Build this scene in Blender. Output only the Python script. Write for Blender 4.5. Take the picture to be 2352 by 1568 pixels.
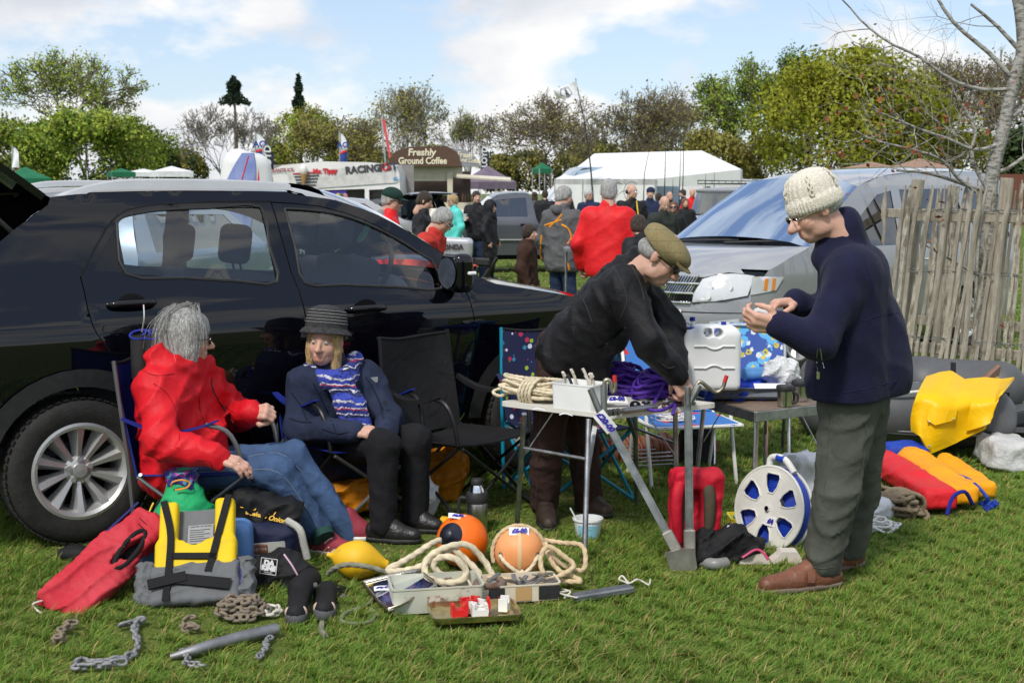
import bpy,bmesh,math,random
import numpy as np
from mathutils import Vector,Matrix,geometry
random.seed(7);np.random.seed(7)
for o in list(bpy.data.objects):bpy.data.objects.remove(o)
S=bpy.context.scene
COL=S.collection
PI=math.pi
rad=math.radians
# ------------------------------------------------------------ camera
CH=1.65  # eye height
FPX,CX,CY,HZ=3000.0,1176.0,784.0,440.0  # focal length in picture units (picture 2352 x 1568), horizon row
TH=math.atan((CY-HZ)/FPX)
cam=bpy.data.cameras.new('camera');camo=bpy.data.objects.new('camera',cam);COL.objects.link(camo)
camo.location=(0,0,CH);camo.rotation_euler=(PI/2-TH,0,0)
cam.sensor_width=36;cam.lens=36*FPX/2352;cam.clip_start=.1;cam.clip_end=2000
cam.dof.use_dof=True;cam.dof.focus_distance=5.9;cam.dof.aperture_fstop=8
S.camera=camo
S.render.resolution_x=1024;S.render.resolution_y=682
S.view_settings.view_transform='Standard';S.view_settings.look='None'
S.view_settings.gamma=1;S.view_settings.exposure=.45
S.view_settings.use_curve_mapping=False
# ------------------------------------------------------------ world and sun
SUN_EL,SUN_AZ=rad(50),rad(205)  # azimuth clockwise from +Y: behind the camera, a little to its left
wd=bpy.data.worlds.new('World');S.world=wd;wd.use_nodes=True
nt=wd.node_tree;nt.nodes.clear()
def N(t,**k):
 n=nt.nodes.new(t)
 for a,b in k.items():setattr(n,a,b)
 return n
L=lambda a,b:nt.links.new(a,b)
def MATH(op,a,b=None):
 n=N('ShaderNodeMath',operation=op)
 for i,q in enumerate((a,b)):
  if q is None:continue
  if isinstance(q,(int,float)):n.inputs[i].default_value=q
  else:L(q,n.inputs[i])
 return n.outputs[0]
sky=N('ShaderNodeTexSky',sky_type='NISHITA');sky.sun_disc=False
sky.sun_elevation=SUN_EL;sky.sun_rotation=SUN_AZ;sky.air_density=1.0;sky.dust_density=.6;sky.ozone_density=1.2
bg1=N('ShaderNodeBackground');bg1.inputs[1].default_value=.115
hz_=N('ShaderNodeMix',data_type='RGBA');hz_.inputs[0].default_value=.5;hz_.inputs[7].default_value=(3.6,4.4,5.9,1);L(sky.outputs[0],hz_.inputs[6]);L(hz_.outputs[2],bg1.inputs[0])  # thin haze in the blue
tc=N('ShaderNodeTexCoord');sp=N('ShaderNodeSeparateXYZ');L(tc.outputs['Generated'],sp.inputs[0])
# broken cumulus laid out on the direction sphere, flattened vertically
cb=N('ShaderNodeCombineXYZ');L(sp.outputs[0],cb.inputs[0]);L(sp.outputs[1],cb.inputs[1]);L(MATH('MULTIPLY',sp.outputs[2],2.1),cb.inputs[2])
n1=N('ShaderNodeTexNoise');n1.inputs['Scale'].default_value=4.6;n1.inputs['Detail'].default_value=9;n1.inputs['Roughness'].default_value=.55;n1.inputs['Distortion'].default_value=.0
mp0=N('ShaderNodeMapping');mp0.inputs['Location'].default_value=(2.3,1.1,.2);L(cb.outputs[0],mp0.inputs[0]);L(mp0.outputs[0],n1.inputs['Vector'])
r1=N('ShaderNodeValToRGB');r1.color_ramp.elements[0].position=.46;r1.color_ramp.elements[1].position=.535
L(n1.outputs[0],r1.inputs[0])
n2=N('ShaderNodeTexNoise');n2.inputs['Scale'].default_value=5.5;n2.inputs['Detail'].default_value=7;n2.inputs['Roughness'].default_value=.55
mp=N('ShaderNodeMapping');mp.inputs['Location'].default_value=(.3,.12,1.7);L(cb.outputs[0],mp.inputs[0]);L(mp.outputs[0],n2.inputs['Vector'])
r2=N('ShaderNodeValToRGB');r2.color_ramp.elements[0].position=.36;r2.color_ramp.elements[1].position=.58
r2.color_ramp.elements[0].color=(.70,.73,.80,1);r2.color_ramp.elements[1].color=(1.0,.995,.985,1)
L(n2.outputs[0],r2.inputs[0])
bg2=N('ShaderNodeBackground');L(r2.outputs[0],bg2.inputs[0]);bg2.inputs[1].default_value=.76
mx=N('ShaderNodeMixShader');wo=N('ShaderNodeOutputWorld')
L(r1.outputs[0],mx.inputs[0]);L(bg1.outputs[0],mx.inputs[1]);L(bg2.outputs[0],mx.inputs[2]);L(mx.outputs[0],wo.inputs[0])
sl=bpy.data.lights.new('sun','SUN');sl.energy=2.3;sl.angle=rad(10);sl.color=(1,.955,.88)
so=bpy.data.objects.new('sun',sl);COL.objects.link(so)
sd=Vector((math.sin(SUN_AZ)*math.cos(SUN_EL),math.cos(SUN_AZ)*math.cos(SUN_EL),math.sin(SUN_EL)))
so.rotation_euler=sd.to_track_quat('Z','Y').to_euler();so.location=(0,-5,12)
# ------------------------------------------------------------ pixel helpers (picture 2352 x 1568)
A=lambda*p:np.array(p,float)
CT,ST=math.cos(TH),math.sin(TH)
def ray(px,py):
 a=(px-CX)/FPX;b=(py-CY)/FPX
 return A(a,CT-b*ST,-ST-b*CT)
def G(px,py,z=0.0):
 r=ray(px,py);t=(z-CH)/r[2]
 return A(r[0]*t,r[1]*t,z)
def D(px,py,y):
 r=ray(px,py);t=y/r[1]
 return A(r[0]*t,y,CH+r[2]*t)
def norm(v):
 v=np.asarray(v,float);return v/(np.linalg.norm(v)+1e-12)
def rotz(a):c,s=math.cos(a),math.sin(a);return np.array([[c,-s,0],[s,c,0],[0,0,1.]])
def rotx(a):c,s=math.cos(a),math.sin(a);return np.array([[1,0,0],[0,c,-s],[0,s,c]])
def roty(a):c,s=math.cos(a),math.sin(a);return np.array([[c,0,s],[0,1,0],[-s,0,c]])
# ------------------------------------------------------------ materials
MATS={}
def mat(name,col,rough=.6,metal=0.,var=.12,vs=6.,bump=0.,bs=40.,col2=None,lo=.35,hi=.65,spec=.5,coat=0.,cior=1.5,trans=0.,sheen=0.,fine=0.,fs=300.,attr=False,ior=1.45,alpha=1.,sub=0.,emit=0.,det=5.,stretch=None,c2m=1.0):
 """Principled material: base colour varied by noise (or mixed towards col2), relief from a coarse and a fine noise."""
 if name in MATS:return MATS[name]
 m=bpy.data.materials.new(name);m.use_nodes=True;t=m.node_tree;n=t.nodes;l=t.links
 b=n['Principled BSDF'];tcn=n.new('ShaderNodeTexCoord')
 src=tcn.outputs['Object']
 if stretch:
  mpn=n.new('ShaderNodeMapping');mpn.inputs['Scale'].default_value=stretch;l.new(src,mpn.inputs[0]);src=mpn.outputs[0]
 no=n.new('ShaderNodeTexNoise');no.inputs['Scale'].default_value=vs;no.inputs['Detail'].default_value=det;no.inputs['Roughness'].default_value=.6
 l.new(src,no.inputs['Vector'])
 rp=n.new('ShaderNodeValToRGB');rp.color_ramp.elements[0].position=lo;rp.color_ramp.elements[1].position=hi
 c=tuple(col[:3])
 if col2 is not None:ca,cc=c,tuple(col2[:3])
 else:
  ca=tuple(max(0,x*(1-var))for x in c);cc=tuple(min(1,x*(1+var))for x in c)
 rp.color_ramp.elements[0].color=ca+(1,);rp.color_ramp.elements[1].color=cc+(1,)
 l.new(no.outputs[0],rp.inputs[0])
 base=rp.outputs[0]
 if attr:
  at=n.new('ShaderNodeAttribute');at.attribute_name='Col'
  mm=n.new('ShaderNodeMix');mm.data_type='RGBA';mm.blend_type='MULTIPLY';mm.inputs[0].default_value=1
  l.new(base,mm.inputs[6]);l.new(at.outputs['Color'],mm.inputs[7]);base=mm.outputs[2]
 l.new(base,b.inputs['Base Color'])
 b.inputs['Roughness'].default_value=rough;b.inputs['Metallic'].default_value=metal
 b.inputs['Specular IOR Level'].default_value=spec;b.inputs['Coat Weight'].default_value=coat;b.inputs['Coat Roughness'].default_value=.02;b.inputs['Coat IOR'].default_value=cior
 b.inputs['Transmission Weight'].default_value=trans;b.inputs['IOR'].default_value=ior;b.inputs['Alpha'].default_value=alpha
 b.inputs['Sheen Weight'].default_value=sheen
 if sub:b.inputs['Subsurface Weight'].default_value=sub;b.inputs['Subsurface Radius'].default_value=(.012,.005,.003);b.inputs['Subsurface Scale'].default_value=1
 if emit:b.inputs['Emission Color'].default_value=c+(1,);b.inputs['Emission Strength'].default_value=emit
 if bump or fine:
  nn=None
  if bump:
   nb=n.new('ShaderNodeTexNoise');nb.inputs['Scale'].default_value=bs;nb.inputs['Detail'].default_value=4;nb.inputs['Distortion'].default_value=.6
   l.new(src,nb.inputs['Vector'])
   bn=n.new('ShaderNodeBump');bn.inputs['Strength'].default_value=min(1,bump);bn.inputs['Distance'].default_value=.02
   l.new(nb.outputs[0],bn.inputs['Height']);nn=bn.outputs[0]
  if fine:
   nf=n.new('ShaderNodeTexNoise');nf.inputs['Scale'].default_value=fs;nf.inputs['Detail'].default_value=2
   l.new(src,nf.inputs['Vector'])
   bf=n.new('ShaderNodeBump');bf.inputs['Strength'].default_value=min(1,fine);bf.inputs['Distance'].default_value=.004
   l.new(nf.outputs[0],bf.inputs['Height'])
   if nn is not None:l.new(nn,bf.inputs['Normal'])
   nn=bf.outputs[0]
  l.new(nn,b.inputs['Normal'])
 MATS[name]=m
 return m
def cloth(name,col,var=.12,rough=.85,bump=.35,bs=14,fine=.35,fs=420,**k):
 return mat(name,col,rough=rough,var=var,vs=5,bump=bump,bs=bs,fine=fine,fs=fs,spec=.25,**k)
def plastic(name,col,rough=.35,**k):return mat(name,col,rough=rough,var=k.pop('var',.06),vs=9,fine=.06,fs=120,**k)
def metal(name,col=(.45,.46,.47),rough=.35,**k):return mat(name,col,rough=rough,metal=1,var=k.pop('var',.2),vs=14,fine=k.pop('fine',.12),fs=160,**k)
# ------------------------------------------------------------ objects
OFF={}
def mesh_from(name,v,f,smooth=False,col=None):
 me=bpy.data.meshes.new(name)
 v=np.asarray(v,np.float32).reshape(-1,3)
 if isinstance(f,np.ndarray):
  k=f.shape[1]
  me.vertices.add(len(v));me.vertices.foreach_set('co',v.ravel())
  me.loops.add(f.size);me.loops.foreach_set('vertex_index',f.astype(np.int32).ravel())
  me.polygons.add(len(f));me.polygons.foreach_set('loop_start',np.arange(0,f.size,k,dtype=np.int32))
  me.update(calc_edges=True)
 else:
  me.from_pydata(v.tolist(),[],[tuple(int(i)for i in q)for q in f]);me.update()
 if smooth:me.polygons.foreach_set('use_smooth',np.ones(len(me.polygons),bool))
 if col is not None:
  a=me.color_attributes.new('Col','FLOAT_COLOR','POINT')
  c=np.ones((len(v),4),np.float32);c[:,:3]=col;a.data.foreach_set('color',c.ravel())
 return me
def tag(o,label=None,cat=None,group=None,kind=None):
 if label:o['label']=label
 if cat:o['category']=cat
 if group:o['group']=group
 if kind:o['kind']=kind
 return o
def thing(name,label,cat,loc=(0,0,0),rz=0.,group=None,world=False):
 """Empty at a thing's base. world=True: its parts are given in world coordinates."""
 o=bpy.data.objects.new(name,None);COL.objects.link(o);o.empty_display_size=.1
 o.location=tuple(float(x)for x in loc);o.rotation_euler=(0,0,rz)
 OFF[o.name]=np.array(loc,float)if world else np.zeros(3)
 return tag(o,label,cat,group)
def obj(name,v,f,m=None,parent=None,smooth=False,col=None,fm=None,sharp=None):
 v=np.asarray(v,float).reshape(-1,3)
 if parent is not None:
  off=OFF[parent.name];vv=v-off
 else:
  base=A((v[:,0].min()+v[:,0].max())/2,(v[:,1].min()+v[:,1].max())/2,v[:,2].min());vv=v-base
 me=mesh_from(name,vv,f,smooth,col)
 for mm in(m if isinstance(m,(list,tuple))else[m]):
  if mm:me.materials.append(mm)
 if fm is not None:me.polygons.foreach_set('material_index',np.asarray(fm,np.int32))
 if smooth and sharp:
  try:me.set_sharp_from_angle(angle=rad(sharp))
  except Exception:pass
 o=bpy.data.objects.new(name,me);COL.objects.link(o)
 if parent is not None:o.parent=parent;OFF[o.name]=OFF[parent.name]
 else:o.location=tuple(base);OFF[o.name]=base
 return o
def catmull(P,n):
 P=[np.asarray(p,float)for p in P]
 if len(P)<3:return np.array([P[0]+(P[-1]-P[0])*i/n for i in range(n+1)])
 out=[]
 closed=False
 Q=[2*P[0]-P[1]]+P+[2*P[-1]-P[-2]]
 for i in range(1,len(Q)-2):
  for j in range(n):
   t=j/n;p0,p1,p2,p3=Q[i-1],Q[i],Q[i+1],Q[i+2]
   out.append(.5*(2*p1+(p2-p0)*t+(2*p0-5*p1+4*p2-p3)*t*t+(3*p1-p0-3*p2+p3)*t**3))
 out.append(P[-1]);return np.array(out)
def resample(P,step):
 P=np.asarray(P,float);d=np.r_[0,np.cumsum(np.linalg.norm(np.diff(P,axis=0),axis=1))]
 n=max(2,int(d[-1]/step)+1);t=np.linspace(0,d[-1],n)
 return np.stack([np.interp(t,d,P[:,i])for i in range(3)],1)
class MB:
 def __init__(s):s.v=[];s.f=[];s.n=0
 def add(s,v,f):
  v=np.asarray(v,float).reshape(-1,3);s.v.append(v)
  k=s.n;s.f+=[tuple(i+k for i in q)for q in f];s.n+=len(v);return s
 def box(s,c,size,R=None,bev=.0):
  c=np.asarray(c,float);h=np.asarray(size,float)/2
  b=min(bev,h.min()*.9)
  if b<=0:
   v=np.array([[x,y,z]for x in(-1,1)for y in(-1,1)for z in(-1,1)],float)*h
   f=[(0,1,3,2),(4,6,7,5),(0,4,5,1),(2,3,7,6),(0,2,6,4),(1,5,7,3)]
  else:
   v=[];idx={}
   for x in(-1,1):
    for y in(-1,1):
     for z in(-1,1):
      sg=A(x,y,z)
      for ax in range(3):
       p=sg*(h-b);p[ax]=sg[ax]*h[ax];idx[(x,y,z,ax)]=len(v);v.append(p)
   v=np.array(v);f=[]
   for ax in range(3):
    o1,o2=[a for a in range(3)if a!=ax]
    for sg in(-1,1):
     q=[]
     for a,bb in((-1,-1),(1,-1),(1,1),(-1,1)):
      k=[0,0,0];k[ax]=sg;k[o1]=a;k[o2]=bb;q.append(idx[tuple(k)+(ax,)])
     f.append(tuple(q))
    for a in(-1,1):
     for bb in(-1,1):
      k0=[0,0,0];k1=[0,0,0];k0[ax]=-1;k1[ax]=1
      for kk in(k0,k1):kk[o1]=a;kk[o2]=bb
      f.append((idx[tuple(k0)+(o1,)],idx[tuple(k1)+(o1,)],idx[tuple(k1)+(o2,)],idx[tuple(k0)+(o2,)]))
   for x in(-1,1):
    for y in(-1,1):
     for z in(-1,1):f.append(tuple(idx[(x,y,z,ax)]for ax in range(3)))
  if R is not None:v=v@np.asarray(R).T
  return s.add(v+c,f)
 def bar(s,a,b,w,h=None,up=(0,0,1),bev=0.):
  a=np.asarray(a,float);b=np.asarray(b,float);z=norm(b-a);x=np.cross(up,z)
  if np.linalg.norm(x)<1e-4:x=A(1,0,0)
  x=norm(x);y=np.cross(z,x)
  return s.box((a+b)/2,(w,h or w,np.linalg.norm(b-a)),np.stack([x,y,z],1),bev)
 def tube(s,P,r,n=8,sm=0,step=None,cap=True,lobes=0,pitch=.05,closed=False):
  P=np.array([np.asarray(p,float)for p in P])
  if sm:P=catmull(P,sm)
  if step:P=resample(P,step)
  m=len(P);rr=np.full(m,r,float)if np.isscalar(r)else np.interp(np.linspace(0,1,m),np.linspace(0,1,len(r)),r)
  T=np.gradient(P,axis=0);T/=(np.linalg.norm(T,axis=1)[:,None]+1e-9)
  x=np.cross(T[0],A(0,0,1));
  if np.linalg.norm(x)<1e-3:x=np.cross(T[0],A(1,0,0))
  x=norm(x);V=[];ln=0.
  an=np.linspace(0,2*PI,n,endpoint=False)
  for i in range(m):
   if i:ln+=np.linalg.norm(P[i]-P[i-1])
   x=x-T[i]*(x@T[i]);x=norm(x);y=np.cross(T[i],x)
   q=rr[i]*np.ones(n)
   if lobes:q=q*(.78+.34*np.abs(np.cos(lobes/2*an-PI*ln/pitch)))
   V.append(P[i]+np.outer(q*np.cos(an),x)+np.outer(q*np.sin(an),y))
  V=np.concatenate(V);f=[]
  for i in range(m-1):
   for j in range(n):f.append((i*n+j,i*n+(j+1)%n,(i+1)*n+(j+1)%n,(i+1)*n+j))
  if closed:
   for j in range(n):f.append(((m-1)*n+j,(m-1)*n+(j+1)%n,(j+1)%n,j))
  elif cap:f+=[tuple(range(n))[::-1],tuple((m-1)*n+j for j in range(n))]
  return s.add(V,f)
 def lathe(s,prof,n=20,o=(0,0,0),R=None,sx=1.,sy=1.,cap=True):
  V=[];m=len(prof);f=[]
  for r,z in prof:
   for j in range(n):V.append((r*sx*math.cos(2*PI*j/n),r*sy*math.sin(2*PI*j/n),z))
  V=np.array(V)
  for i in range(m-1):
   for j in range(n):f.append((i*n+j,i*n+(j+1)%n,(i+1)*n+(j+1)%n,(i+1)*n+j))
  if cap and prof[0][0]>1e-5:f.append(tuple(range(n))[::-1])
  if cap and prof[-1][0]>1e-5:f.append(tuple((m-1)*n+j for j in range(n)))
  if R is not None:V=V@np.asarray(R).T
  return s.add(V+np.asarray(o,float),f)
 def grid(s,fn,nu,nv,close_u=False):
  V=[fn(i/nu,j/nv)for j in range(nv+1)for i in range(nu+1)]
  w=nu+1
  return s.add(V,[(j*w+i,j*w+i+1,(j+1)*w+i+1,(j+1)*w+i)for j in range(nv)for i in range(nu)])
 def slab(s,fn,nu,nv,t):
  """Grid surface given thickness t along its normals (closed)."""
  P=np.array([[fn(i/nu,j/nv)for i in range(nu+1)]for j in range(nv+1)],float)
  du=np.gradient(P,axis=1);dv=np.gradient(P,axis=0);nn=np.cross(du,dv);nn/=(np.linalg.norm(nn,axis=2)[...,None]+1e-12)
  tt=t if not callable(t)else np.array([[t(i/nu,j/nv)for i in range(nu+1)]for j in range(nv+1)])[...,None]
  a=(P+nn*tt/2).reshape(-1,3);b=(P-nn*tt/2).reshape(-1,3);w=nu+1;k=len(a);f=[]
  for j in range(nv):
   for i in range(nu):
    q=(j*w+i,j*w+i+1,(j+1)*w+i+1,(j+1)*w+i)
    f.append(q);f.append(tuple(x+k for x in q[::-1]))
  bd=[i for i in range(nu)]+[nu+j*w for j in range(nv)]+[nv*w+nu-i for i in range(nu)]+[(nv-j)*w for j in range(nv)]
  for i in range(len(bd)):
   p,q=bd[i],bd[(i+1)%len(bd)];f.append((q,p,p+k,q+k))
  return s.add(np.concatenate([a,b]),f)
 def prism(s,poly,o,ex,ey,t):
  """2-D outline extruded by t along ex x ey."""
  ex=np.asarray(ex,float);ey=np.asarray(ey,float);ez=norm(np.cross(ex,ey));o=np.asarray(o,float);n=len(poly)
  a=[o+ex*p[0]+ey*p[1]for p in poly];b=[q+ez*t for q in a]
  return s.add(a+b,[tuple(range(n))[::-1],tuple(range(n,2*n))]+[(i,(i+1)%n,n+(i+1)%n,n+i)for i in range(n)])
 def ball(s,c,r,n=12,m=8,R=None):
  r=(r,r,r)if np.isscalar(r)else r
  V=[(0,0,-1)]+[(math.cos(2*PI*j/n)*math.sin(PI*i/m),math.sin(2*PI*j/n)*math.sin(PI*i/m),-math.cos(PI*i/m))for i in range(1,m)for j in range(n)]+[(0,0,1)]
  V=np.array(V)*np.array(r);f=[]
  if R is not None:V=V@np.asarray(R).T
  for j in range(n):
   f.append((0,1+(j+1)%n,1+j));k=1+(m-2)*n;f.append((k+j,k+(j+1)%n,k+n))
   for i in range(m-2):f.append((1+i*n+j,1+i*n+(j+1)%n,1+(i+1)*n+(j+1)%n,1+(i+1)*n+j))
  return s.add(V+np.asarray(c,float),f)
 def V(s):return np.concatenate(s.v)
 def xf(s,R=None,t=(0,0,0)):
  v=s.V()
  if R is not None:v=v@np.asarray(R).T
  s.v=[v+np.asarray(t,float)];return s
 def build(s,name,m,parent=None,smooth=False,sharp=40):
  return obj(name,s.V(),s.f,m,parent,smooth,sharp=sharp)
def copy_tree(o,parent=None):
 c=o.copy();COL.objects.link(c);OFF[c.name]=OFF.get(o.name,np.zeros(3))
 if parent is not None:c.parent=parent
 for ch in list(o.children):copy_tree(ch,c)
 return c
def region(poly,holes,h,fn,flip=False,extra=()):
 """Triangulated planar region with holes (exact edges, inner points spaced h) mapped to 3-D by fn(x, z)."""
 def dens(p):
  out=[]
  for i in range(len(p)):
   a=A(*p[i]);b=A(*p[(i+1)%len(p)]);n=max(1,int(np.linalg.norm(b-a)/h))
   for j in range(n):out.append(tuple(a+(b-a)*j/n))
  return out
 P=dens(poly);pts=list(P);E=[(i,(i+1)%len(P))for i in range(len(P))]
 HH=[]
 for ho in holes:
  q=dens(ho);k=len(pts);pts+=q;E+=[(k+i,k+(i+1)%len(q))for i in range(len(q))];HH.append(np.array(q))
 Pn=np.array(P)
 def inside(poly_,X,Z):
  r=np.zeros(X.shape,bool);j=len(poly_)-1
  for i in range(len(poly_)):
   xi,zi=poly_[i];xj,zj=poly_[j]
   c=((zi>Z)!=(zj>Z))&(X<(xj-xi)*(Z-zi)/(zj-zi+1e-12)+xi);r^=c;j=i
  return r
 gx=np.arange(Pn[:,0].min()+h/2,Pn[:,0].max(),h);gz=np.arange(Pn[:,1].min()+h/2,Pn[:,1].max(),h)
 X,Z=np.meshgrid(gx,gz);X=X.ravel();Z=Z.ravel()
 k=inside(Pn,X,Z)
 for q in HH:k&=~inside(q,X,Z)
 X=X[k];Z=Z[k]
 allb=np.array(pts);keep=np.ones(len(X),bool)
 for i in range(0,len(X),2000):
  d=((X[i:i+2000,None]-allb[None,:,0])**2+(Z[i:i+2000,None]-allb[None,:,1])**2).min(1);keep[i:i+2000]=d>(h*.45)**2
 pts+=list(zip(X[keep],Z[keep]));pts+=list(extra)
 r=geometry.delaunay_2d_cdt([Vector((float(p[0]),float(p[1])))for p in pts],E,[],0,1e-5)
 v2=np.array([tuple(v)for v in r[0]]);tr=[t for t in r[2]if len(t)==3]
 T=np.array(tr);c=v2[T].mean(1)
 k=inside(Pn,c[:,0],c[:,1])
 for q in HH:k&=~inside(q,c[:,0],c[:,1])
 T=T[k]
 if flip:T=T[:,::-1]
 V=np.array([fn(x,z)for x,z in v2],float)
 return V,[tuple(t)for t in T]
def frame_from(x,y):
 x=norm(x);y=norm(np.asarray(y,float)-x*(np.asarray(y,float)@x));return x,y,np.cross(x,y)
def text(s,size,m,parent,o,ex,ey,ext=.001,align='CENTER',bold=0.,shear=0.,sx=1.,name='lettering',space=1.):
 cu=bpy.data.curves.new('t','FONT');cu.body=s;cu.size=size;cu.align_x=align;cu.align_y='CENTER';cu.extrude=ext;cu.offset=bold;cu.shear=shear;cu.resolution_u=3;cu.space_character=space
 ob=bpy.data.objects.new('t',cu);COL.objects.link(ob)
 me=bpy.data.meshes.new_from_object(ob.evaluated_get(bpy.context.evaluated_depsgraph_get()))
 n=len(me.vertices);v=np.empty(n*3,np.float32);me.vertices.foreach_get('co',v);v=v.reshape(-1,3)
 fs=[tuple(p.vertices)for p in me.polygons]
 bpy.data.objects.remove(ob);bpy.data.curves.remove(cu);bpy.data.meshes.remove(me)
 ex,ey,ez=frame_from(ex,ey);V=np.asarray(o,float)+np.outer(v[:,0]*sx,ex)+np.outer(v[:,1],ey)+np.outer(v[:,2],ez)
 return obj(name,V,fs,m,parent)
# ------------------------------------------------------------ smooth solids (implicit surfaces meshed by surface nets)
def snets(F,org,h):
 s=F<0;nx,ny,nz=F.shape
 off=[(0,0,0),(1,0,0),(0,1,0),(1,1,0),(0,0,1),(1,0,1),(0,1,1),(1,1,1)]
 c=sum(s[a:nx-1+a,b:ny-1+b,d:nz-1+d].astype(np.int8)for a,b,d in off)
 I=np.argwhere((c>0)&(c<8))
 if len(I)==0:return np.zeros((0,3)),np.zeros((0,4),int)
 vals=np.stack([F[I[:,0]+a,I[:,1]+b,I[:,2]+d]for a,b,d in off],1);O=np.array(off,float)
 acc=np.zeros((len(I),3));cnt=np.zeros(len(I))
 for i in range(8):
  for j in range(i+1,8):
   if np.abs(O[i]-O[j]).sum()!=1:continue
   a,b=vals[:,i],vals[:,j];k=(a<0)!=(b<0);t=np.where(k,a/(a-b+1e-20),0)
   acc+=k[:,None]*(O[i]+t[:,None]*(O[j]-O[i]));cnt+=k
 V=org+(I+acc/cnt[:,None])*h
 idx=-np.ones((nx-1,ny-1,nz-1),int);idx[I[:,0],I[:,1],I[:,2]]=np.arange(len(I));Q=[]
 for ax in range(3):
  u,w=[(1,2),(2,0),(0,1)][ax]
  a=s.take(range(0,s.shape[ax]-1),ax);b=s.take(range(1,s.shape[ax]),ax)
  E=np.argwhere(a!=b)
  E=E[(E[:,u]>0)&(E[:,w]>0)&(E[:,u]<F.shape[u]-1)&(E[:,w]<F.shape[w]-1)]
  if len(E)==0:continue
  fl=a[E[:,0],E[:,1],E[:,2]]
  q=[]
  for du,dw in((0,0),(1,0),(1,1),(0,1)):
   e=E.copy();e[:,u]-=du;e[:,w]-=dw;q.append(idx[e[:,0],e[:,1],e[:,2]])
  q=np.stack(q,1);q[~fl]=q[~fl][:,::-1]
  q=q[(q>=0).all(1)];Q.append(q[:,::-1])
 return V,np.concatenate(Q)[:,::-1]
def wob(P,f,seed=0,n=5):
 r=np.random.RandomState(seed);out=0
 for i in range(n):
  d=r.normal(size=3);d/=np.linalg.norm(d);e=r.normal(size=3);e/=np.linalg.norm(e);ph=r.rand(2)*6.28
  out=out+np.sin(2*PI*f*(.7+.6*r.rand())*(P@d)+ph[0]+1.6*np.sin(2*PI*f*.55*(P@e)+ph[1]))
 return out/n
def solid(prims,h,k=.03,amp=0.,freq=6.,seed=1,clips=(),pad=.03,fold=0.,ffreq=3.):
 """prims: ('c',a,b,ra,rb) round cone, ('e',c,(rx,ry,rz),R) ellipsoid, ('b',c,half,R,round) box; 5-char tags ending '-' subtract.
    clips: (point, normal) removes the side the normal points to."""
 lo=np.full(3,1e9);hi=-lo;B=[]
 for p in prims:
  if p[0][0]=='c':
   a,b=np.asarray(p[1],float),np.asarray(p[2],float);l_=np.minimum(a-p[3],b-p[4]);h_=np.maximum(a+p[3],b+p[4])
  else:
   rr=np.asarray(p[2],float);R=np.eye(3)if len(p)<4 or p[3]is None else np.asarray(p[3])
   e=np.abs(R)@rr+(p[4]if p[0][0]=='b' else 0);l_=np.asarray(p[1],float)-e;h_=np.asarray(p[1],float)+e
  B.append((l_,h_))
  if '-' not in p[0]:lo=np.minimum(lo,l_);hi=np.maximum(hi,h_)
 lo=lo-pad;hi=hi+pad;n=np.ceil((hi-lo)/h).astype(int)+2
 F=np.full(n,.5);ax=[lo[i]+np.arange(n[i])*h for i in range(3)]
 for p,(l_,h_)in zip(prims,B):
  m=k+3*h
  i0=np.clip(np.floor((l_-m-lo)/h).astype(int),0,n);i1=np.clip(np.ceil((h_+m-lo)/h).astype(int)+1,0,n)
  if(i1<=i0).any():continue
  X=np.stack(np.meshgrid(*[ax[i][i0[i]:i1[i]]for i in range(3)],indexing='ij'),-1)
  if p[0][0]=='c':
   a,b=np.asarray(p[1],float),np.asarray(p[2],float);ab=b-a;t=np.clip(((X-a)@ab)/(ab@ab+1e-12),0,1)
   d=np.linalg.norm(X-a-t[...,None]*ab,axis=-1)-(p[3]+t*(p[4]-p[3]))
  elif p[0][0]=='e':
   q=X-np.asarray(p[1],float)
   if len(p)>3 and p[3]is not None:q=q@np.asarray(p[3])
   r=np.asarray(p[2],float);k0=np.linalg.norm(q/r,axis=-1);k1=np.linalg.norm(q/r**2,axis=-1);d=k0*(k0-1)/(k1+1e-9)
  else:
   q=X-np.asarray(p[1],float)
   if p[3]is not None:q=q@np.asarray(p[3])
   q=np.abs(q)-np.asarray(p[2],float);d=np.linalg.norm(np.maximum(q,0),axis=-1)+np.minimum(q.max(-1),0)-p[4]
  sl_=tuple(slice(i0[i],i1[i])for i in range(3));f=F[sl_]
  if '-' in p[0]:
   kk=min(k,.012);d=-d;hh=np.clip(.5-.5*(d-f)/kk*-1,0,1);F[sl_]=np.maximum(f,d)
  else:
   hh=np.clip(.5+.5*(d-f)/k,0,1);F[sl_]=d*(1-hh)+f*hh-k*hh*(1-hh)
 if amp or fold:
  near=np.abs(F)<.08;I=np.argwhere(near);P=lo+I*h;dd=0
  if amp:dd=dd+amp*wob(P,freq,seed)
  if fold:
   w_=np.abs(wob(P,ffreq,seed+50,4));w2=np.abs(wob(P,ffreq*2.3,seed+60,4));dd=dd-fold*(1.5*np.clip(1-w_*1.5,0,1)**2-.6)-fold*.5*np.clip(1-w2*1.7,0,1)**2
  F[near]+=dd
 for c,nn in clips:
  X=np.stack(np.meshgrid(*ax,indexing='ij'),-1);F=np.maximum(F,(X-np.asarray(c,float))@norm(nn))
 F[0]=F[-1]=.5;F[:,0]=F[:,-1]=.5;F[:,:,0]=F[:,:,-1]=.5
 return snets(F,lo,h)
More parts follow.
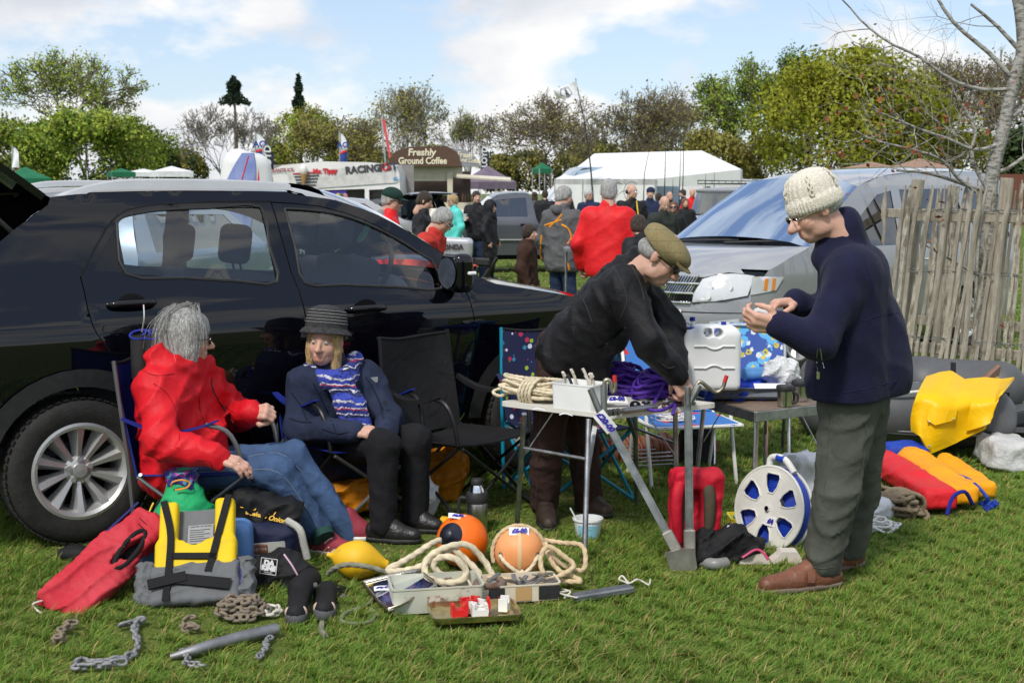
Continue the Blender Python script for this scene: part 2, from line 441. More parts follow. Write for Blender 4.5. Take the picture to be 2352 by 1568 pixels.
def on(o,pts,lift=.002,sm=4):
 """Points of a line seen at picture points, laid on the surface of part o (seams, zips, stripes)."""
 from mathutils.bvhtree import BVHTree
 off=OFF[o.name];me=o.data;b=BVHTree.FromPolygons([Vector(v.co)+Vector(off)for v in me.vertices],[tuple(p.vertices)for p in me.polygons]);out=[]
 P=catmull([A(x,y,0)for x,y in pts],sm)
 for x,y,_ in P:
  r=ray(x,y);h=b.ray_cast(Vector((0,0,CH)),Vector(r).normalized())
  if h[0]is not None:out.append(np.array(h[0])-norm(r)*lift)
 return out
def seam(o,pts,r,m,name='seam',lift=.001,n=6):
 P=on(o,pts,lift)
 if len(P)>2:mb=MB();mb.tube(P,r,n);return mb.build(name,m,o,True)
def blob(name,prims,h,m,parent=None,**k):
 v,f=solid(prims,h,**k);return obj(name,v,f,m,parent,smooth=True)
# ============================================================ ground and grass
def ground_mat():
 m=bpy.data.materials.new('field_ground');m.use_nodes=True;t=m.node_tree;n=t.nodes;l=t.links;b=n['Principled BSDF']
 tc=n.new('ShaderNodeTexCoord')
 def noise(sc,det=6,rough=.6):
  q=n.new('ShaderNodeTexNoise');q.inputs['Scale'].default_value=sc;q.inputs['Detail'].default_value=det;q.inputs['Roughness'].default_value=rough;l.new(tc.outputs['Object'],q.inputs['Vector']);return q.outputs[0]
 def ramp(src,stops):
  r=n.new('ShaderNodeValToRGB');e=r.color_ramp.elements
  e[0].position,e[0].color=stops[0][0],stops[0][1]+(1,);e[1].position,e[1].color=stops[-1][0],stops[-1][1]+(1,)
  for p,c in stops[1:-1]:q=e.new(p);q.color=c+(1,)
  l.new(src,r.inputs[0]);return r.outputs[0]
 a=ramp(noise(2.2),[(.3,(.085,.115,.022)),(.5,(.13,.18,.032)),(.7,(.19,.21,.055))])
 c=ramp(noise(26,4),[(.35,(.045,.075,.014)),(.65,(.16,.20,.045))])
 mx=n.new('ShaderNodeMix');mx.data_type='RGBA';mx.inputs[0].default_value=.45;l.new(a,mx.inputs[6]);l.new(c,mx.inputs[7])
 l.new(mx.outputs[2],b.inputs['Base Color']);b.inputs['Roughness'].default_value=.9;b.inputs['Specular IOR Level'].default_value=.15
 bp=n.new('ShaderNodeBump');bp.inputs['Strength'].default_value=.8;bp.inputs['Distance'].default_value=.05;l.new(noise(40,5),bp.inputs['Height']);l.new(bp.outputs[0],b.inputs['Normal'])
 return m
mb=MB();rr=[0,4,8,14,24,50,110,260,900]
V=[(0,0,0)]+[(r*math.cos(2*PI*j/48),r*math.sin(2*PI*j/48)+8,0)for r in rr[1:]for j in range(48)]
V[0]=(0,8,0)
f=[(0,1+j,1+(j+1)%48)for j in range(48)]+[(1+i*48+j,1+(i+1)*48+j,1+(i+1)*48+(j+1)%48,1+i*48+(j+1)%48)for i in range(len(rr)-2)for j in range(48)]
tag(obj('ground',V,f,ground_mat()),kind='structure')
def hgt(x,y):  # low-frequency tuft height field
 return .5+.5*np.sin(x*2.1+1.3*np.sin(y*1.7))*np.sin(y*2.6+1.1*np.sin(x*2.3))
# places where feet, wheels or gear press the grass flat: (x, y, radius)
PRESS=[]
def make_grass():
 rs=np.random.RandomState(3)
 bands=[(4.2,7.0,230000,.0020,.95),(7.0,11.0,130000,.0036,.9),(11.,22.,85000,.009,1.0),(22.,50.,40000,.02,1.1)]
 XS=[];YS=[];WS=[];HS=[]
 for y0,y1,n,w,hk in bands:
  u=rs.rand(n);y=np.sqrt(y0**2+u*(y1**2-y0**2));x=(rs.rand(n)*2-1)*(y*.43+.35)
  # clump the blades
  x+=.02*np.sin(x*41+y*13);y+=.02*np.sin(y*47+x*17)
  XS.append(x);YS.append(y);WS.append(np.full(n,w)*(.7+.7*rs.rand(n)));HS.append((.022+.044*rs.rand(n)**1.5)*hk*(.62+.85*hgt(x*1.7,y*1.7)*rs.rand(n)+.15))
 x=np.concatenate(XS);y=np.concatenate(YS);w=np.concatenate(WS);h=np.concatenate(HS);n=len(x)
 worn=np.zeros(n)
 for a,b,r in PRESS:
  d=np.hypot(x-a,y-b)/r;h*=np.where(d<1,.25+.75*d**2,1);worn=np.maximum(worn,np.clip(1-d,0,1))
 an=rs.rand(n)*2*PI;lean=(rs.rand(n)**.7)*1.5;wind=.35
 dx=np.cos(an)*lean+wind*.6;dy=np.sin(an)*lean
 px,py=-np.sin(an+rs.rand(n)),np.cos(an+rs.rand(n))
 z0=np.full(n,-.004)
 def P(t,k):
  return np.stack([x+dx*h*t**1.7+px*w*k,y+dy*h*t**1.7+py*w*k,z0+h*(t-.28*np.minimum(lean,1.2)*t*t)],1)
 V=np.stack([P(0,.9),P(0,-.9),P(.55,-.8),P(.55,.8),P(1,0)],1).reshape(-1,3)
 b=np.arange(n)[:,None]*5
 F4=b+np.array([[0,1,2,3]]);F3=b+np.array([[3,2,4]])
 me=bpy.data.meshes.new('grass');me.vertices.add(len(V));me.vertices.foreach_set('co',V.astype(np.float32).ravel())
 lp=np.concatenate([np.concatenate([F4,F3],1)]).astype(np.int32)  # 7 loops per blade
 me.loops.add(lp.size);me.loops.foreach_set('vertex_index',lp.ravel())
 st=(np.arange(n)[:,None]*7+np.array([[0,4]])).astype(np.int32).ravel();me.polygons.add(2*n);me.polygons.foreach_set('loop_start',st);me.update(calc_edges=True)
 me.polygons.foreach_set('use_smooth',np.ones(2*n,bool))
 patch=wob(np.stack([x,y,0*x],1),.45,4);q=rs.rand(n)
 g=np.stack([.125+.065*q,.245+.065*q,.031+.015*q],1)*(1+.22*patch)[:,None]
 ye=(rs.rand(n)<.17+.14*np.clip(patch,-1,1));g[ye]=np.stack([.29+.12*q[ye],.31+.07*q[ye],.06+.03*q[ye]],1)
 st_=rs.rand(n)<.06+.14*np.clip(-patch-.15,0,1)+.3*worn;g[st_]=np.stack([.40+.12*q[st_],.29+.08*q[st_],.13+.04*q[st_]],1)
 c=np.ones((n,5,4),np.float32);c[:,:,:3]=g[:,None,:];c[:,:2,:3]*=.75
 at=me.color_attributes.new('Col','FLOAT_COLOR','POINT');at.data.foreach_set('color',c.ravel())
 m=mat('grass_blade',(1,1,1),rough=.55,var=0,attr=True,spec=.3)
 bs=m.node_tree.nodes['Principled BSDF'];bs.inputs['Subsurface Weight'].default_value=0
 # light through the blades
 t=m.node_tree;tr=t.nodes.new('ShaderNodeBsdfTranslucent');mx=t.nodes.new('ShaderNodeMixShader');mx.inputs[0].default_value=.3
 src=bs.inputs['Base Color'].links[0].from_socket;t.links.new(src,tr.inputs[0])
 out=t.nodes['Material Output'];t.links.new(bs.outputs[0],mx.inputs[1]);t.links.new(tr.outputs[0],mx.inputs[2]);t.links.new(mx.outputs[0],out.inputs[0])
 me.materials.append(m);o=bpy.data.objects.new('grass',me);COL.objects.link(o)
 tag(o,'rough green meadow grass with straw coloured blades','grass',kind='stuff')
# ============================================================ vehicles
def glass_mat(name,tint=(.55,.62,.66),rough=.0,opac=.0,spec=(1,1,1),fk=1.6):
 if name in MATS:return MATS[name]
 m=bpy.data.materials.new(name);m.use_nodes=True;t=m.node_tree;n=t.nodes;l=t.links
 n.remove(n['Principled BSDF']);tr=n.new('ShaderNodeBsdfTransparent');tr.inputs[0].default_value=tint+(1,)
 gl=n.new('ShaderNodeBsdfGlossy');gl.inputs['Roughness'].default_value=rough;gl.inputs[0].default_value=spec+(1,)
 fr=n.new('ShaderNodeFresnel');fr.inputs[0].default_value=1.5
 ad=n.new('ShaderNodeMath');ad.operation='MULTIPLY_ADD';ad.inputs[1].default_value=fk;ad.inputs[2].default_value=.02+opac;l.new(fr.outputs[0],ad.inputs[0])
 nz=n.new('ShaderNodeTexNoise');nz.inputs['Scale'].default_value=3;tcn=n.new('ShaderNodeTexCoord');l.new(tcn.outputs['Object'],nz.inputs['Vector'])
 bp=n.new('ShaderNodeBump');bp.inputs['Strength'].default_value=.03;bp.inputs['Distance'].default_value=.02;l.new(nz.outputs[0],bp.inputs['Height']);l.new(bp.outputs[0],gl.inputs['Normal'])
 mx=n.new('ShaderNodeMixShader');l.new(ad.outputs[0],mx.inputs[0]);l.new(tr.outputs[0],mx.inputs[1]);l.new(gl.outputs[0],mx.inputs[2]);l.new(mx.outputs[0],n['Material Output'].inputs[0])
 MATS[name]=m;return m
def paint(name,col,metallic=.3,rough=.28,coat=1.,spec=.5):
 return mat(name,col,rough=rough,metal=metallic,var=.05,vs=2,coat=coat,cior=1.52,spec=spec)
M_TYRE=mat('tyre_rubber',(.018,.017,.016),rough=.8,var=.3,vs=20,bump=.2,bs=90)
M_RIM=mat('rim_alloy',(.58,.58,.57),rough=.4,metal=.7,var=.06)
M_DARKIN=mat('dark_cavity',(.006,.006,.007),rough=.9,var=.1)
M_BLKPL=mat('black_plastic',(.022,.022,.023),rough=.55,var=.2,vs=30,fine=.3,fs=500)
M_BLKGL=plastic('gloss_black',(.008,.008,.01),rough=.12)
M_SEAT=cloth('seat_cloth',(.05,.052,.055),rough=.9)
M_CHROME=metal('chrome',(.75,.76,.77),rough=.08,fine=.0)
M_LAMP=mat('lamp_red',(.35,.01,.015),rough=.1,coat=1)
M_GLASS=glass_mat('car_glass',(.80,.86,.87))
M_GLASS_D=glass_mat('dark_car_glass',(.10,.13,.17),opac=.06)
class Veh:
 def __init__(s,name,label,loc,rz,zs,ws,cat='car',group=None,taper=None):
  s.o=thing(name,label,cat,(loc[0],loc[1],0),rz,group);s.R=rotz(rz);s.loc=A(loc[0],loc[1],0);s.zs=zs;s.ws=ws;s.taper=taper
 def W(s,x,z):
  w=np.interp(z,s.zs,s.ws)
  if s.taper:w-=s.taper(x,z)
  return w
 def lray(s,px,py):
  return s.R.T@(A(0,0,CH)-s.loc),s.R.T@ray(px,py)
 def side(s,px,py,sgn=-1):
  """picture point -> (x, z) on the body side."""
  o,d=s.lray(px,py);x,z=0.,1.
  for _ in range(12):
   y=sgn*s.W(x,z);t=(y-o[1])/d[1];x,z=o[0]+d[0]*t,o[2]+d[2]*t
  return(x,z)
 def aty(s,px,py,y):o,d=s.lray(px,py);t=(y-o[1])/d[1];return o+d*t
 def atx(s,px,py,x):o,d=s.lray(px,py);t=(x-o[0])/d[0];return o+d*t
 def atz(s,px,py,z):o,d=s.lray(px,py);t=(z-o[2])/d[2];return o+d*t
 def panel(s,name,poly,holes,m,parent=None,h=.05,sgn=-1,out=0.,smooth=True):
  fn=lambda x,z:(x,sgn*(s.W(x,z)+out),z)
  v,f=region(poly,holes,h,fn,flip=(sgn>0));return obj(name,v,f,m,parent or s.o,smooth)
 def ribbon(s,name,pts,w,m,parent=None,sgn=-1,out=.003,th=.006):
  mb=MB();P=[A(x,sgn*(s.W(x,z)+out),z)for x,z in pts];mb.tube(P,w/2,6,sm=3);return mb.build(name,m,parent or s.o,True)
def wheel(parent,c,r,w,rimr,nsp,sgn=-1,rim_m=None,style='wedge'):
 """Wheel with its face towards sgn*y; returns the tyre part with the rim as its child."""
 c=np.asarray(c,float);R=np.array([[1,0,0],[0,0,-1],[0,1,0]],float)if sgn>0 else np.array([[1,0,0],[0,0,1],[0,-1,0]],float)
 R=np.array([[1,0,0],[0,0,sgn],[0,1,0]],float)
 ri=rimr+.006;hw=w/2
 pr=[(ri,-hw*.9),(ri+.03,-hw),(r-.05,-hw*1.02),(r-.018,-hw*.93),(r-.004,-hw*.78),(r,-hw*.4),(r,hw*.4),(r-.004,hw*.78),(r-.018,hw*.93),(r-.05,hw*1.02),(ri+.03,hw),(ri+.004,hw*.93),(ri,hw*.8)]
 mb=MB();mb.lathe(pr,56,cap=False)
 for k in range(56):  # tread blocks
  a=2*PI*(k+.5)/56
  for zc in(-.72,.72):mb.box((0,0,0),(.006,r*.07,hw*.36));vv=mb.v[-1];mb.v[-1]=(vv+A(r-.0005,0,zc*hw))@rotz(a).T
 mb.xf(R,c);ty=mb.build('wheel',M_TYRE,parent,True)
 rm=rim_m or M_RIM;mb=MB()
 mb.lathe([(rimr+.006,hw*.80),(rimr+.008,hw*.92),(rimr-.006,hw*.95),(rimr-.022,hw*.84),(rimr-.03,hw*.6),(rimr-.035,-hw*.6)],48,cap=False)
 zf=hw*.80
 for k in range(nsp):
  a=2*PI*(k+.5)/nsp;Q=rotz(a);r0,r1=.055,rimr-.02;w0,w1=.040,.088*10/nsp*rimr/.22
  zc=zf-.015
  P=[]
  for rr_,ww,zt,zb in((r0,w0,zc-.012,zc-.05),((r0+r1)/2,(w0+w1)/2*.9,zc+.004,zc-.045),(r1,w1,zf+.004,zc-.05)):
   P+=[(rr_,-ww/2,zb),(rr_,-ww*.28,zt),(rr_,ww*.10,zt+.004),(rr_,ww/2,zb)]
  f=[(i*4+j,i*4+j+1,i*4+5+j,i*4+4+j)for i in range(2)for j in range(3)]
  mb.add(np.array(P)@Q.T,f)
 mb.lathe([(.07,zf-.06),(.068,zf-.035),(.05,zf-.026),(.034,zf-.022),(.033,zf-.006),(0.0,zf-.004)],24)
 for k in range(5):
  a=2*PI*(k+.25)/5;mb.lathe([(.012,zf-.03),(.012,zf-.012),(.0,zf-.012)],8,(.052*math.cos(a),.052*math.sin(a),0))
 mb.xf(R,c);mb.build('rim',rm,ty,True,35)
 mb=MB();mb.lathe([(rimr-.03,-hw*.5),(0,-hw*.5)],24);mb.lathe([(.13,-hw*.3),(.13,-hw*.2),(0,-hw*.2)],24);mb.xf(R,c);mb.build('brake_disc',M_DARKIN,ty)
 return ty
def crown(v,L_,Rr,m,name,lift=0.,n=10,parent=None,edge=None):
 """Surface across the car between a left and a right edge polyline (local coordinates), bulged upwards."""
 L_=np.asarray(L_,float);Rr=np.asarray(Rr,float);mb=MB();P=[]
 for a,b,in zip(L_,Rr):
  P.append([a+(b-a)*t for t in np.linspace(0,1,n+1)])
 P=np.array(P)
 du=np.gradient(P,axis=1);dv=np.gradient(P,axis=0);nn=np.cross(du,dv);nn/=(np.linalg.norm(nn,axis=2)[...,None]+1e-9)
 if nn[...,2].mean()<0:nn=-nn
 t=np.linspace(0,1,n+1);bul=1-(2*t-1)**2;bul=bul**.6
 lf=np.asarray(lift if not np.isscalar(lift)else[lift]*len(P))[:,None,None]
 P=P+nn*bul[None,:,None]*lf
 k=n+1;f=[(i*k+j,i*k+j+1,(i+1)*k+j+1,(i+1)*k+j)for i in range(len(P)-1)for j in range(n)]
 return obj(name,P.reshape(-1,3),f,m,parent or v.o,True)
# ------------------------------------------------------------ the black estate car
def hero_car():
 z1=lambda x,y:(x*.2822,y*.2822+329.3)
 z2=lambda x,y:(x*.2822+564.5,y*.2822+376.3)
 z3=lambda x,y:(x*.2822,y*.2822+658.6)
 PH=rad(35);c0=G(195,1250);loc=c0[:2]+.885*np.array([-math.sin(PH),math.cos(PH)])
 tp=lambda x,z:.05*max(0,(-.35-x)/.5)**2+.16*max(0,(x-2.75)/.8)**2+.25*max(0,(x-1.75))*max(0,z-1.05)
 v=Veh('estate_car','black car with silver roof rails and raised tailgate behind the seated women',loc,PH,
   [.2,.3,.45,.62,.80,.93,1.0,1.06,1.12,1.3,1.5,1.6,1.75],[.80,.845,.862,.872,.890,.900,.896,.880,.852,.785,.705,.655,.56],taper=tp)
 PNT=paint('black_car_paint',(.0022,.0024,.0048),.0,.4,1.,.0)
 U=lambda pts:[v.side(*p)for p in pts]
 roof=U([z1(410,440),z1(620,415),z1(850,402),z1(1500,387),z1(2335,398),z2(370,245),z2(700,290),z2(960,370),z2(1200,480),z2(1500,660),z2(1700,790),z2(1850,885),z2(1960,950)])
 tail=U([z1(0,800),z1(130,690),z1(300,570),z1(390,500)])
 xb,zb=roof[-1]
 hood=[(xb+.06,zb-.02),(xb+.35,zb-.07),(xb+.7,zb-.14),(xb+.95,zb-.24),(3.50,.72)]
 nose=[(3.55,.5),(3.5,.32),(3.3,.25)]
 def arc(cx,r,a0,a1,n=14):return[(cx+r*math.cos(rad(a0+(a1-a0)*i/n)),.35+r*math.sin(rad(a0+(a1-a0)*i/n)))for i in range(n+1)]
 low=arc(2.65,.455,-12,192)+[(1.6,.25),(1.0,.25)]+arc(0,.455,-12,192)+[(-.75,.28),(-.85,.5),(-.86,.8),(-.80,1.02)]
 outer=low+tail+roof+hood+nose
 # door outlines
 rd_top=U([z1(660,1085),z1(700,1010),z1(780,850),z1(870,690),z1(915,630),z1(960,590),z1(1050,538),z1(1300,497),z1(1700,480),z1(2205,478)])
 bseam=U([z2(208,320),z2(280,560),z2(370,880),z2(440,1050),z2(490,1250)]);xbs=bseam[-1][0]
 bseam+=[(xbs+.03,.75),(xbs+.03,.5),(xbs,.33)]
 rseam=U([z1(690,1200),z1(720,1350),z1(760,1480),z3(800,390),z3(900,520),z3(1000,600)])
 rseam+=[(.45,.62),(.54,.42),(.56,.33)]
 fd_top=U([z2(215,318),z2(400,328),z2(600,350),z2(800,400),z2(1000,475),z2(1200,580),z2(1400,705),z2(1560,830),z2(1700,960),z2(1775,1010)])
 fseam=U([z2(1830,1140),z2(1860,1300),z2(1870,1560)]);fseam+=[(fseam[-1][0],.5),(fseam[-1][0]-.1,.36),(fseam[-1][0]-.2,.33)]
 sh=lambda P,d:[(x+d,z)for x,z in P]
 rear_door=rd_top+sh(bseam,-.004)+rseam[::-1]
 front_door=sh(bseam,.004)[::-1]+fd_top+fseam
 hole=[(x,z)for x,z in rd_top]+fd_top+fseam+[(xbs,.325)]+rseam[::-1]
 # body opening slightly larger than the doors
 ho=np.array(hole);cen=ho.mean(0);hole_b=[tuple(p+.006*norm(p-cen))for p in ho]
 rg=U([z1(950,650),z1(975,615),z1(1050,583),z1(1300,543),z1(1700,525),z1(2120,520),z1(2190,830),z1(2255,1128),z1(1900,1118),z1(1500,1095),z1(1025,1060)])
 qg=U([z1(760,1032),z1(845,850),z1(928,700),z1(965,870),z1(1003,1050)])
 fg=U([z2(315,365),z2(500,375),z2(700,400),z2(900,455),z2(1100,540),z2(1300,650),z2(1450,750),z2(1530,810),z2(1590,1015),z2(1200,1000),z2(800,985),z2(480,968),z2(400,670)])
 for sg in(-1,1):
  v.panel('body_side',outer,[hole_b],PNT,sgn=sg,h=.045)
  v.panel('door_shut',hole_b,[rg,qg,fg],M_DARKIN,sgn=sg,h=.08,out=-.012)
  dr=v.panel('rear_door',rear_door,[rg,qg],PNT,sgn=sg,h=.045)
  df=v.panel('front_door',front_door,[fg],PNT,sgn=sg,h=.045)
  v.panel('window',rg,[],M_GLASS,dr,sgn=sg,h=.08,out=-.006);v.panel('window',fg,[],M_GLASS,df,sgn=sg,h=.08,out=-.006)
  v.panel('quarter_window',qg,[],M_BLKGL,dr,sgn=sg,h=.08,out=-.003)
  for g,p in((rg,dr),(fg,df)):v.ribbon('window_seal',g+[g[0]],.016,M_BLKPL,p,sg,out=.0)
  v.ribbon('frame_groove',rd_top,.007,M_DARKIN,dr,sg,out=.0)
  # wheel arch cladding
  for cx,a0,a1 in((0,4,176),(2.65,4,176)):
   po=arc(cx,.485,a0,a1,18)+arc(cx,.40,a0,a1,18)[::-1]
   v.panel('arch_cladding',po,[],M_BLKPL,sgn=sg,h=.06,out=.012)
   mb=MB();n=18
   a_=arc(cx,.40,a0,a1,n);q=[A(x,sg*(v.W(x,z)+.012),z)for x,z in a_];q2=[A(x,sg*(v.W(x,z)-.28),z)for x,z in a_]
   mb.add(q+q2,[(i,i+1,n+2+i,n+1+i)for i in range(n)]);mb.build('arch_liner',M_DARKIN,v.o,True)
  # sill
  mb=MB();mb.bar((.5,sg*.845,.245),(2.15,sg*.845,.245),.05,.1,bev=.015);mb.build('sill',M_BLKPL,v.o)
  # handles
  for(px,py),p in(((302,697),dr),((840,708),df)):
   x,z=v.side(px,py);y=sg*(v.W(x,z));mb=MB()
   mb.tube([(x-.115,y,z),(x-.09,y+sg*.028,z+.002),(x,y+sg*.042,z+.004),(x+.09,y+sg*.030,z+.002),(x+.115,y,z)],[.008,.017,.018,.017,.009],10,sm=4);hn=mb.build('handle',M_BLKGL,p,True)
   mb=MB();mb.lathe([(.062,.004),(.058,.0),(.02,-.006),(0,-.008)],20,(0,0,0),sx=1.1,sy=.8);mb.xf(np.array([[1,0,0],[0,0,sg],[0,1,0]],float),(x,y+sg*.001,z));mb.build('handle_recess',M_BLKGL,hn,True)
 # roof, screen, bonnet
 def edge(pts,sg,din=0.):return[A(x,sg*(v.W(x,z)-din),z)for x,z in pts]
 ro=[p for p in roof if p[0]<v.side(*z2(700,290))[0]+.01]
 rs_=catmull([A(p[0],0,p[1])for p in ro],3);ro2=[(p[0],p[2])for p in rs_]
 crown(v,edge(ro2,1),edge(ro2,-1),PNT,'roof',.035)
 ws_=[p for p in roof if p[0]>ro[-1][0]-.01];ws2=[(p[0],p[2])for p in catmull([A(p[0],0,p[1])for p in ws_],2)]
 fwd=np.linspace(0,1,len(ws2))
 Lw=[p for p in edge(ws2,1,.05)];Rw=[p for p in edge(ws2,-1,.05)]
 for q,t in zip(Lw+Rw,list(fwd)*2):q[2]+=.004
 crown(v,Lw,Rw,M_GLASS,'windscreen',.09)
 hd=[roof[-1]]+hood;hd2=[(p[0],p[2])for p in catmull([A(p[0],0,p[1])for p in hd],3)]
 crown(v,edge(hd2,1),edge(hd2,-1),PNT,'bonnet',.05)
 ns=[hood[-1]]+nose;crown(v,edge(ns,1),edge(ns,-1),PNT,'front_bumper',.05)
 for sg in(-1,1):  # pillars beside the screen
  mb=MB();n=len(ws2);a=edge(ws2,sg,-.002);b=edge(ws2,sg,.052);b=[q+A(0,0,.004)for q in b]
  mb.add(a+b,[(i,i+1,n+i+1,n+i)for i in range(n-1)]);mb.build('pillar',M_BLKGL,v.o,True)
 # roof rails: silver bow on feet
 RAIL=mat('rail_silver',(.62,.62,.62),rough=.35,metal=.55,var=.04)
 for sg in(-1,1):
  pts=[z1(405,435),z1(560,380),z1(800,318),z1(1020,290),z1(1500,288),z1(2000,300),z1(2335,325),z2(300,175),z2(480,215),z2(600,250),z2(720,292)]
  y=-.60;P=[v.aty(px,py,y)for px,py in pts];P=[A(p[0],sg*abs(p[1]),p[2])for p in P]
  C=catmull(P,4);mb=MB();low_=np.interp(C[:,0],[q[0]for q in ro2],[q[1]for q in ro2])+.012
  V_=[];n=len(C)
  for i,p in enumerate(C):
   t=i/(n-1);b=max(low_[i],p[2]-.055)if .15<t<.80 else low_[i]-.015
   b=min(b,p[2]-.004);ins=sg*.02
   V_+=[(p[0],sg*.575,b),(p[0],sg*.63,b),(p[0],sg*.625,p[2]-.008),(p[0],sg*.605,p[2]),(p[0],sg*.585,p[2]-.006)]
  f=[(i*5+j,i*5+(j+1)%5,(i+1)*5+(j+1)%5,(i+1)*5+j)for i in range(n-1)for j in range(5)]
  mb.add(V_,f+[(0,1,2,3,4),tuple((n-1)*5+j for j in range(5))]);mb.build('roof_rail',RAIL,v.o,True,50)
 # aerial
 b=v.aty(*z1(345,340),-.0);b[2]=1.66;b[1]=0
 b=v.atz(*z1(345,345),1.645);mb=MB();mb.lathe([(.055,0),(.05,.012),(.03,.035),(.012,.05),(0,.052)],12,b,sx=1.3,sy=.55);fin=mb.build('aerial_base',M_BLKPL,v.o,True)
 tip=v.aty(*z1(140,80),b[1]);mb=MB();mb.tube([b+A(0,0,.03),tip],[.008,.006],8);mb.build('aerial',M_BLKPL,fin,True)
 # mirror
 x,z=v.side(*z2(1640,950));mb=MB();
 mc=v.aty(1050,626,-(v.W(x,z)+.10));v_,f_=solid([('b',(0,0,0),(.02,.058,.068),None,.04),('c',(0,.06,-.06),(-.02,.14,-.10),.028,.022)],.012,k=.03)
 mm=obj('mirror',v_+mc,f_,PNT,v.o,True)
 mb=MB();mb.lathe([(.0,0),(.082,0),(.084,.004)],20,sx=1.05,sy=1.0);mb.xf(np.array([[0,0,-1],[1,0,0],[0,1,0]],float),mc+A(-.064,0,0));mb.build('mirror_glass',M_CHROME,mm)
 mb=MB();mb.box(mc+A(.03,-.10,.0),(.05,.03,.02),bev=.006);mb.build('indicator',plastic('clear_lens',(.8,.8,.8),rough=.1),mm)
 # wheels
 for sg in(-1,1):
  wheel(v.o,(0,sg*.775,.35),.345,.225,.222,10,sg);wheel(v.o,(2.65,sg*.775,.35),.345,.225,.222,10,sg)
 # tail lamp, open tailgate
 x,z=v.side(2,668);mb=MB();mb.ball((x-.1,-v.W(x,z)+.03,z),(.11,.045,.075));mb.build('tail_lamp',M_LAMP,v.o,True)
 h0=ro[0];mb=MB()
 def gate(u,w):
  y=(u-.5)*2*(.60+.04*w-.05*w*w);s=w*1.15
  return A(h0[0]-.02-s*.86,y,h0[1]+.0+s*.42+.10*math.sin(w*2.6)+.035*(1-(2*u-1)**2))
 mb.slab(gate,12,12,.035);tg=mb.build('tailgate',PNT,v.o,True,50)
 mb=MB();mb.slab(lambda u,w:gate(.12+.76*u,.12+.5*w)+A(.02,0,-.055),8,6,.03);mb.build('rear_window',M_GLASS_D,tg,True)
 for sg in(-1,1):
  mb=MB();mb.tube([(h0[0]+.02,sg*.60,h0[1]-.35),(h0[0]-.55,sg*.58,h0[1]+.22)],.012,8);mb.build('gas_strut',M_BLKPL,tg)
 # cabin: floor, dash, seats
 mb=MB();mb.box((1.15,0,.45),(3.2,1.6,.06));mb.box((-.55,0,.62),(.5,1.5,.3));mb.build('cabin_floor',M_DARKIN,v.o)
 zb_=zb
 v_,f_=solid([('b',(1.98,0,.93),(.16,.66,.09),None,.05),('c',(1.80,-.36,1.04),(1.95,-.36,1.06),.10,.12)],.03,k=.05);obj('dashboard',v_,f_,mat('dash_plastic',(.10,.11,.125),rough=.7),v.o,True)
 mb=MB();c=v.aty(852,628,-.36);Q=roty(rad(-62));mb.tube([c+Q@A(.185*math.cos(t),.185*math.sin(t),0)for t in np.linspace(0,2*PI,28)],.016,8);mb.bar(c+Q@A(0,-.17,0),c+Q@A(0,.17,0),.05,.02);mb.build('steering_wheel',M_BLKPL,v.o,True)
 for(px,py,y,w)in((412,556,.30,.105),(540,560,-.30,.105),(772,524,-.36,.125),(690,530,.36,.11)):
  c=v.aty(px,py,y)
  st=blob('seat',[('b',c+A(.03,0,-.40),(.05,.19,.20),roty(rad(12)),.05),('b',c+A(.30,0,-.68),(.2,.19,.04),None,.05)],.025,M_SEAT,v.o,k=.06)
  blob('headrest',[('b',c,(.022,w-.05,.062),roty(rad(8)),.045)],.014,M_SEAT,st,k=.03)
  for dy in(-.05,.05):mb=MB();mb.tube([c+A(.0,dy,-.08),c+A(.02,dy,-.2)],.006,6);mb.build('headrest_post',M_CHROME,st)
 # tax disc and key tab stickers
 c=v.aty(805,596,.52);mb=MB();mb.lathe([(0,0),(.045,0),(.045,.002),(0,.002)],16);mb.xf(roty(rad(-60)),c);mb.build('screen_sticker',plastic('green_sticker',(.02,.4,.25)),v.o)
 return v
HERO=hero_car()
# ============================================================ people
SKIN=(.56,.35,.265)
M_SKIN=mat('skin',(.97,.95,.94),rough=.52,col2=(1.,.86,.82),vs=55,lo=.4,hi=.75,fine=.25,fs=240,attr=True,sub=.12)
M_EYEW=plastic('eye_white',(.42,.38,.36),rough=.25);M_IRIS=plastic('eye_iris',(.03,.035,.04),rough=.1)
M_LEATHER_BR=mat('brown_leather',(.17,.065,.035),rough=.45,var=.25,vs=14,bump=.25,bs=50)
M_LEATHER_BK=mat('black_leather',(.014,.013,.013),rough=.38,var=.3,vs=14,bump=.3,bs=50)
M_DENIM=cloth('blue_denim',(.055,.10,.20),var=.25,bs=18,bump=.5)
M_DENIM_D=cloth('dark_denim',(.02,.035,.075),var=.25)
M_BLACKCL=cloth('black_cloth',(.011,.011,.013),var=.2,bump=.5)
def hair_mat(name,c1,c2):
 return mat(name,c1,col2=c2,rough=.42,vs=26,lo=.3,hi=.7,det=8,bump=.9,bs=60,stretch=(3.2,3.2,.5),spec=.5)
H_GREY=hair_mat('grey_hair',(.20,.20,.19),(.62,.61,.59));H_BLOND=hair_mat('blond_hair',(.33,.20,.075),(.66,.48,.24))
H_BROWN=hair_mat('brown_hair',(.02,.012,.008),(.07,.045,.03));H_GING=hair_mat('ginger_hair',(.12,.045,.02),(.25,.11,.05));H_SILV=hair_mat('silver_hair',(.35,.35,.35),(.75,.74,.72))
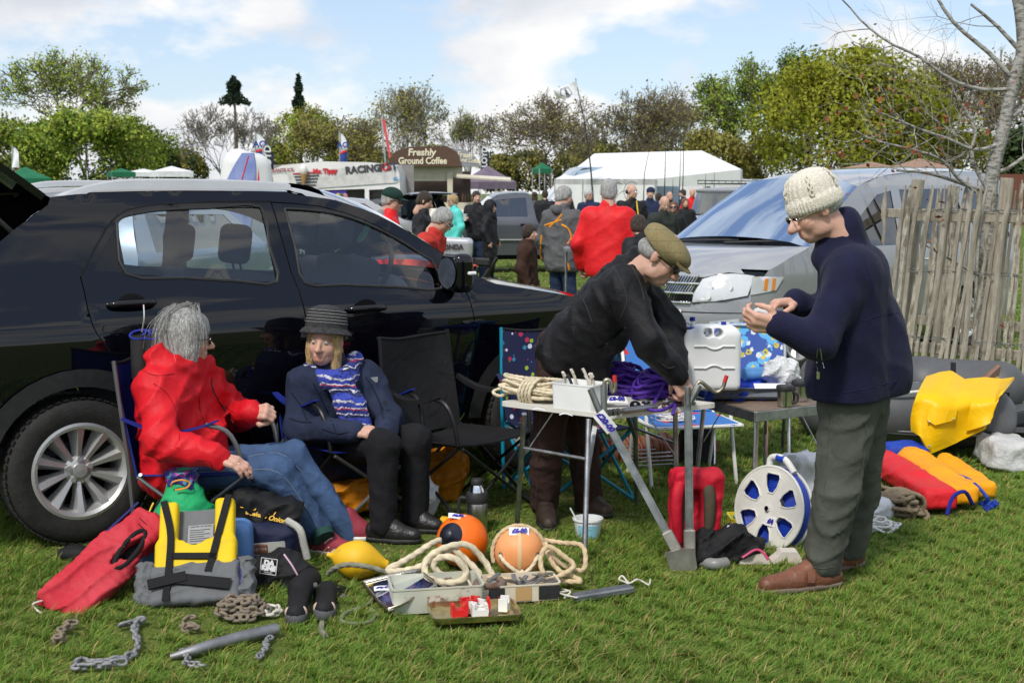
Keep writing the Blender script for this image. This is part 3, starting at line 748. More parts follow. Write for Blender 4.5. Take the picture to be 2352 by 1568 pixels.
def head_geo(c,fwd,up,sc,h,skin=SKIN,eyes=True,nose=1.,old=0.,mouth=.0,jaw=1.):
 f=norm(fwd);u=norm(np.asarray(up,float)-f*(np.asarray(up,float)@f));r=np.cross(f,u);R=np.stack([r,f,u],1)
 P=[('e',(0,-.015,.035),(.076,.097,.087)),('e',(0,.026,-.028),(.065,.061,.086)),('e',(0,.048,-.088),(.036*jaw,.036,.028)),
         ('e',(.034,.056,-.032),(.026,.024,.026)),('e',(-.034,.056,-.032),(.026,.024,.026)),('e',(.045,.01,-.07),(.018,.04,.03)),('e',(-.045,.01,-.07),(.018,.04,.03))]
 v,q=solid(P+[('c',(-.036,.074,.024),(.036,.074,.024),.012,.012),('c',(0,.080,.012),(0,.104+.008*nose,-.030),.008,.0135*nose),('e',(.011,.096,-.036),(.0085,.010,.008)),('e',(-.011,.096,-.036),(.0085,.010,.008)),
  ('c',(-.018,.084,-.063),(.018,.084,-.063),.0075,.0075),('c',(-.015,.083,-.077-mouth),(.015,.083,-.077-mouth),.0085,.0085),
  ('e',(.079,-.008,-.004),(.010,.020,.033),rotz(.35)),('e',(-.079,-.008,-.004),(.010,.020,.033),rotz(-.35)),
  ('c',(0,-.028,-.03),(0,-.05,-.16),.056,.060),
  ('e-',(.031,.094,.004),(.0145,.018,.0062)),('e-',(-.031,.094,.004),(.0145,.018,.0062)),('c-',(-.014,.095,-.070-mouth/2),(.014,.095,-.070-mouth/2),.0022+mouth*.35,.0022+mouth*.35)],h/sc,k=.014,amp=.0012+.001*old,freq=22)
 col=np.ones((len(v),3))*np.array(skin)
 def near(p,r_):return np.clip(1-np.linalg.norm((v-np.array(p))/np.array(r_),axis=1),0,1)[:,None]
 lip=np.clip(near((0,.09,-.069-mouth/2),(.028,.03,.018+mouth))*3,0,1);col=col*(1-lip)+lip*np.array([.50,.25,.20])
 pk=np.clip(near((0,.11,-.03),(.03,.04,.03))+near((.045,.07,-.03),(.035,.05,.03))*.8+near((-.045,.07,-.03),(.035,.05,.03))*.8+near((.08,0,0),(.03,.04,.05))+near((-.08,0,0),(.03,.04,.05)),0,.7);col=col*(1-pk*.25)+pk*.25*np.array([.62,.25,.19])
 br=np.clip(np.maximum(near((.032,.088,.027),(.026,.03,.007)),near((-.032,.088,.027),(.026,.03,.007)))*3,0,.7);col=col*(1-br)+br*np.array([.16,.11,.08])
 V=np.asarray(c,float)+(v*sc)@R.T
 to=lambda p:np.asarray(c,float)+R@(np.asarray(p,float)*sc)
 return V,q,col,to,R
def hand_geo(w,d,n,sc=1.,curl=.6,h=.006,thumb=1.,spread=.2,skin=SKIN):
 """Hand from wrist w towards d; n is the direction the back of the hand faces; thumb +1/-1 chooses the side."""
 d=norm(d);n=norm(np.asarray(n,float)-d*(np.asarray(n,float)@d));s=np.cross(d,n)*thumb
 L=lambda a,b,c_:np.asarray(w,float)+sc*(d*a+s*b+n*c_)
 P=[('c',L(-.03,0,0),L(.02,0,0),.027*sc,.026*sc),('c',L(.02,.018,0),L(.085,.028,.003),.019*sc,.015*sc),('c',L(.02,.0,0),L(.088,.004,.005),.02*sc,.016*sc),('c',L(.02,-.018,0),L(.08,-.028,.002),.019*sc,.014*sc)]
 fl=[(.030,.090,(.042,.026,.021)),(.010,.094,(.046,.029,.022)),(-.011,.090,(.042,.027,.021)),(-.031,.080,(.033,.021,.018))]
 for i,(b,a,ls)in enumerate(fl):
  p=L(a,b,.004);ang=0.;sp=spread*(1.5-i)*.12
  for j,ln in enumerate(ls):
   ang+=curl*(1.05,1.25,.8)[j]
   dr=d*math.cos(ang)*math.cos(sp)-n*math.sin(ang)+s*math.sin(sp)*math.cos(ang);q=p+sc*ln*norm(dr)
   P.append(('c',p,q,(.0095-.001*j)*sc,(.0088-.0012*j)*sc));p=q
 t0=L(.018,.026,-.008);t1=t0+sc*.042*norm(d*.75+s*.75-n*.35);t2=t1+sc*.030*norm(d*.95+s*(.25-.5*curl)-n*.45);t3=t2+sc*.024*norm(d*.9-s*.35*curl-n*.5)
 P+=[('c',t0,t1,.015*sc,.0115*sc),('c',t1,t2,.011*sc,.0098*sc),('c',t2,t3,.0095*sc,.008*sc)]
 v,q=solid(P,h,k=.009);col=np.ones((len(v),3))*np.array(skin)
 tip=np.clip(((v-np.asarray(w,float))@d/sc-.06)/.08,0,1)[:,None];col=col*(1-.25*tip)+.25*tip*np.array([.62,.30,.25])
 return v,q,col
PARTS={}
def figure(name,label,J,cfg,group=None):
 """One person. J: joints in world space. cfg: colours and shapes."""
 g=cfg.get;sc=g('sc',1.);h=g('h',.011);skin=g('skin',SKIN)
 pel=J['pe'];base=A(pel[0],pel[1],g('z0',0.));o=thing(name,label,'person',base,0,group,world=True)
 c=lambda a,b,ra,rb:('c',J[a]if isinstance(a,str)else a,J[b]if isinstance(b,str)else b,ra*sc,rb*sc)
 mid=lambda a,b,t=.5:np.asarray(a)*(1-t)+np.asarray(b)*t
 # ---- body: one skin-coloured figure (torso and limbs thinner than the clothes), fine head and hands
 parts=[]
 B=[c('nk','ch',.045,.06),c('ch','pe',.065,.075),c('sl','el',.038,.034),c('el','wl',.036,.025),c('sr','er',.038,.034),c('er','wr',.036,.025),c('hl','kl',.07,.05),c('kl','al',.048,.035),c('hr','kr',.07,.05),c('kr','ar',.048,.035),c('sl','sr',.035,.035)]
 if g('legs',True):v,q=solid(B,.03,k=.04)
 else:v,q=solid(B[:6]+B[-1:],.03,k=.04)
 parts.append((v,q,np.ones((len(v),3))*np.array(skin)))
 hv,hq,hc,to,HR=head_geo(J['hd'],J['hf'],J.get('hu',A(0,0,1)),g('hs',1.),g('hh',.0065),skin,nose=g('nose',1.),old=g('old',0),mouth=g('mouth',0),jaw=g('jaw',1.));parts.append((hv,hq,hc))
 v,q=solid([('c',to((0,-.03,-.06)),J['nk'],.054*sc,.06*sc)],.012,k=.01);parts.append((v,q,np.ones((len(v),3))*np.array(skin)))
 for s in('l','r'):
  if g('hand'+s,True):
   parts.append(hand_geo(J['w'+s],J['d'+s],J['n'+s],sc*g('hsz',1.),g('curl'+s,.55),g('hdh',.006),thumb=g('th'+s,1 if s=='l' else-1),skin=skin))
 V=[];Q=[];C=[];k=0
 for v,q,cc in parts:V.append(v);Q.append(q+k);C.append(cc);k+=len(v)
 body=obj('body',np.concatenate(V),np.concatenate(Q),M_SKIN,o,True,np.concatenate(C))
 if g('eyes',True):
  for s in(-1,1):
   mb=MB();e=to((s*.031,.0735,.004));mb.ball(e,.0125*g('hs',1.),10,8);eb=mb.build('eye',M_EYEW,o,True)
   mb=MB();mb.ball(to((s*.031,.0775,.0035)),.0088*g('hs',1.),8,6);mb.build('iris',M_IRIS,eb,True)
 # ---- trousers
 if g('trousers'):
  w=g('tw',1.);P=[('c',mid(J['hl'],J['pe'],.2),J['kl'],.098*sc*w,.078*sc*w),('c',J['kl'],J['al']+A(0,0,g('hem',.0)),.076*sc*w,.066*sc*w),('c',mid(J['hr'],J['pe'],.2),J['kr'],.098*sc*w,.078*sc*w),('c',J['kr'],J['ar']+A(0,0,g('hem',.0)),.076*sc*w,.066*sc*w),c('pe','pe',.13,.13),('c',J['hl'],J['hr'],.11*sc,.11*sc)]
  v,q=solid(P,h,k=.03,fold=g('tfold',.006),ffreq=4.5,seed=g('seed',3)+7,amp=.002,freq=9,clips=[(J['al']+A(0,0,g('hem',0)-.05),A(0,0,-1))]if g('clipt',True)else());obj('trousers',v,q,g('trousers'),o,True)
 # ---- shoes
 if g('shoes'):
  for s in('l','r'):
   a=J['a'+s];t=J['t'+s];zg=g('z0',0.);d=norm(A(t[0]-a[0],t[1]-a[1],0));hl=A(a[0],a[1],zg+.05)-d*.05;tt=A(t[0],t[1],zg+.038)
   v,q=solid([('c',hl,mid(hl,tt,.55),.044*sc,.047*sc),('c',mid(hl,tt,.55),tt-d*.02,.047*sc,.036*sc),('c',a,hl+d*.05,.048*sc,.05*sc),('c',A(a[0],a[1],zg+.11),mid(hl,tt,.5)+A(0,0,.025),.045*sc,.035*sc)],.008 if h<.015 else .018,k=.02,clips=[(A(0,0,zg+.004),A(0,0,-1))])
   sh=obj('shoe',v,q,g('shoes'),o,True)
   if h<.015:
    v,q=solid([('c',hl-A(0,0,.02),mid(hl,tt,.55)-A(0,0,.02),.047*sc,.052*sc),('c',mid(hl,tt,.55)-A(0,0,.02),tt-d*.02-A(0,0,.012),.052*sc,.040*sc)],.008,k=.015,clips=[(A(0,0,zg+.002),A(0,0,-1)),(A(0,0,zg+.026),A(0,0,1))]);obj('sole',v,q,g('sole',M_BLKPL),sh,True)
 # ---- jacket
 if g('jacket'):
  tr=g('tr',.135);w=g('jw',1.);up=norm(J['ch']-J['pe'])
  bot={s:mid(J['h'+s],J['pe'],.1)for s in 'lr'}
  P=[('c',mid(J['sl'],J['ch'],.30),bot['l']-up*g('jlen',.05),tr*.86*sc,tr*sc),('c',mid(J['sr'],J['ch'],.30),bot['r']-up*g('jlen',.05),tr*.86*sc,tr*sc),('c',mid(J['ch'],J['nk'],.35),J['pe']-up*g('jlen',.05),tr*.82*sc,tr*1.02*sc),
             ('c',J['sl'],J['el'],.082*sc*w,.066*sc*w),('c',J['el'],J['wl'],.066*sc*w,.050*sc*w),('c',J['sr'],J['er'],.082*sc*w,.066*sc*w),('c',J['er'],J['wr'],.066*sc*w,.050*sc*w),('c',J['sl'],J['sr'],.075*sc,.075*sc)]
  P+=[('c',J['nk']+A(0,0,-.02),mid(J['nk'],J['hd'],.18),.085*sc,.08*sc)]if g('collar',True)else[]
  P+=g('jadd',[])
  cl=[(J['pe']-up*g('hemj',.12),-up)]
  for s in 'lr':
   e=norm(J['w'+s]-J['e'+s])
  v,q=solid(P,h,k=.045,fold=g('jfold',.008),ffreq=g('jff',4.),seed=g('seed',3),amp=.002,freq=8,clips=cl if g('clipj',True)else());jk=obj('jacket',v,q,g('jacket'),o,True);o_j=jk
 else:jk=o
 # ---- hair and hats
 hs=g('hs',1.)
 def hp(kind,p,r,R=None):  # head-space ellipsoid
  return('e'+kind,to(p),tuple(np.array(r)*hs),HR if R is None else HR@R)
 hair=g('hair');hm=g('hairm',H_BROWN);hr_=g('hrh',.008)
 if hair=='short':
  v,q=solid([hp('',(0,-.018,.042),(.084,.104,.094)),hp('',(0,-.06,-.02),(.072,.06,.07)),hp('',(.06,-.01,.0),(.025,.035,.045)),hp('',(-.06,-.01,.0),(.025,.035,.045)),hp('-',(0,.115,-.035),(.085,.085,.085)),hp('-',(0,.02,-.11),(.12,.11,.07))],hr_,k=.02,amp=.004,freq=28);obj('hair',v,q,hm,o,True)
 elif hair=='fringe':
  v,q=solid([hp('',(0,-.015,.042),(.092,.110,.098)),hp('',(0,-.06,-.03),(.082,.06,.08)),hp('',(.066,.0,-.01),(.026,.045,.06)),hp('',(-.066,.0,-.01),(.026,.045,.06)),hp('-',(0,.125,-.055),(.088,.085,.10)),hp('-',(0,.02,-.13),(.12,.11,.07))],hr_,k=.02,amp=.005,freq=24);obj('hair',v,q,hm,o,True)
 elif hair=='rim':  # hair left at the sides and back only
  v,q=solid([hp('',(0,-.05,.0),(.083,.075,.05)),hp('-',(0,-.02,.085),(.1,.12,.055)),hp('-',(0,.1,-.03),(.1,.09,.1)),hp('-',(0,.02,-.1),(.12,.1,.055))],hr_,k=.012,amp=.003,freq=30);obj('hair',v,q,hm,o,True)
 elif hair=='bob':
  v,q=solid([hp('',(0,-.018,.040),(.098,.116,.100)),hp('',(0,-.055,-.05),(.092,.075,.095)),hp('',(.070,-.0,-.05),(.032,.055,.095)),hp('',(-.070,-.0,-.05),(.032,.055,.095)),hp('-',(0,.135,-.045),(.062,.095,.10)),hp('-',(0,.0,-.175),(.14,.14,.06))],hr_,k=.03,amp=.006,freq=14);ho_=obj('hair',v,q,hm,o,True)
 elif hair=='long':
  v,q=solid([hp('',(0,-.02,.035),(.086,.104,.09)),hp('',(0,-.06,-.07),(.078,.05,.11)),hp('',(.066,.012,-.075),(.026,.035,.12)),hp('',(-.066,.012,-.075),(.026,.035,.12)),hp('-',(0,.12,-.045),(.056,.09,.12))],hr_,k=.02,amp=.005,freq=18);obj('hair',v,q,hm,o,True)
 o_parts={c_.name.split('.')[0]:c_ for c_ in o.children};PARTS[o.name]=o_parts
 return o,to,HR,body
def strands(parent,to,m,roots,n,r=.0012,name='hair_strands',seed=1):
 """Loose hair strands: roots is a list of head-space polylines that are jittered."""
 rs=np.random.RandomState(seed);mb=MB()
 for i in range(n):
  p=roots[rs.randint(len(roots))];j=rs.normal(size=3)*.012
  mb.tube([to(np.array(q)+j*(1+.5*k)+rs.normal(size=3)*.003)for k,q in enumerate(p)],[r,r,r*.4],4,sm=4)
 return mb.build(name,m,parent,True)
def glasses(parent,to,m,lens=None,w=.026,hgt=.019,arm=True,name='glasses',r=.0022):
 """Frame, two lenses as children."""
 mb=MB()
 for s in(-1,1):
  mb.tube([to((s*.033+w*math.cos(a),.098,.0+hgt*math.sin(a)))for a in np.linspace(0,2*PI,16)],r,6)
  if arm:mb.tube([to((s*(.033+w),.097,.004)),to((s*.078,.07,.008)),to((s*.084,.0,.006)),to((s*.083,-.02,-.006))],r,6)
 mb.tube([to((-.008,.099,.002)),to((.008,.099,.002))],r,6);fr=mb.build(name,m,parent,True)
 for s in(-1,1):
  mb=MB();mb.add([to((s*.033+w*.95*math.cos(a),.0985,hgt*.95*math.sin(a)))for a in np.linspace(0,2*PI,14,endpoint=False)],[tuple(range(14))]);mb.build('lens',lens or M_GLASS,fr)
 return fr
# ------------------------------------------------------------ the four people at the stall
def J_(d):return{k:(D(*p)if len(p)==3 and not k[0]in 'dnh' or k=='hd' else np.array(p,float))for k,p in d.items()}
def jn(px,dirs):
 J={k:D(*p)for k,p in px.items()};J.update({k:np.array(v,float)for k,v in dirs.items()});return J
M_RED_J=cloth('red_waterproof',(.58,.009,.017),var=.05,rough=.55,bump=.5,bs=9,fine=.1)
M_NAVY_C=cloth('navy_wool',(.022,.030,.062),var=.2,bump=.4,bs=16,fine=.8,fs=300)
M_NAVY_F=cloth('navy_fleece',(.009,.0095,.034),var=.15,bump=.45,bs=9,fine=.9,fs=230,sheen=.05)
M_BLK_J=cloth('black_jacket',(.010,.010,.012),var=.2,rough=.6,bump=.7,bs=10)
M_BROWN_T=cloth('brown_trousers',(.042,.022,.019),var=.2,bump=.6,bs=12)
M_GREEN_T=cloth('grey_green_trousers',(.070,.074,.060),var=.15,bump=.6,bs=10)
# --- woman in the red jacket, seated, turned to her neighbour
J=jn(dict(hd=(430,776,5.98),nk=(408,850,5.97),ch=(412,925,5.98),pe=(400,1075,6.0),sr=(362,893,5.80),sl=(470,880,6.17),er=(368,1012,5.64),wr=(497,1050,5.60),el=(545,955,6.25),wl=(580,948,6.02),
   hr=(398,1085,5.90),hl=(420,1078,6.12),kr=(632,1078,5.78),kl=(672,1050,6.08),ar=(735,1228,5.86),al=(800,1222,6.10),tr=(800,1262,5.80),tl=(870,1250,6.08)),
       dict(hf=(.93,.28,-.10),hu=(0.05,0,1),dr=(.93,-.1,-.25),nr=(.25,-.35,.9),dl=(.8,-.5,.15),nl=(-.3,-.7,.5)))
o,to,HR,body=figure('person','seated woman in a red jacket and jeans with grey bobbed hair',J,dict(jacket=M_RED_J,trousers=M_DENIM,shoes=mat('red_canvas',(.27,.03,.05),rough=.8,fine=.3),sole=plastic('white_rubber',(.7,.68,.64)),hair='bob',hairm=H_GREY,tr=.150,jw=1.10,jlen=.0,hemj=.10,jfold=.011,jff=4.2,curlr=.35,curll=1.25,tw=.98,tfold=.006,hs=1.02,seed=11,clipt=False,
      jadd=[('c',D(365,822,5.86),D(400,808,6.12),.058,.056),('c',D(400,842,5.86),D(470,838,6.05),.045,.045),('c',D(420,1010,6.0),D(450,1010,6.0),.165,.15)]))
glasses(o,to,M_BLKGL,r=.004)
strands(o,to,H_GREY,[[(0,.02,.14),(.09,.03,.07),(.10,.03,-.02)],[(0,-.02,.14),(-.09,-.02,.07),(-.10,.0,-.04)],[(0,-.06,.13),(.05,-.12,.05),(.05,-.12,-.06)],[(0,-.06,.13),(-.05,-.12,.05),(-.05,-.12,-.06)],[(0,.0,.14),(.06,-.09,.08),(.09,-.06,-.06)],[(0,.0,.14),(-.06,-.09,.08),(-.09,-.06,-.06)]],280,r=.0011)
mb=MB();w=J['wr'];q=w+norm(J['dr'])*.105;mb.tube([q+.0105*(A(0,1,0)*math.cos(a)+A(0,0,1)*math.sin(a))for a in np.linspace(0,2*PI,12)],.002,6);mb.build('ring',metal('gold',(.8,.55,.2),rough=.2),o,True)
mb=MB();mb.tube([D(738,1222,5.8),D(745,1236,5.78)],.052,12);mb.build('sock',cloth('green_sock',(.02,.06,.05)),o,True)
LACE=plastic('cream_lace',(.62,.58,.5),rough=.8)
for k in range(5):mb=MB();p=J['ar']*(1-.2-.12*k)+J['tr']*(.2+.12*k)+A(0,-.03,.035-.012*k);mb.tube([p+A(-.03,-.01,-.01),p+A(0,0,.012),p+A(.03,.02,-.005)],.004,6,sm=3);mb.build('lace',LACE,o,True)
pt=PARTS[o.name];DR=cloth('red_seam',(.30,.006,.012));SEW=cloth('denim_seam',(.16,.20,.28))
seam(pt['jacket'],[(487,868),(488,890),(505,925),(530,960),(548,1000),(550,1040)],.0035,M_BLKPL,'zip')
for P in([(352,880),(385,905),(410,960),(412,1010)],[(300,925),(315,990),(345,1040)],[(455,890),(465,960),(500,1000)],[(500,925),(535,945),(560,968)],[(450,1055),(478,1058),(488,1075)],[(325,850),(360,862),(400,858)]):seam(pt['jacket'],P,.002,DR)
for P in([(455,1085),(560,1080),(640,1085),(700,1160),(735,1220)],[(560,1050),(640,1040),(690,1080)],[(722,1232),(735,1226),(752,1222)]):seam(pt['trousers'],P,.0022,SEW)
# --- woman with the striped scarf
J=jn(dict(hd=(746,783,6.44),nk=(765,850,6.50),ch=(775,915,6.52),pe=(785,1020,6.60),sr=(700,882,6.48),sl=(842,872,6.62),er=(690,985,6.36),wr=(812,990,6.14),el=(893,965,6.46),wl=(888,988,6.20),
   hr=(750,1030,6.55),hl=(835,1025,6.62),kr=(880,1022,6.10),kl=(955,1012,6.26),ar=(880,1205,6.06),al=(952,1190,6.26),tr=(960,1258,6.02),tl=(1010,1235,6.20)),
       dict(hf=(-.18,-.97,-.04),hu=(.06,0,1),dr=(.85,-.35,.0),nr=(.0,-.45,.9),dl=(-.55,-.6,-.25),nl=(.25,-.5,.85)))
o,to,HR,body=figure('person','seated woman with a striped hat and blue patterned scarf',J,dict(jacket=M_NAVY_C,trousers=M_BLACKCL,shoes=M_LEATHER_BK,hair='long',hairm=H_BLOND,tr=.142,jw=1.05,jlen=.03,hemj=.19,jfold=.007,hs=1.0,curlr=.8,curll=.55,seed=21,tw=.98,mouth=.004,clipt=False,hh=.0055,
      jadd=[('c',D(700,1010,6.5),D(690,1150,6.55),.10,.10),('c',D(705,868,6.42),D(760,880,6.40),.05,.04)]))
SC=bpy.data.materials.new('knit_scarf');SC.use_nodes=True
def scarf_nodes(m):
 t=m.node_tree;n=t.nodes;l=t.links;b=n['Principled BSDF'];tc=n.new('ShaderNodeTexCoord');sp_=n.new('ShaderNodeSeparateXYZ');l.new(tc.outputs['Object'],sp_.inputs[0])
 def band(freq,ph,lo,hi):
  a=n.new('ShaderNodeMath');a.operation='MULTIPLY_ADD';a.inputs[1].default_value=freq;a.inputs[2].default_value=ph;l.new(sp_.outputs[2],a.inputs[0])
  no=n.new('ShaderNodeTexNoise');no.inputs['Scale'].default_value=14;l.new(tc.outputs['Object'],no.inputs['Vector'])
  w=n.new('ShaderNodeMath');w.operation='MULTIPLY_ADD';w.inputs[1].default_value=.55;l.new(no.outputs[0],w.inputs[0]);l.new(a.outputs[0],w.inputs[2])
  f=n.new('ShaderNodeMath');f.operation='FRACT';l.new(w.outputs[0],f.inputs[0])
  r=n.new('ShaderNodeValToRGB');r.color_ramp.interpolation='CONSTANT';l.new(f.outputs[0],r.inputs[0]);return r
 r=band(9,0,0,1);e=r.color_ramp.elements;e[0].color=(.035,.06,.38,1);e[1].position=.28;e[1].color=(.015,.018,.07,1)
 for p,c in((.40,(.55,.56,.6)),(.46,(.02,.03,.16)),(.60,(.42,.03,.08)),(.66,(.55,.56,.6)),(.72,(.03,.05,.33)),(.90,(.5,.5,.55))):q=e.new(p);q.color=c+(1,)
 vo=n.new('ShaderNodeTexVoronoi');vo.inputs['Scale'].default_value=75;l.new(tc.outputs['Object'],vo.inputs['Vector'])
 r2=n.new('ShaderNodeValToRGB');r2.color_ramp.elements[0].position=.25;r2.color_ramp.elements[1].position=.4;l.new(vo.outputs[0],r2.inputs[0])
 mx=n.new('ShaderNodeMix');mx.data_type='RGBA';mx.inputs[6].default_value=(.03,.04,.22,1);l.new(r2.outputs[0],mx.inputs[0]);l.new(r.outputs[0],mx.inputs[7]);l.new(mx.outputs[2],b.inputs['Base Color'])
 b.inputs['Roughness'].default_value=.95;bp=n.new('ShaderNodeBump');bp.inputs['Strength'].default_value=.8;bp.inputs['Distance'].default_value=.006;l.new(vo.outputs[0],bp.inputs['Height']);l.new(bp.outputs[0],b.inputs['Normal'])
scarf_nodes(SC)
v,q=solid([('c',D(715,850,6.44),D(752,874,6.38),.036,.042),('c',D(752,874,6.38),D(800,862,6.42),.042,.045),('c',D(800,862,6.42),D(815,825,6.54),.042,.04),('c',D(715,850,6.44),D(735,840,6.58),.036,.035),
      ('b',D(790,900,6.345),(.055,.012,.09),roty(rad(-22)),.014),('b',D(815,960,6.31),(.055,.010,.10),roty(rad(-14)),.014)],.009,k=.025,fold=.006,ffreq=7,amp=.002,freq=12)
obj('scarf',v,q,SC,o,True)
# hat: crown and brim
HATM=mat('grey_felt',(.035,.035,.037),rough=.95,var=.4,vs=60,fine=.8,fs=400);HATL=mat('pale_felt',(.16,.16,.16),rough=.95,var=.3,vs=80,fine=.8,fs=400)
top=to((0,-.016,.066));Q=HR@rotx(rad(10));mb=MB()
mb.lathe([(.128,-.034),(.130,-.029),(.119,-.016),(.1045,-.002),(.103,.03),(.096,.068),(.078,.094),(.044,.109),(0,.113)],40,top,Q);ht=mb.build('hat',HATM,o,True)
for k in range(5):mb=MB();rr=(.1045,.1025,.0995,.0965,.0925)[k];mb.lathe([(rr,-.003),(rr+.003,0),(rr,.003)],40,top+Q@A(0,0,.022+.015*k),Q,cap=False);mb.build('hat_stripe',HATL,ht,True)
pt=PARTS[o.name];NS=cloth('navy_seam',(.010,.014,.03))
for P in([(720,880),(745,930),(765,975),(775,1000)],[(850,880),(870,920),(885,975)],[(668,900),(690,930),(705,965)],[(740,985),(775,995),(800,992)],[(665,960),(690,968),(715,970)],[(840,865),(862,900),(880,940)]):seam(pt['jacket'],P,.0035,NS)
for px,py in((862,850),):mb=MB();mb.slab(lambda u,w:D(838+30*u,868+12*w-3*u,6.50),4,2,.006);mb.build('shoulder_tab',cloth('grey_melange',(.25,.26,.27)),o)
mb=MB();mb.lathe([(0,.004),(.011,.004),(.012,0)],12);mb.xf(rotx(rad(80)),D(884,925,6.36));mb.build('button',M_BLKGL,o)
# --- man in the flat cap leaning over the table
J=jn(dict(hd=(1518,592,6.17),nk=(1462,606,6.27),ch=(1400,668,6.30),pe=(1292,806,6.46),sr=(1432,664,6.08),sl=(1462,640,6.48),er=(1492,782,5.98),wr=(1552,862,6.02),el=(1536,752,6.42),wl=(1553,846,6.22),
   hr=(1282,830,6.38),hl=(1312,820,6.58),kr=(1255,1012,6.38),kl=(1338,1010,6.58),ar=(1252,1178,6.47),al=(1352,1172,6.62),tr=(1262,1205,6.22),tl=(1398,1192,6.50)),
       dict(hf=(.74,-.28,-.61),hu=(.5,-.1,.85),dr=(.5,.05,-.86),nr=(.25,-.85,.45),dl=(.35,-.1,-.93),nl=(.8,-.5,.3)))
o,to,HR,body=figure('person','man in a tweed flat cap and black jacket leaning over the white table',J,dict(jacket=M_BLK_J,trousers=M_BROWN_T,shoes=mat('dark_brown_boot',(.045,.028,.02),rough=.6,var=.3,bump=.3),hair='rim',hairm=H_GREY,tr=.132,jw=1.02,jlen=-.03,hemj=.16,jfold=.013,jff=3.6,tfold=.010,hs=1.04,curlr=.85,curll=.7,tw=1.02,seed=31,old=1,nose=1.1,hsz=1.08,clipt=False,hem=.05,
      jadd=[('c',D(1400,762,6.28),D(1335,822,6.38),.10,.12),('c',D(1305,825,6.40),D(1375,848,6.34),.11,.07)],clipj=False))
glasses(o,to,M_BLKGL,lens=M_BLKGL,w=.024,hgt=.017,r=.003)
TW=bpy.data.materials.new('tweed');TW.use_nodes=True
def tweed(m):
 t=m.node_tree;n=t.nodes;l=t.links;b=n['Principled BSDF'];tc=n.new('ShaderNodeTexCoord')
 no=n.new('ShaderNodeTexNoise');no.inputs['Scale'].default_value=320;no.inputs['Detail'].default_value=2;l.new(tc.outputs['Object'],no.inputs['Vector'])
 r=n.new('ShaderNodeValToRGB');r.color_ramp.elements[0].position=.35;r.color_ramp.elements[1].position=.65;r.color_ramp.elements[0].color=(.15,.12,.05,1);r.color_ramp.elements[1].color=(.30,.25,.12,1);l.new(no.outputs[0],r.inputs[0])
 base=r.outputs[0]
 for ax,ph,c in(('X',.0,(.25,.10,.03)),('Z',.02,(.06,.075,.05)),('Y',.01,(.25,.10,.03))):
  sp_=n.new('ShaderNodeSeparateXYZ');l.new(tc.outputs['Object'],sp_.inputs[0]);a=n.new('ShaderNodeMath');a.operation='MULTIPLY_ADD';a.inputs[1].default_value=19;a.inputs[2].default_value=ph;l.new(sp_.outputs[ax],a.inputs[0])
  f=n.new('ShaderNodeMath');f.operation='FRACT';l.new(a.outputs[0],f.inputs[0]);g=n.new('ShaderNodeMath');g.operation='LESS_THAN';g.inputs[1].default_value=.05;l.new(f.outputs[0],g.inputs[0])
  k=n.new('ShaderNodeMath');k.operation='MULTIPLY';k.inputs[1].default_value=.6;l.new(g.outputs[0],k.inputs[0])
  mx=n.new('ShaderNodeMix');mx.data_type='RGBA';l.new(k.outputs[0],mx.inputs[0]);l.new(base,mx.inputs[6]);mx.inputs[7].default_value=c+(1,);base=mx.outputs[2]
 l.new(base,b.inputs['Base Color']);b.inputs['Roughness'].default_value=.95;bp=n.new('ShaderNodeBump');bp.inputs['Strength'].default_value=.5;bp.inputs['Distance'].default_value=.004;l.new(no.outputs[0],bp.inputs['Height']);l.new(bp.outputs[0],b.inputs['Normal'])
tweed(TW)
v,q=solid([('e',to((0,-.015,.062)),(.106,.130,.060),HR@rotx(rad(-10))),('e',to((0,.055,.062)),(.092,.075,.040),HR@rotx(rad(-14))),('e',to((0,-.03,.035)),(.096,.110,.055),HR@rotx(rad(-8)))],.007,k=.03,amp=.0015,freq=14,clips=[(to((0,0,.012)),-(HR@A(0,.25,1)))])
cap=obj('flat_cap',v,q,TW,o,True)
mb=MB();mb.slab(lambda u,w:to(((u-.5)*(.165-.06*w*w),.085+.065*w*(1-(2*u-1)**2*.55),.050-.022*w-.05*(u-.5)**2)),12,6,.008);mb.build('cap_peak',TW,cap,True)
mb=MB();wq=J['wl'];mb.tube([wq+.034*(norm(np.cross(J['dl'],A(0,1,0)))*math.cos(a)+A(0,1,0)*math.sin(a))+norm(J['dl'])*.02 for a in np.linspace(0,2*PI,14)],.006,6);mb.build('wristband',plastic('pink_band',(.8,.12,.16)),o,True)
pt=PARTS[o.name];BS=cloth('black_seam',(.035,.035,.04));TS=cloth('brown_seam',(.075,.045,.04))
for P in([(1376,802),(1405,778),(1436,752)],):seam(pt['jacket'],P,.006,M_BLKGL,'pocket_zip')
for P in([(1400,600),(1425,640),(1440,690),(1425,730)],[(1300,640),(1340,690),(1360,740)],[(1235,850),(1290,870),(1360,872)],[(1520,835),(1535,845),(1550,842)],[(1450,610),(1470,650),(1480,690)]):seam(pt['jacket'],P,.003,BS)
for P in([(1245,880),(1240,990),(1235,1080),(1230,1170)],[(1310,890),(1330,1000),(1325,1100)]):seam(pt['trousers'],P,.0025,TS)
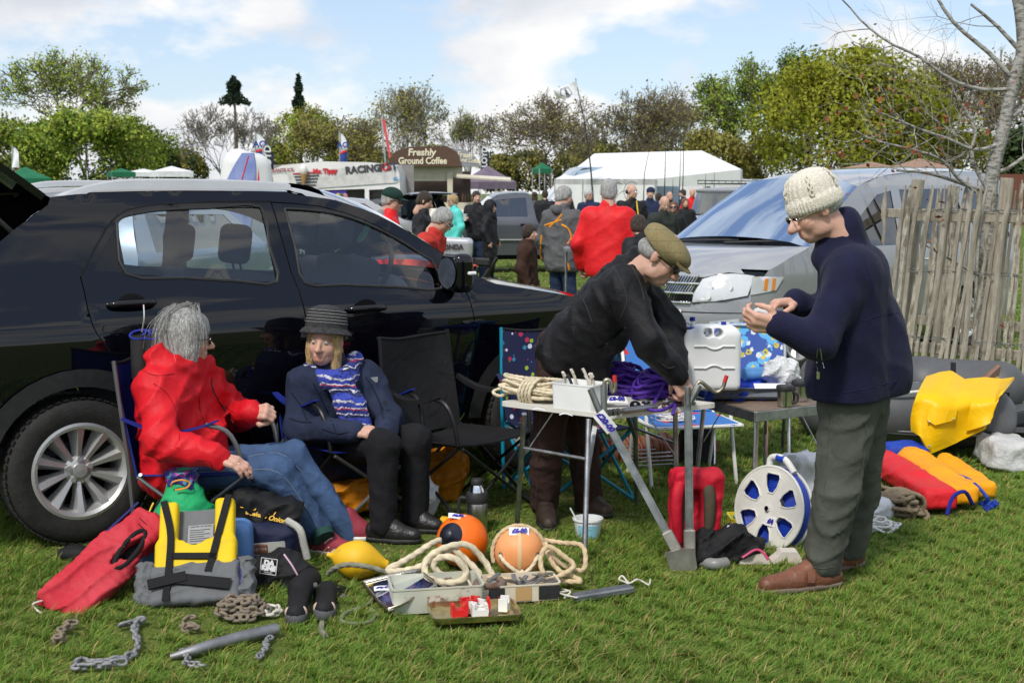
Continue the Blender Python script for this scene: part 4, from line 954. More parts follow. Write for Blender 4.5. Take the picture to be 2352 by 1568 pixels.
# --- man in the cream knitted hat
J=jn(dict(hd=(1868,482,5.40),nk=(1932,545,5.46),ch=(1962,670,5.44),pe=(1962,900,5.45),sl=(1958,622,5.25),sr=(1975,608,5.66),el=(1880,782,5.12),wl=(1790,748,5.12),er=(1900,750,5.62),wr=(1828,692,5.40),
   hl=(1945,935,5.36),hr=(1978,930,5.56),kl=(1922,1130,5.33),kr=(1972,1120,5.58),al=(1888,1302,5.33),ar=(1944,1285,5.62),tl=(1752,1345,5.24),tr=(1850,1315,5.52)),
       dict(hf=(-.87,-.16,-.46),hu=(-.42,-.06,.9),dl=(-.95,.05,.15),nl=(-.1,-.85,-.45),dr=(-.9,-.25,-.1),nr=(-.2,.1,.95)))
o,to,HR,body=figure('person','elderly man in a cream knitted hat and navy fleece standing by the tables',J,dict(jacket=M_NAVY_F,trousers=M_GREEN_T,shoes=M_LEATHER_BR,sole=mat('taupe_sole',(.16,.12,.09),rough=.8),hair='rim',hairm=H_SILV,tr=.155,jw=1.08,jlen=-.02,hemj=.01,jfold=.006,jff=3.,hs=1.05,curll=.7,curlr=.75,tw=1.16,tfold=.009,seed=41,old=1,nose=1.25,hsz=1.08,hem=.02,skin=(.60,.37,.28),
      jadd=[('c',D(1985,720,5.46),D(2000,850,5.47),.14,.155),('c',D(1925,800,5.42),D(1915,880,5.42),.11,.12),('c',D(1892,592,5.40),D(1940,530,5.46),.055,.068),('c',D(1950,560,5.48),D(1942,512,5.45),.075,.058),('c',D(2010,760,5.46),D(2012,870,5.47),.12,.14)]))
KN=bpy.data.materials.new('cream_knit');KN.use_nodes=True
def knit(m,c1,c2,fx):
 t=m.node_tree;n=t.nodes;l=t.links;b=n['Principled BSDF'];tc=n.new('ShaderNodeTexCoord')
 no=n.new('ShaderNodeTexNoise');no.inputs['Scale'].default_value=160;no.inputs['Detail'].default_value=3;l.new(tc.outputs['Object'],no.inputs['Vector'])
 r=n.new('ShaderNodeValToRGB');r.color_ramp.elements[0].color=c1+(1,);r.color_ramp.elements[1].color=c2+(1,);r.color_ramp.elements[0].position=.3;r.color_ramp.elements[1].position=.7;l.new(no.outputs[0],r.inputs[0]);l.new(r.outputs[0],b.inputs['Base Color'])
 b.inputs['Roughness'].default_value=.95;bp=n.new('ShaderNodeBump');bp.inputs['Strength'].default_value=.8;bp.inputs['Distance'].default_value=.006;l.new(no.outputs[0],bp.inputs['Height']);l.new(bp.outputs[0],b.inputs['Normal'])
knit(KN,(.56,.51,.42),(.78,.74,.65),1)
mb=MB();Q=HR@rotx(rad(7));top=to((0,-.020,.042));n=96;V_=[];pr=[(.092,-.048),(.099,-.046),(.103,-.027),(.103,.0),(.100,.013),(.096,.015),(.095,.03),(.091,.06),(.079,.09),(.054,.112),(.026,.122),(.0,.125)]
for i,(r_,z)in enumerate(pr):
 for j in range(n):
  a=2*PI*j/n;rib=.0032*(1 if j%2 else-1)if i in(1,2,3,4)else .0028*math.cos(24*a)*(1 if i<10 else 0)
  V_.append(((r_+rib)*1.0*math.cos(a),(r_+rib)*1.14*math.sin(a),z))
mb.add(np.array(V_)@Q.T+top,[(i*n+j,i*n+(j+1)%n,(i+1)*n+(j+1)%n,(i+1)*n+j)for i in range(len(pr)-1)for j in range(n)]);kh=mb.build('knitted_hat',KN,o,True,80)
for k in range(5):  # cable stitches up the crown
 a0=2*PI*k/5+.3
 for s_ in(0,PI):mb=MB();mb.tube([top+Q@A((.098+.003)*math.cos(a0+.07*math.sin(9*t+s_))*(1-.55*max(0,t-.35)**1.5),1.14*(.099)*math.sin(a0+.07*math.sin(9*t+s_))*(1-.55*max(0,t-.35)**1.5),.018+.086*t)for t in np.linspace(0,1,16)],.0045,6);mb.build('cable_stitch',KN,kh,True)
glasses(o,to,metal('gold_wire',(.6,.5,.35),rough=.25),w=.024,hgt=.018,r=.0014)
mb=MB();w=J['wr'];dd=norm(J['wr']-J['er']);mb.tube([w-dd*.03,w+dd*.012],.036,14);mb.build('shirt_cuff',cloth('pale_blue_shirt',(.28,.36,.6)),o,True)
pt=PARTS[o.name];FS=cloth('fleece_seam',(.015,.013,.055));GS=cloth('olive_seam',(.075,.08,.065))
for P in([(1878,800),(1876,830),(1880,862)],[(1884,800),(1888,825),(1893,845)]):seam(pt['jacket'],P,.0016,M_CHROME,'pocket_zip')
for P in([(1985,600),(2005,660),(2000,720),(1985,760)],[(1990,735),(2030,722),(2070,718)],[(1860,905),(1950,900),(2060,875)],[(1900,600),(1885,640),(1880,690)]):seam(pt['jacket'],P,.002,FS)
for P in([(1990,945),(1985,1050),(1970,1150),(1945,1260)],[(1905,950),(1900,1050),(1890,1150)],[(1860,1300),(1890,1305),(1915,1300)]):seam(pt['trousers'],P,.002,GS)
zp=on(pt['jacket'],[(1880,862),(1880,864),(1880,866)],.006)
if zp:mb=MB();mb.box(zp[0],(.014,.008,.035),bev=.003);mb.build('zip_pull',M_CHROME,o)
for s,al,tl in(('l','al','tl'),('r','ar','tr')):  # shoe straps
 a=J[al];t=J[tl];d=norm(A(t[0]-a[0],t[1]-a[1],0));p=A(a[0],a[1],0)+d*.085;sd_=np.cross(d,A(0,0,1));mb=MB();mb.slab(lambda u,w:p+sd_*(.056*math.cos(PI*u))+A(0,0,.045+.056*math.sin(PI*u))+d*(.035*(w-.5)-.01*math.sin(PI*u)),10,3,.005);mb.build('shoe_strap',M_LEATHER_BR,o,True)
v,q=solid([('e',D(1748,728,5.2),(.045,.035,.04),None)],.008,k=.02,amp=.008,freq=16);tag(obj('plastic_packet',v,q,mat('clear_film',(.75,.75,.75),rough=.15,alpha=.75),None,True),'small clear plastic packet held by the elderly man','packet')
for a in((1250,1195,.28),(1370,1190,.28),(1830,1345,.22),(1900,1325,.22),(800,1258,.2),(900,1262,.22),(970,1240,.2)):g_=G(*a[:2]);PRESS.append((g_[0],g_[1],a[2]))
# ============================================================ chairs and tables of the stall
M_BLUEF=cloth('royal_blue_canvas',(.010,.022,.20),var=.15,rough=.6,bump=.4,bs=12);M_BLKF=cloth('black_canvas',(.012,.012,.013),var=.2,rough=.65,bump=.5,bs=10)
M_GREYTUBE=mat('grey_tube',(.16,.165,.17),rough=.35,metal=.6,var=.1);M_BLKTUBE=mat('black_tube',(.015,.015,.016),rough=.4,metal=.3);M_TURQ=mat('turquoise_tube',(.0,.22,.34),rough=.35,var=.1)
M_GALV=metal('galvanised',(.36,.37,.38),rough=.45,var=.3);M_ALU=metal('aluminium',(.62,.62,.62),rough=.3);M_WHITETUBE=plastic('white_tube',(.72,.71,.67),rough=.4)
def dots_mat():
 m=bpy.data.materials.new('polka_dot_cloth');m.use_nodes=True;t=m.node_tree;n=t.nodes;l=t.links;b=n['Principled BSDF'];tc=n.new('ShaderNodeTexCoord')
 mp_=n.new('ShaderNodeMapping');mp_.inputs['Scale'].default_value=(26,.4,26);l.new(tc.outputs['Object'],mp_.inputs[0])
 vo=n.new('ShaderNodeTexVoronoi');vo.inputs['Scale'].default_value=1;vo.inputs['Randomness'].default_value=.75;l.new(mp_.outputs[0],vo.inputs['Vector'])
 r=n.new('ShaderNodeValToRGB');r.color_ramp.interpolation='CONSTANT';e=r.color_ramp.elements;e[0].color=(.55,.03,.10,1);e[1].position=.3;e[1].color=(.33,.50,.03,1)
 for p,c in((.5,(.04,.25,.42)),(.72,(.7,.72,.85))):q=e.new(p);q.color=c+(1,)
 sx=n.new('ShaderNodeSeparateColor');l.new(vo.outputs['Color'],sx.inputs[0]);l.new(sx.outputs[0],r.inputs[0])
 th=n.new('ShaderNodeMath');th.operation='MULTIPLY_ADD';th.inputs[1].default_value=.20;th.inputs[2].default_value=.20;l.new(sx.outputs[1],th.inputs[0])
 g=n.new('ShaderNodeMath');g.operation='LESS_THAN';l.new(vo.outputs['Distance'],g.inputs[0]);l.new(th.outputs[0],g.inputs[1])
 mx=n.new('ShaderNodeMix');mx.data_type='RGBA';mx.inputs[6].default_value=(.010,.013,.06,1);l.new(g.outputs[0],mx.inputs[0]);l.new(r.outputs[0],mx.inputs[7]);l.new(mx.outputs[2],b.inputs['Base Color']);b.inputs['Roughness'].default_value=.75
 return m
def floral_mat(name,base,cols,scale,thr):
 m=bpy.data.materials.new(name);m.use_nodes=True;t=m.node_tree;n=t.nodes;l=t.links;b=n['Principled BSDF'];tc=n.new('ShaderNodeTexCoord');prev=None
 for i,(c,c2,sc_,th)in enumerate(cols):
  mp_=n.new('ShaderNodeMapping');mp_.inputs['Scale'].default_value=(sc_,)*3;mp_.inputs['Location'].default_value=(i*3.3,i*1.7,i*.9);l.new(tc.outputs['Object'],mp_.inputs[0])
  no=n.new('ShaderNodeTexNoise');no.inputs['Scale'].default_value=5;l.new(mp_.outputs[0],no.inputs['Vector'])
  va=n.new('ShaderNodeVectorMath');va.operation='MULTIPLY_ADD';va.inputs[1].default_value=(.35,.35,.35);l.new(no.outputs['Color'],va.inputs[0]);l.new(mp_.outputs[0],va.inputs[2])
  vo=n.new('ShaderNodeTexVoronoi');vo.inputs['Scale'].default_value=1;l.new(va.outputs[0],vo.inputs['Vector'])
  g=n.new('ShaderNodeMath');g.operation='LESS_THAN';g.inputs[1].default_value=th;l.new(vo.outputs['Distance'],g.inputs[0])
  g2=n.new('ShaderNodeMath');g2.operation='LESS_THAN';g2.inputs[1].default_value=th*.38;l.new(vo.outputs['Distance'],g2.inputs[0])
  for gg,cc in((g,c),(g2,c2)):
   mx=n.new('ShaderNodeMix');mx.data_type='RGBA';l.new(gg.outputs[0],mx.inputs[0]);mx.inputs[7].default_value=cc+(1,)
   if prev is None:mx.inputs[6].default_value=base+(1,)
   else:l.new(prev,mx.inputs[6])
   prev=mx.outputs[2]
 l.new(prev,b.inputs['Base Color']);b.inputs['Roughness'].default_value=.7
 return m
def camp_chair(label,C,a,fab,tub,front=None,w=.27,armpad=False,edge=None):
 """Folding camping chair: C seat centre on the ground, a facing angle (radians)."""
 t=thing('camping_chair',label,'chair',(C[0],C[1],0),a-PI/2,'folding camping chairs behind the goods')
 def tb(name,P,r,m,sm=0,par=t):mb=MB();mb.tube(P,r,8,sm=sm);return mb.build(name,m,par,True)
 for s in(-1,1):
  tb('back_pole',[(s*w,-.28,.0),(s*w,-.31,.45),(s*(w-.02),-.37,.90)],.010,tub)
  tb('arm_post',[(s*w,.22,.40),(s*(w+.01),.20,.52),(s*(w+.015),.15,.60),(s*(w+.015),.06,.625)],.011,front or tub,3)
  for P in([(s*(w-.01),-.26,.02),(s*(w-.01),.23,.40)],[(s*w,.25,.01),(s*w,-.27,.38)]):tb('leg',P,.009,front or tub)
  def arm(u,v_):y=-.33+.42*u;return A(s*(w-.01+.05*v_*math.sin(PI*u)-.015),y,.635-.05*math.sin(PI*u)-.02*v_)
  mb=MB();mb.slab(lambda u,v_:A(s*(w+.015+.05*(v_-.5)*(.4+.6*math.sin(PI*min(1,u*.9+.05)))),-.325+.44*u,.645-.055*math.sin(PI*u)),12,4,.008 if not armpad else .022);mb.build('armrest',fab,t,True,60)
 for y in(.24,-.27):
  for s in(-1,1):tb('cross_leg',[(-s*w,y,.015),(s*w,y+.015*s,.39)],.009,tub)
 def seat(u,v_):x=(u-.5)*2*(w-.005);k=1-(2*u-1)**2;return A(x,-.27+.51*v_,.385+.02*v_-.055*k*math.sin(PI*(.15+.75*v_)))
 mb=MB();mb.slab(seat,14,12,.008);mb.build('seat',fab,t,True,60)
 def back(u,v_):x=(u-.5)*2*(w-.012);k=1-(2*u-1)**2;return A(x,-.275-.095*v_-.075*k*(.5+.5*math.sin(PI*v_)),.37+.52*v_-.018*k*v_+.003*math.sin(9*u+5*v_))
 mb=MB();mb.slab(back,14,14,.008);bk=mb.build('backrest',fab,t,True,60)
 mb=MB();mb.tube([back(u,1)for u in np.linspace(0,1,15)],.009,8);mb.build('back_hem',edge or M_BLKF,bk,True)
 PRESS.append((C[0],C[1],.4));return t
camp_chair('blue camping chair holding the woman in the red jacket',(-1.384,5.99),rad(-6),M_BLUEF,M_GREYTUBE,M_GREYTUBE)
camp_chair('blue camping chair holding the woman with the scarf',(-.80,6.53),rad(-51),M_BLUEF,M_GREYTUBE,M_BLKTUBE)
camp_chair('empty black camping chair against the car door',(-.25,6.70),rad(-42),M_BLKF,M_BLKTUBE,M_BLKTUBE,armpad=True)
camp_chair('navy polka dot camping chair with turquoise legs',(.31,6.98),rad(-68),dots_mat(),M_TURQ,M_TURQ)
def garden_chair(label,P,seat_m,tub,back_h=.50,seat_z=.36,dark=None,lean=.22):
 """Tubular folding chair. P: front-left, front-right feet in world space."""
 a,b=P;ex=norm(b-a);ey=A(-ex[1],ex[0],0);wd_=np.linalg.norm(b-a)
 t=thing('garden_chair',label,'chair',tuple((a+b)/2+ey*.2),0,'folding garden chairs between the tables',world=True)
 L_=lambda x,y,z:a+ex*(x*wd_)+ey*y+A(0,0,z)
 def tb(name,pts,m,r=.011,sm=0):mb=MB();mb.tube(pts,r,8,sm=sm);return mb.build(name,m,t,True)
 for x in(0,1):
  tb('leg',[L_(x,0,0),L_(x,.10,seat_z+.0),L_(x,.16,seat_z+.25)],tub,sm=3);tb('leg',[L_(x,.44,0),L_(x,.32,seat_z-.02),L_(x,.06,seat_z+.0)],dark or tub,sm=3)
  tb('arm',[L_(x,.05,seat_z+.22),L_(x,.38,seat_z+.24)],tub)
 tb('seat_frame',[L_(0,.40,seat_z),L_(0,-.02,seat_z+.01),L_(.1,-.06,seat_z+.01),L_(.9,-.06,seat_z+.01),L_(1,-.02,seat_z+.01),L_(1,.40,seat_z)],tub,sm=3)
 tb('back_frame',[L_(0,.38,seat_z),L_(0,.40+lean*.9,seat_z+back_h*.92),L_(.1,.40+lean,seat_z+back_h),L_(.9,.40+lean,seat_z+back_h),L_(1,.40+lean*.9,seat_z+back_h*.92),L_(1,.38,seat_z)],tub,sm=3)
 mb=MB();mb.slab(lambda u,v_:L_(.02+.96*u,-.07+.46*v_,seat_z+.012-.03*math.sin(PI*u)*math.sin(PI*v_)),10,8,.012);mb.build('seat',seat_m,t,True,60)
 mb=MB();mb.slab(lambda u,v_:L_(.02+.96*u,.385+(lean+.02)*v_+.02*math.sin(PI*u),seat_z+.02+back_h*.99*v_),10,8,.012);mb.build('backrest',seat_m,t,True,60)
 return t
FL1=floral_mat('blue_cloth_red_flowers',(.035,.16,.46),[((.55,.02,.03),(.75,.45,.05),6.5,.30)],1,.3)
FL2=floral_mat('blue_yellow_floral',(.03,.08,.33),[((.10,.38,.68),(.6,.5,.05),11,.46),((.62,.66,.72),(.62,.5,.08),17,.33),((.5,.42,.04),(.03,.08,.33),13,.25)],1,.3)
garden_chair('white tube garden chair with blue striped seat',(G(1497,1122),G(1692,1112)),FL1,M_WHITETUBE,back_h=.46,seat_z=.34)
garden_chair('garden chair with a blue and yellow floral backrest',(G(1640,1066),G(1812,1070)),FL2,M_ALU,back_h=.46,seat_z=.34,dark=M_GREYTUBE,lean=.12)
# ---- white folding table
TZ=.645
M_TABW=mat('worn_white_laminate',(.66,.64,.58),col2=(.50,.46,.38),rough=.4,vs=9,lo=.55,hi=.8,fine=.08)
cor=[G(1143,921,TZ),G(1404,952,TZ),G(1652,925,TZ)];cor.append(cor[0]+cor[2]-cor[1])
t=thing('folding_table','white folding table laid with ropes and fittings','table',G(1400,1220),world=True);T1=t
def rounded(poly,r,n=4):
 out=[];m=len(poly)
 for i in range(m):
  p=A(*poly[i]);a=A(*poly[i-1]);b=A(*poly[(i+1)%m]);da=norm(a-p);db=norm(b-p)
  for k in range(n+1):
   s=k/n;q=(p+da*r)*(1-s)**2+2*p*s*(1-s)+(p+db*r)*s*s;out.append(tuple(q))
 return out
mb=MB();pl=rounded([(c[0],c[1])for c in cor],.05);mb.prism(pl,(0,0,TZ-.022),(1,0,0),(0,1,0),.022);tt=mb.build('table_top',M_TABW,t)
ft=[G(1342,1296),G(1187,1216),A(.66,6.78,0),A(.80,6.20,0)];tops=[G(1352,962,TZ-.02),G(1204,950,TZ-.02),A(.62,6.5,TZ-.02),A(.78,6.16,TZ-.02)]
for i,(f_,p)in enumerate(zip(ft,tops)):
 mb=MB();mb.tube([f_,p],.0125,10);lg=mb.build('leg',M_GALV,t,True)
 mb=MB();q=p*.62+f_*.38;c_=(cor[0]+cor[2])/2;e=p+norm(A(c_[0]-p[0],c_[1]-p[1],0))*.16;mb.bar(q,e,.022,.005);mb.build('brace',M_GALV,lg);PRESS.append((f_[0],f_[1],.06))
for i,j in((0,1),(3,2)):mb=MB();mb.tube([ft[i]*.28+tops[i]*.72,ft[j]*.28+tops[j]*.72],.008,8);mb.build('stretcher',M_GALV,t,True)
# ---- grey folding table behind it
TZ2=.60
t=thing('folding_table','grey metal edged folding table laid with a tarpaulin and flasks','table',G(1740,1200),world=True);T2=t
c0,c1,c2=G(1736,944,TZ2),G(1905,925,TZ2),G(1600,908,TZ2);c3=c1+c2-c0;mb=MB()
mb.prism([(c[0],c[1])for c in(c0,c1,c3,c2)],(0,0,TZ2-.006),(1,0,0),(0,1,0),.006);tp_=mb.build('table_top',mat('brown_ply',(.17,.12,.085),rough=.6,var=.3),t)
for a,b in((c0,c1),(c1,c3),(c3,c2),(c2,c0)):mb=MB();mb.bar(a-A(0,0,.028),b-A(0,0,.028),.012,.05,bev=.003);mb.build('rim',M_GALV,tp_)
for c_,px in((c0,0),(c1,0),(c2,0),(c3,0)):
 ce=(c0+c3)/2;p=c_*.88+ce*.12;mb=MB();mb.tube([A(p[0],p[1],TZ2-.03),A(c_[0]*1.02-ce[0]*.02,c_[1]*1.02-ce[1]*.02,0)],.012,8);lg=mb.build('leg',M_ALU,t,True)
 mb=MB();q=A(p[0],p[1],.36);mb.bar(q,ce*.45+c_*.55+A(0,0,-.04),.014,.005);mb.build('brace',M_GALV,lg)
# ============================================================ goods on and around the tables
def rope(name,label,P,r,m,cat='rope',group=None,sm=6,pitch=None,parent=None,lobes=3,step=None):
 mb=MB();mb.tube(P,r,12 if lobes else 8,sm=sm,step=step or max(.005,r*.55),lobes=lobes,pitch=pitch or r*3.2);o=mb.build(name,m,parent,True,180)
 return tag(o,label,cat,group)if parent is None else o
def hank(c,ax,ln,wd_,ht,n,seed,up=A(0,0,1),wraps=5,wr=None):
 """Points of a hanked rope: long loops stacked, then wrapped round the middle."""
 rs=np.random.RandomState(seed);ax=norm(ax);sd_=np.cross(up,ax);P=[]
 for i in range(n):
  l_=ln*(.85+.25*rs.rand());w_=wd_*(.25+.75*rs.rand());z=ht*(.1+.8*i/n)+.01*rs.normal();oy=wd_*.4*rs.normal()*.5
  for k in range(10):
   a=2*PI*k/10;pinch=.45+.55*abs(math.cos(a));P.append(c+ax*(l_/2*math.cos(a))+sd_*(w_/2*math.sin(a)*1.0+oy)+up*(max(.012,z+.008*rs.normal()+.02*abs(math.cos(a))*rs.rand())))
 for i in range(wraps):
  for k in range(8):
   a=2*PI*k/8;P.append(c+ax*(-.02+.02*i+.01*math.sin(a))+sd_*((wr or wd_*.62)*math.cos(a))+up*(ht*.5+ht*.62*math.sin(a)))
 return np.array(P)
def tangle(c,rx,ry,ht,n,seed,rot=0.,drift=.35):
 rs=np.random.RandomState(seed);P=[];ox=oy=0
 for i in range(n*9):
  a=2*PI*i/9;k=i//9;r1=.45+.55*(.5+.5*math.sin(i*.37+seed));t=i/(n*9)
  x=rx*r1*math.cos(a+.5*math.sin(i*.11))+rx*drift*math.sin(i*.093+seed);y=ry*r1*math.sin(a)+ry*drift*math.cos(i*.071+seed*2)
  z=ht*(.08+.85*t)*(1-.55*min(1,(x/rx)**2*.5+(y/ry)**2*.5))+.006*rs.normal()
  P.append(c+rotz(rot)@A(x,y,max(.008,z)))
 return np.array(P)
M_ROPE_C=mat('cream_rope',(.62,.54,.38),rough=.9,var=.15,vs=30,fine=.5);M_ROPE_T=mat('tan_rope',(.55,.42,.25),rough=.9,var=.2,vs=20,fine=.5);M_ROPE_P=mat('purple_rope',(.075,.02,.30),rough=.6,var=.3,vs=60,fine=.5)
M_ROPE_B=mat('brown_hemp',(.27,.21,.135),rough=.95,var=.2,vs=30,fine=.6);M_ROPE_W=mat('white_line',(.70,.69,.65),rough=.8,var=.12,vs=30,fine=.4);M_ROPE_G=mat('mossy_rope',(.20,.20,.145),rough=.95,var=.3,vs=25,fine=.6)
M_TAG=mat('white_card',(.80,.80,.82),rough=.6,var=.03);M_INK=mat('blue_ink',(.03,.02,.30),rough=.6)
M_PLW=mat('milky_plastic',(.80,.81,.80),rough=.35,var=.05,vs=4);M_RUST=mat('rusty_iron',(.11,.055,.03),col2=(.19,.15,.13),rough=.85,vs=25,fine=.6);M_TIN=metal('tinplate',(.50,.46,.38),rough=.3)
def price(label,txt,o,ex,ey,w,h_,size,parent=None,lean=.25):
 ex,ey,ez=frame_from(ex,ey);t=thing('price_tag',label,'price tag',o,0,'handwritten price tags on the goods',world=True);mb=MB()
 mb.slab(lambda u,v_:np.asarray(o,float)+ex*((u-.5)*w)+ey*((v_-.5)*h_)+ez*(.006*math.sin(3*u+1)),6,3,.0015);mb.build('card',M_TAG,t,True)
 text(txt,size,M_INK,t,np.asarray(o,float)+ez*.008,ex,ey,.0004,bold=.002,shear=lean);return t
# --- on the white table
c=G(1222,921,TZ);ax=norm(cor[1]-cor[0])
rope('rope_hank','thick hank of cream rope on the white table',np.concatenate([hank(c+ax*.0,ax,.33,.13,.10,13,5,wraps=4),[c+ax*-.12+A(0,0,.03),c-ax*.19+A(0,-.03,.012),c-ax*.235+A(0,0,.02),c-ax*.20+A(0,.04,.035),c-ax*.10+A(0,.02,.05)]]),.0082,M_ROPE_C)
# milky tub with shackles
t=thing('plastic_tub','milky plastic tub of white fittings on the table','tub',G(1332,943,TZ),world=True);b0=G(1332,936,TZ);a1=norm(cor[1]-cor[0]);a2=norm(cor[2]-cor[1]);R_=np.stack([a1,np.cross(A(0,0,1),a1),A(0,0,1)],1)
def open_box(w,d,h_,th,tp=1.05,n=4,rc=.02):
 P=rounded([(-w/2,-d/2),(w/2,-d/2),(w/2,d/2),(-w/2,d/2)],rc,n);m=len(P);V=[]
 for s,z in((1,0),(tp,h_),(tp*1.03,h_),(tp*1.03,h_+.006),(tp-th/w*2,h_+.006),(1-th/w*2,th)):V+=[(x*s,y*s,z)for x,y in P]
 f=[(i*m+j,i*m+(j+1)%m,(i+1)*m+(j+1)%m,(i+1)*m+j)for i in range(5)for j in range(m)]+[tuple(range(m))[::-1],tuple(5*m+j for j in range(m))]
 return np.array(V),f
v,f=open_box(.215,.15,.115,.004);obj('tub_shell',v@R_.T+b0,f,M_PLW,t,True,sharp=50)
rs=np.random.RandomState(2)
for k in range(7):
 p=b0+R_@A((k-3)*.03,rs.normal()*.03,.07);q=p+A(rs.normal()*.02,rs.normal()*.02,.085+.03*rs.rand());mb=MB();mb.tube([p,(p+q)/2+A(.012,0,0),q,q+A(.012,0,-.02)],.007,8,sm=3);mb.build('fitting',plastic('bone_plastic',(.62,.57,.48))if k!=2 else M_BLKPL,t,True)
# turnbuckle
t=thing('turnbuckle','galvanised turnbuckle lying at the table edge','turnbuckle',G(1420,945,TZ),world=True);p0,p1=G(1398,948,TZ+.016),G(1525,930,TZ+.016);d=norm(p1-p0);mb=MB();Ln=np.linalg.norm(p1-p0)
mb.tube([p0+d*.085,p0+d*(Ln-.05)],.014,10);mb.build('barrel',M_GALV,t,True)
mb=MB();mb.tube([p0-d*.01,p0+d*.1],.008,10);mb.build('threaded_rod',M_RUST,t,True)
for k in range(3):mb=MB();mb.lathe([(0,-.009),(.016,-.009),(.017,.009),(0,.009)],6,p0+d*(.0+.028*k),np.stack([A(0,0,1),np.cross(d,A(0,0,1))*-1,d],1));mb.build('nut',M_GALV,t,True,30)
mb=MB();mb.tube([p1-d*.05,p1-d*.01+A(0,0,.012),p1+d*.03,p1-d*.01-A(0,0,.008)],.006,8,sm=3);mb.build('eye',M_RUST,t,True)
# purple ropes
rope('rope_hank','round coil of purple cord heaped on the white table',tangle(G(1428,905,TZ),.12,.075,.17,36,4),.0075,M_ROPE_P,lobes=0)
rope('rope_hank','loose tangle of purple cord beside the pulleys',np.concatenate([tangle(G(1508,915,TZ),.10,.075,.16,30,9),[G(1500,928,TZ+.01),G(1490,940,TZ+.008),G(1520,942,TZ+.008),G(1545,930,TZ+.01),G(1552,925,TZ+.012),G(1545,951,TZ+.005)]]),.008,M_ROPE_P,lobes=0)
def pulley(px,py,label,m,r=.026,tilt=0.):
 p=G(px,py,TZ);t=thing('pulley_block',label,'pulley',p,0,'pulley blocks on the white table',world=True);Q=rotx(tilt)
 for z in(.010,.032):mb=MB();mb.lathe([(0,-.003),(r*.95,-.004),(r,0),(r*.95,.004),(0,.003)],18,p+Q@A(0,0,z),Q);mb.build('cheek',m,t,True,30)
 mb=MB();mb.lathe([(r*.55,.012),(r*.42,.021),(r*.55,.030)],16,p,Q,cap=False);mb.build('sheave',M_BLKPL,t,True);mb=MB();mb.lathe([(.008,.034),(.007,.044),(0,.045)],10,p,Q);mb.build('pin',M_GALV,t,True)
pulley(1458,941,'black pulley lying tilted on its cheek by the turnbuckle',M_BLKGL,.027,rad(40));pulley(1484,940,'black upright pulley between the cords',M_BLKGL,.022);pulley(1532,936,'grey pulley under the cord end',metal('dull_steel',(.3,.3,.29)),.024);pulley(1560,932,'brown varnished pulley under the leaning man\'s hand',mat('brown_bakelite',(.10,.05,.025),rough=.3),.028);pulley(1585,930,'dark brown pulley touching the standing galvanised arm',mat('brown_bakelite_d',(.06,.03,.02),rough=.3),.028)
price('card tag lying on the fittings between tub and purple cord','£8-00',G(1415,918,TZ+.035),(1,.25,0),(-.1,.8,.55),.11,.045,.032)
# paper scraps at the table edge
for k,(px,py)in enumerate(((1238,940),(1300,952))):mb=MB();p=G(px,py,TZ+.003);mb.slab(lambda u,v_:p+A((u-.5)*.06,(v_-.5)*.025,.006*math.sin(4*u)),5,2,.001);tag(mb.build('paper_scrap',M_TAG,None,True),('torn paper scrap under the edge of the cream rope','torn paper scrap in front of the plastic tub')[k],'paper')
# --- galvanised folding bracket leaning on the table
t=thing('boat_bracket','galvanised two-armed folding bracket standing against the white table','bracket',G(1565,1316),world=True)
A0,A1=D(1553,1262,5.62),D(1382,945,5.72);B0,B1=D(1584,1262,5.62),D(1580,905,5.66)
def angle_bar(name,a,b,w,par,m=M_GALV):
 z=norm(b-a);x=norm(np.cross(z,A(0,1,0)));y=np.cross(z,x);mb=MB();k=w
 poly=[(-k,-k*.5),(k,-k*.5),(k,k*.5),(k-.004,k*.5),(k-.004,-k*.5+.004),(-k+.004,-k*.5+.004),(-k+.004,k*.5),(-k,k*.5)]
 mb.prism(poly,a,x,y,np.linalg.norm(b-a));return mb.build(name,m,par)
arm1=angle_bar('arm',A0,A1,.017,t);arm2=angle_bar('arm',B0,B1,.017,t)
M_PLATE=metal('cast_zinc',(.40,.38,.34),rough=.55)
mb=MB();P=[D(1526,1268,5.60),D(1560,1258,5.60),D(1594,1255,5.60),D(1600,1300,5.60),D(1588,1318,5.60),D(1545,1326,5.60)];ce=sum(P)/6
mb.prism([(p[0]-ce[0],p[2]-ce[2])for p in P[::-1]],ce,(1,0,0),(0,0,1),.022);mb.build('foot_plate',M_PLATE,t)
for a,b in((A0,A1),(B0,B1)):d=norm(b-a);mb=MB();mb.bar(a-d*.03,a+d*.09,.05,.03,up=(0,1,0),bev=.004);mb.build('socket',M_PLATE,t)
for px in(1560,1598):mb=MB();mb.lathe([(0,-.03),(.014,-.03),(.014,.03),(0,.03)],12,D(px,1318,5.60),np.array([[1,0,0],[0,0,1],[0,-1,0]],float));mb.build('bolt',M_PLATE,t,True,30)
M_REDTIP=plastic('red_sleeve',(.55,.03,.03),rough=.5)
for(a,h0,hook,par)in((A1,D(1392,935,5.70),[(1390,930),(1388,885),(1392,872),(1402,876),(1405,896),(1410,900),(1413,888),(1412,872)],arm1),(B1,D(1586,905,5.66),[(1584,918),(1602,880),(1612,878),(1625,888),(1645,900),(1660,890),(1666,872)],arm2)):
 mb=MB();mb.tube([D(px,py,h0[1])for px,py in hook],.009,8,sm=5);hk=mb.build('hook',metal('brass_grey',(.42,.38,.30),rough=.4),par,True)
 q=D(*hook[-1],h0[1]);q2=D(*hook[-2],h0[1]);mb=MB();mb.tube([q-(q-q2)*.3,q+norm(q-q2)*.02],.0095,8);mb.build('red_tip',M_REDTIP,hk,True)
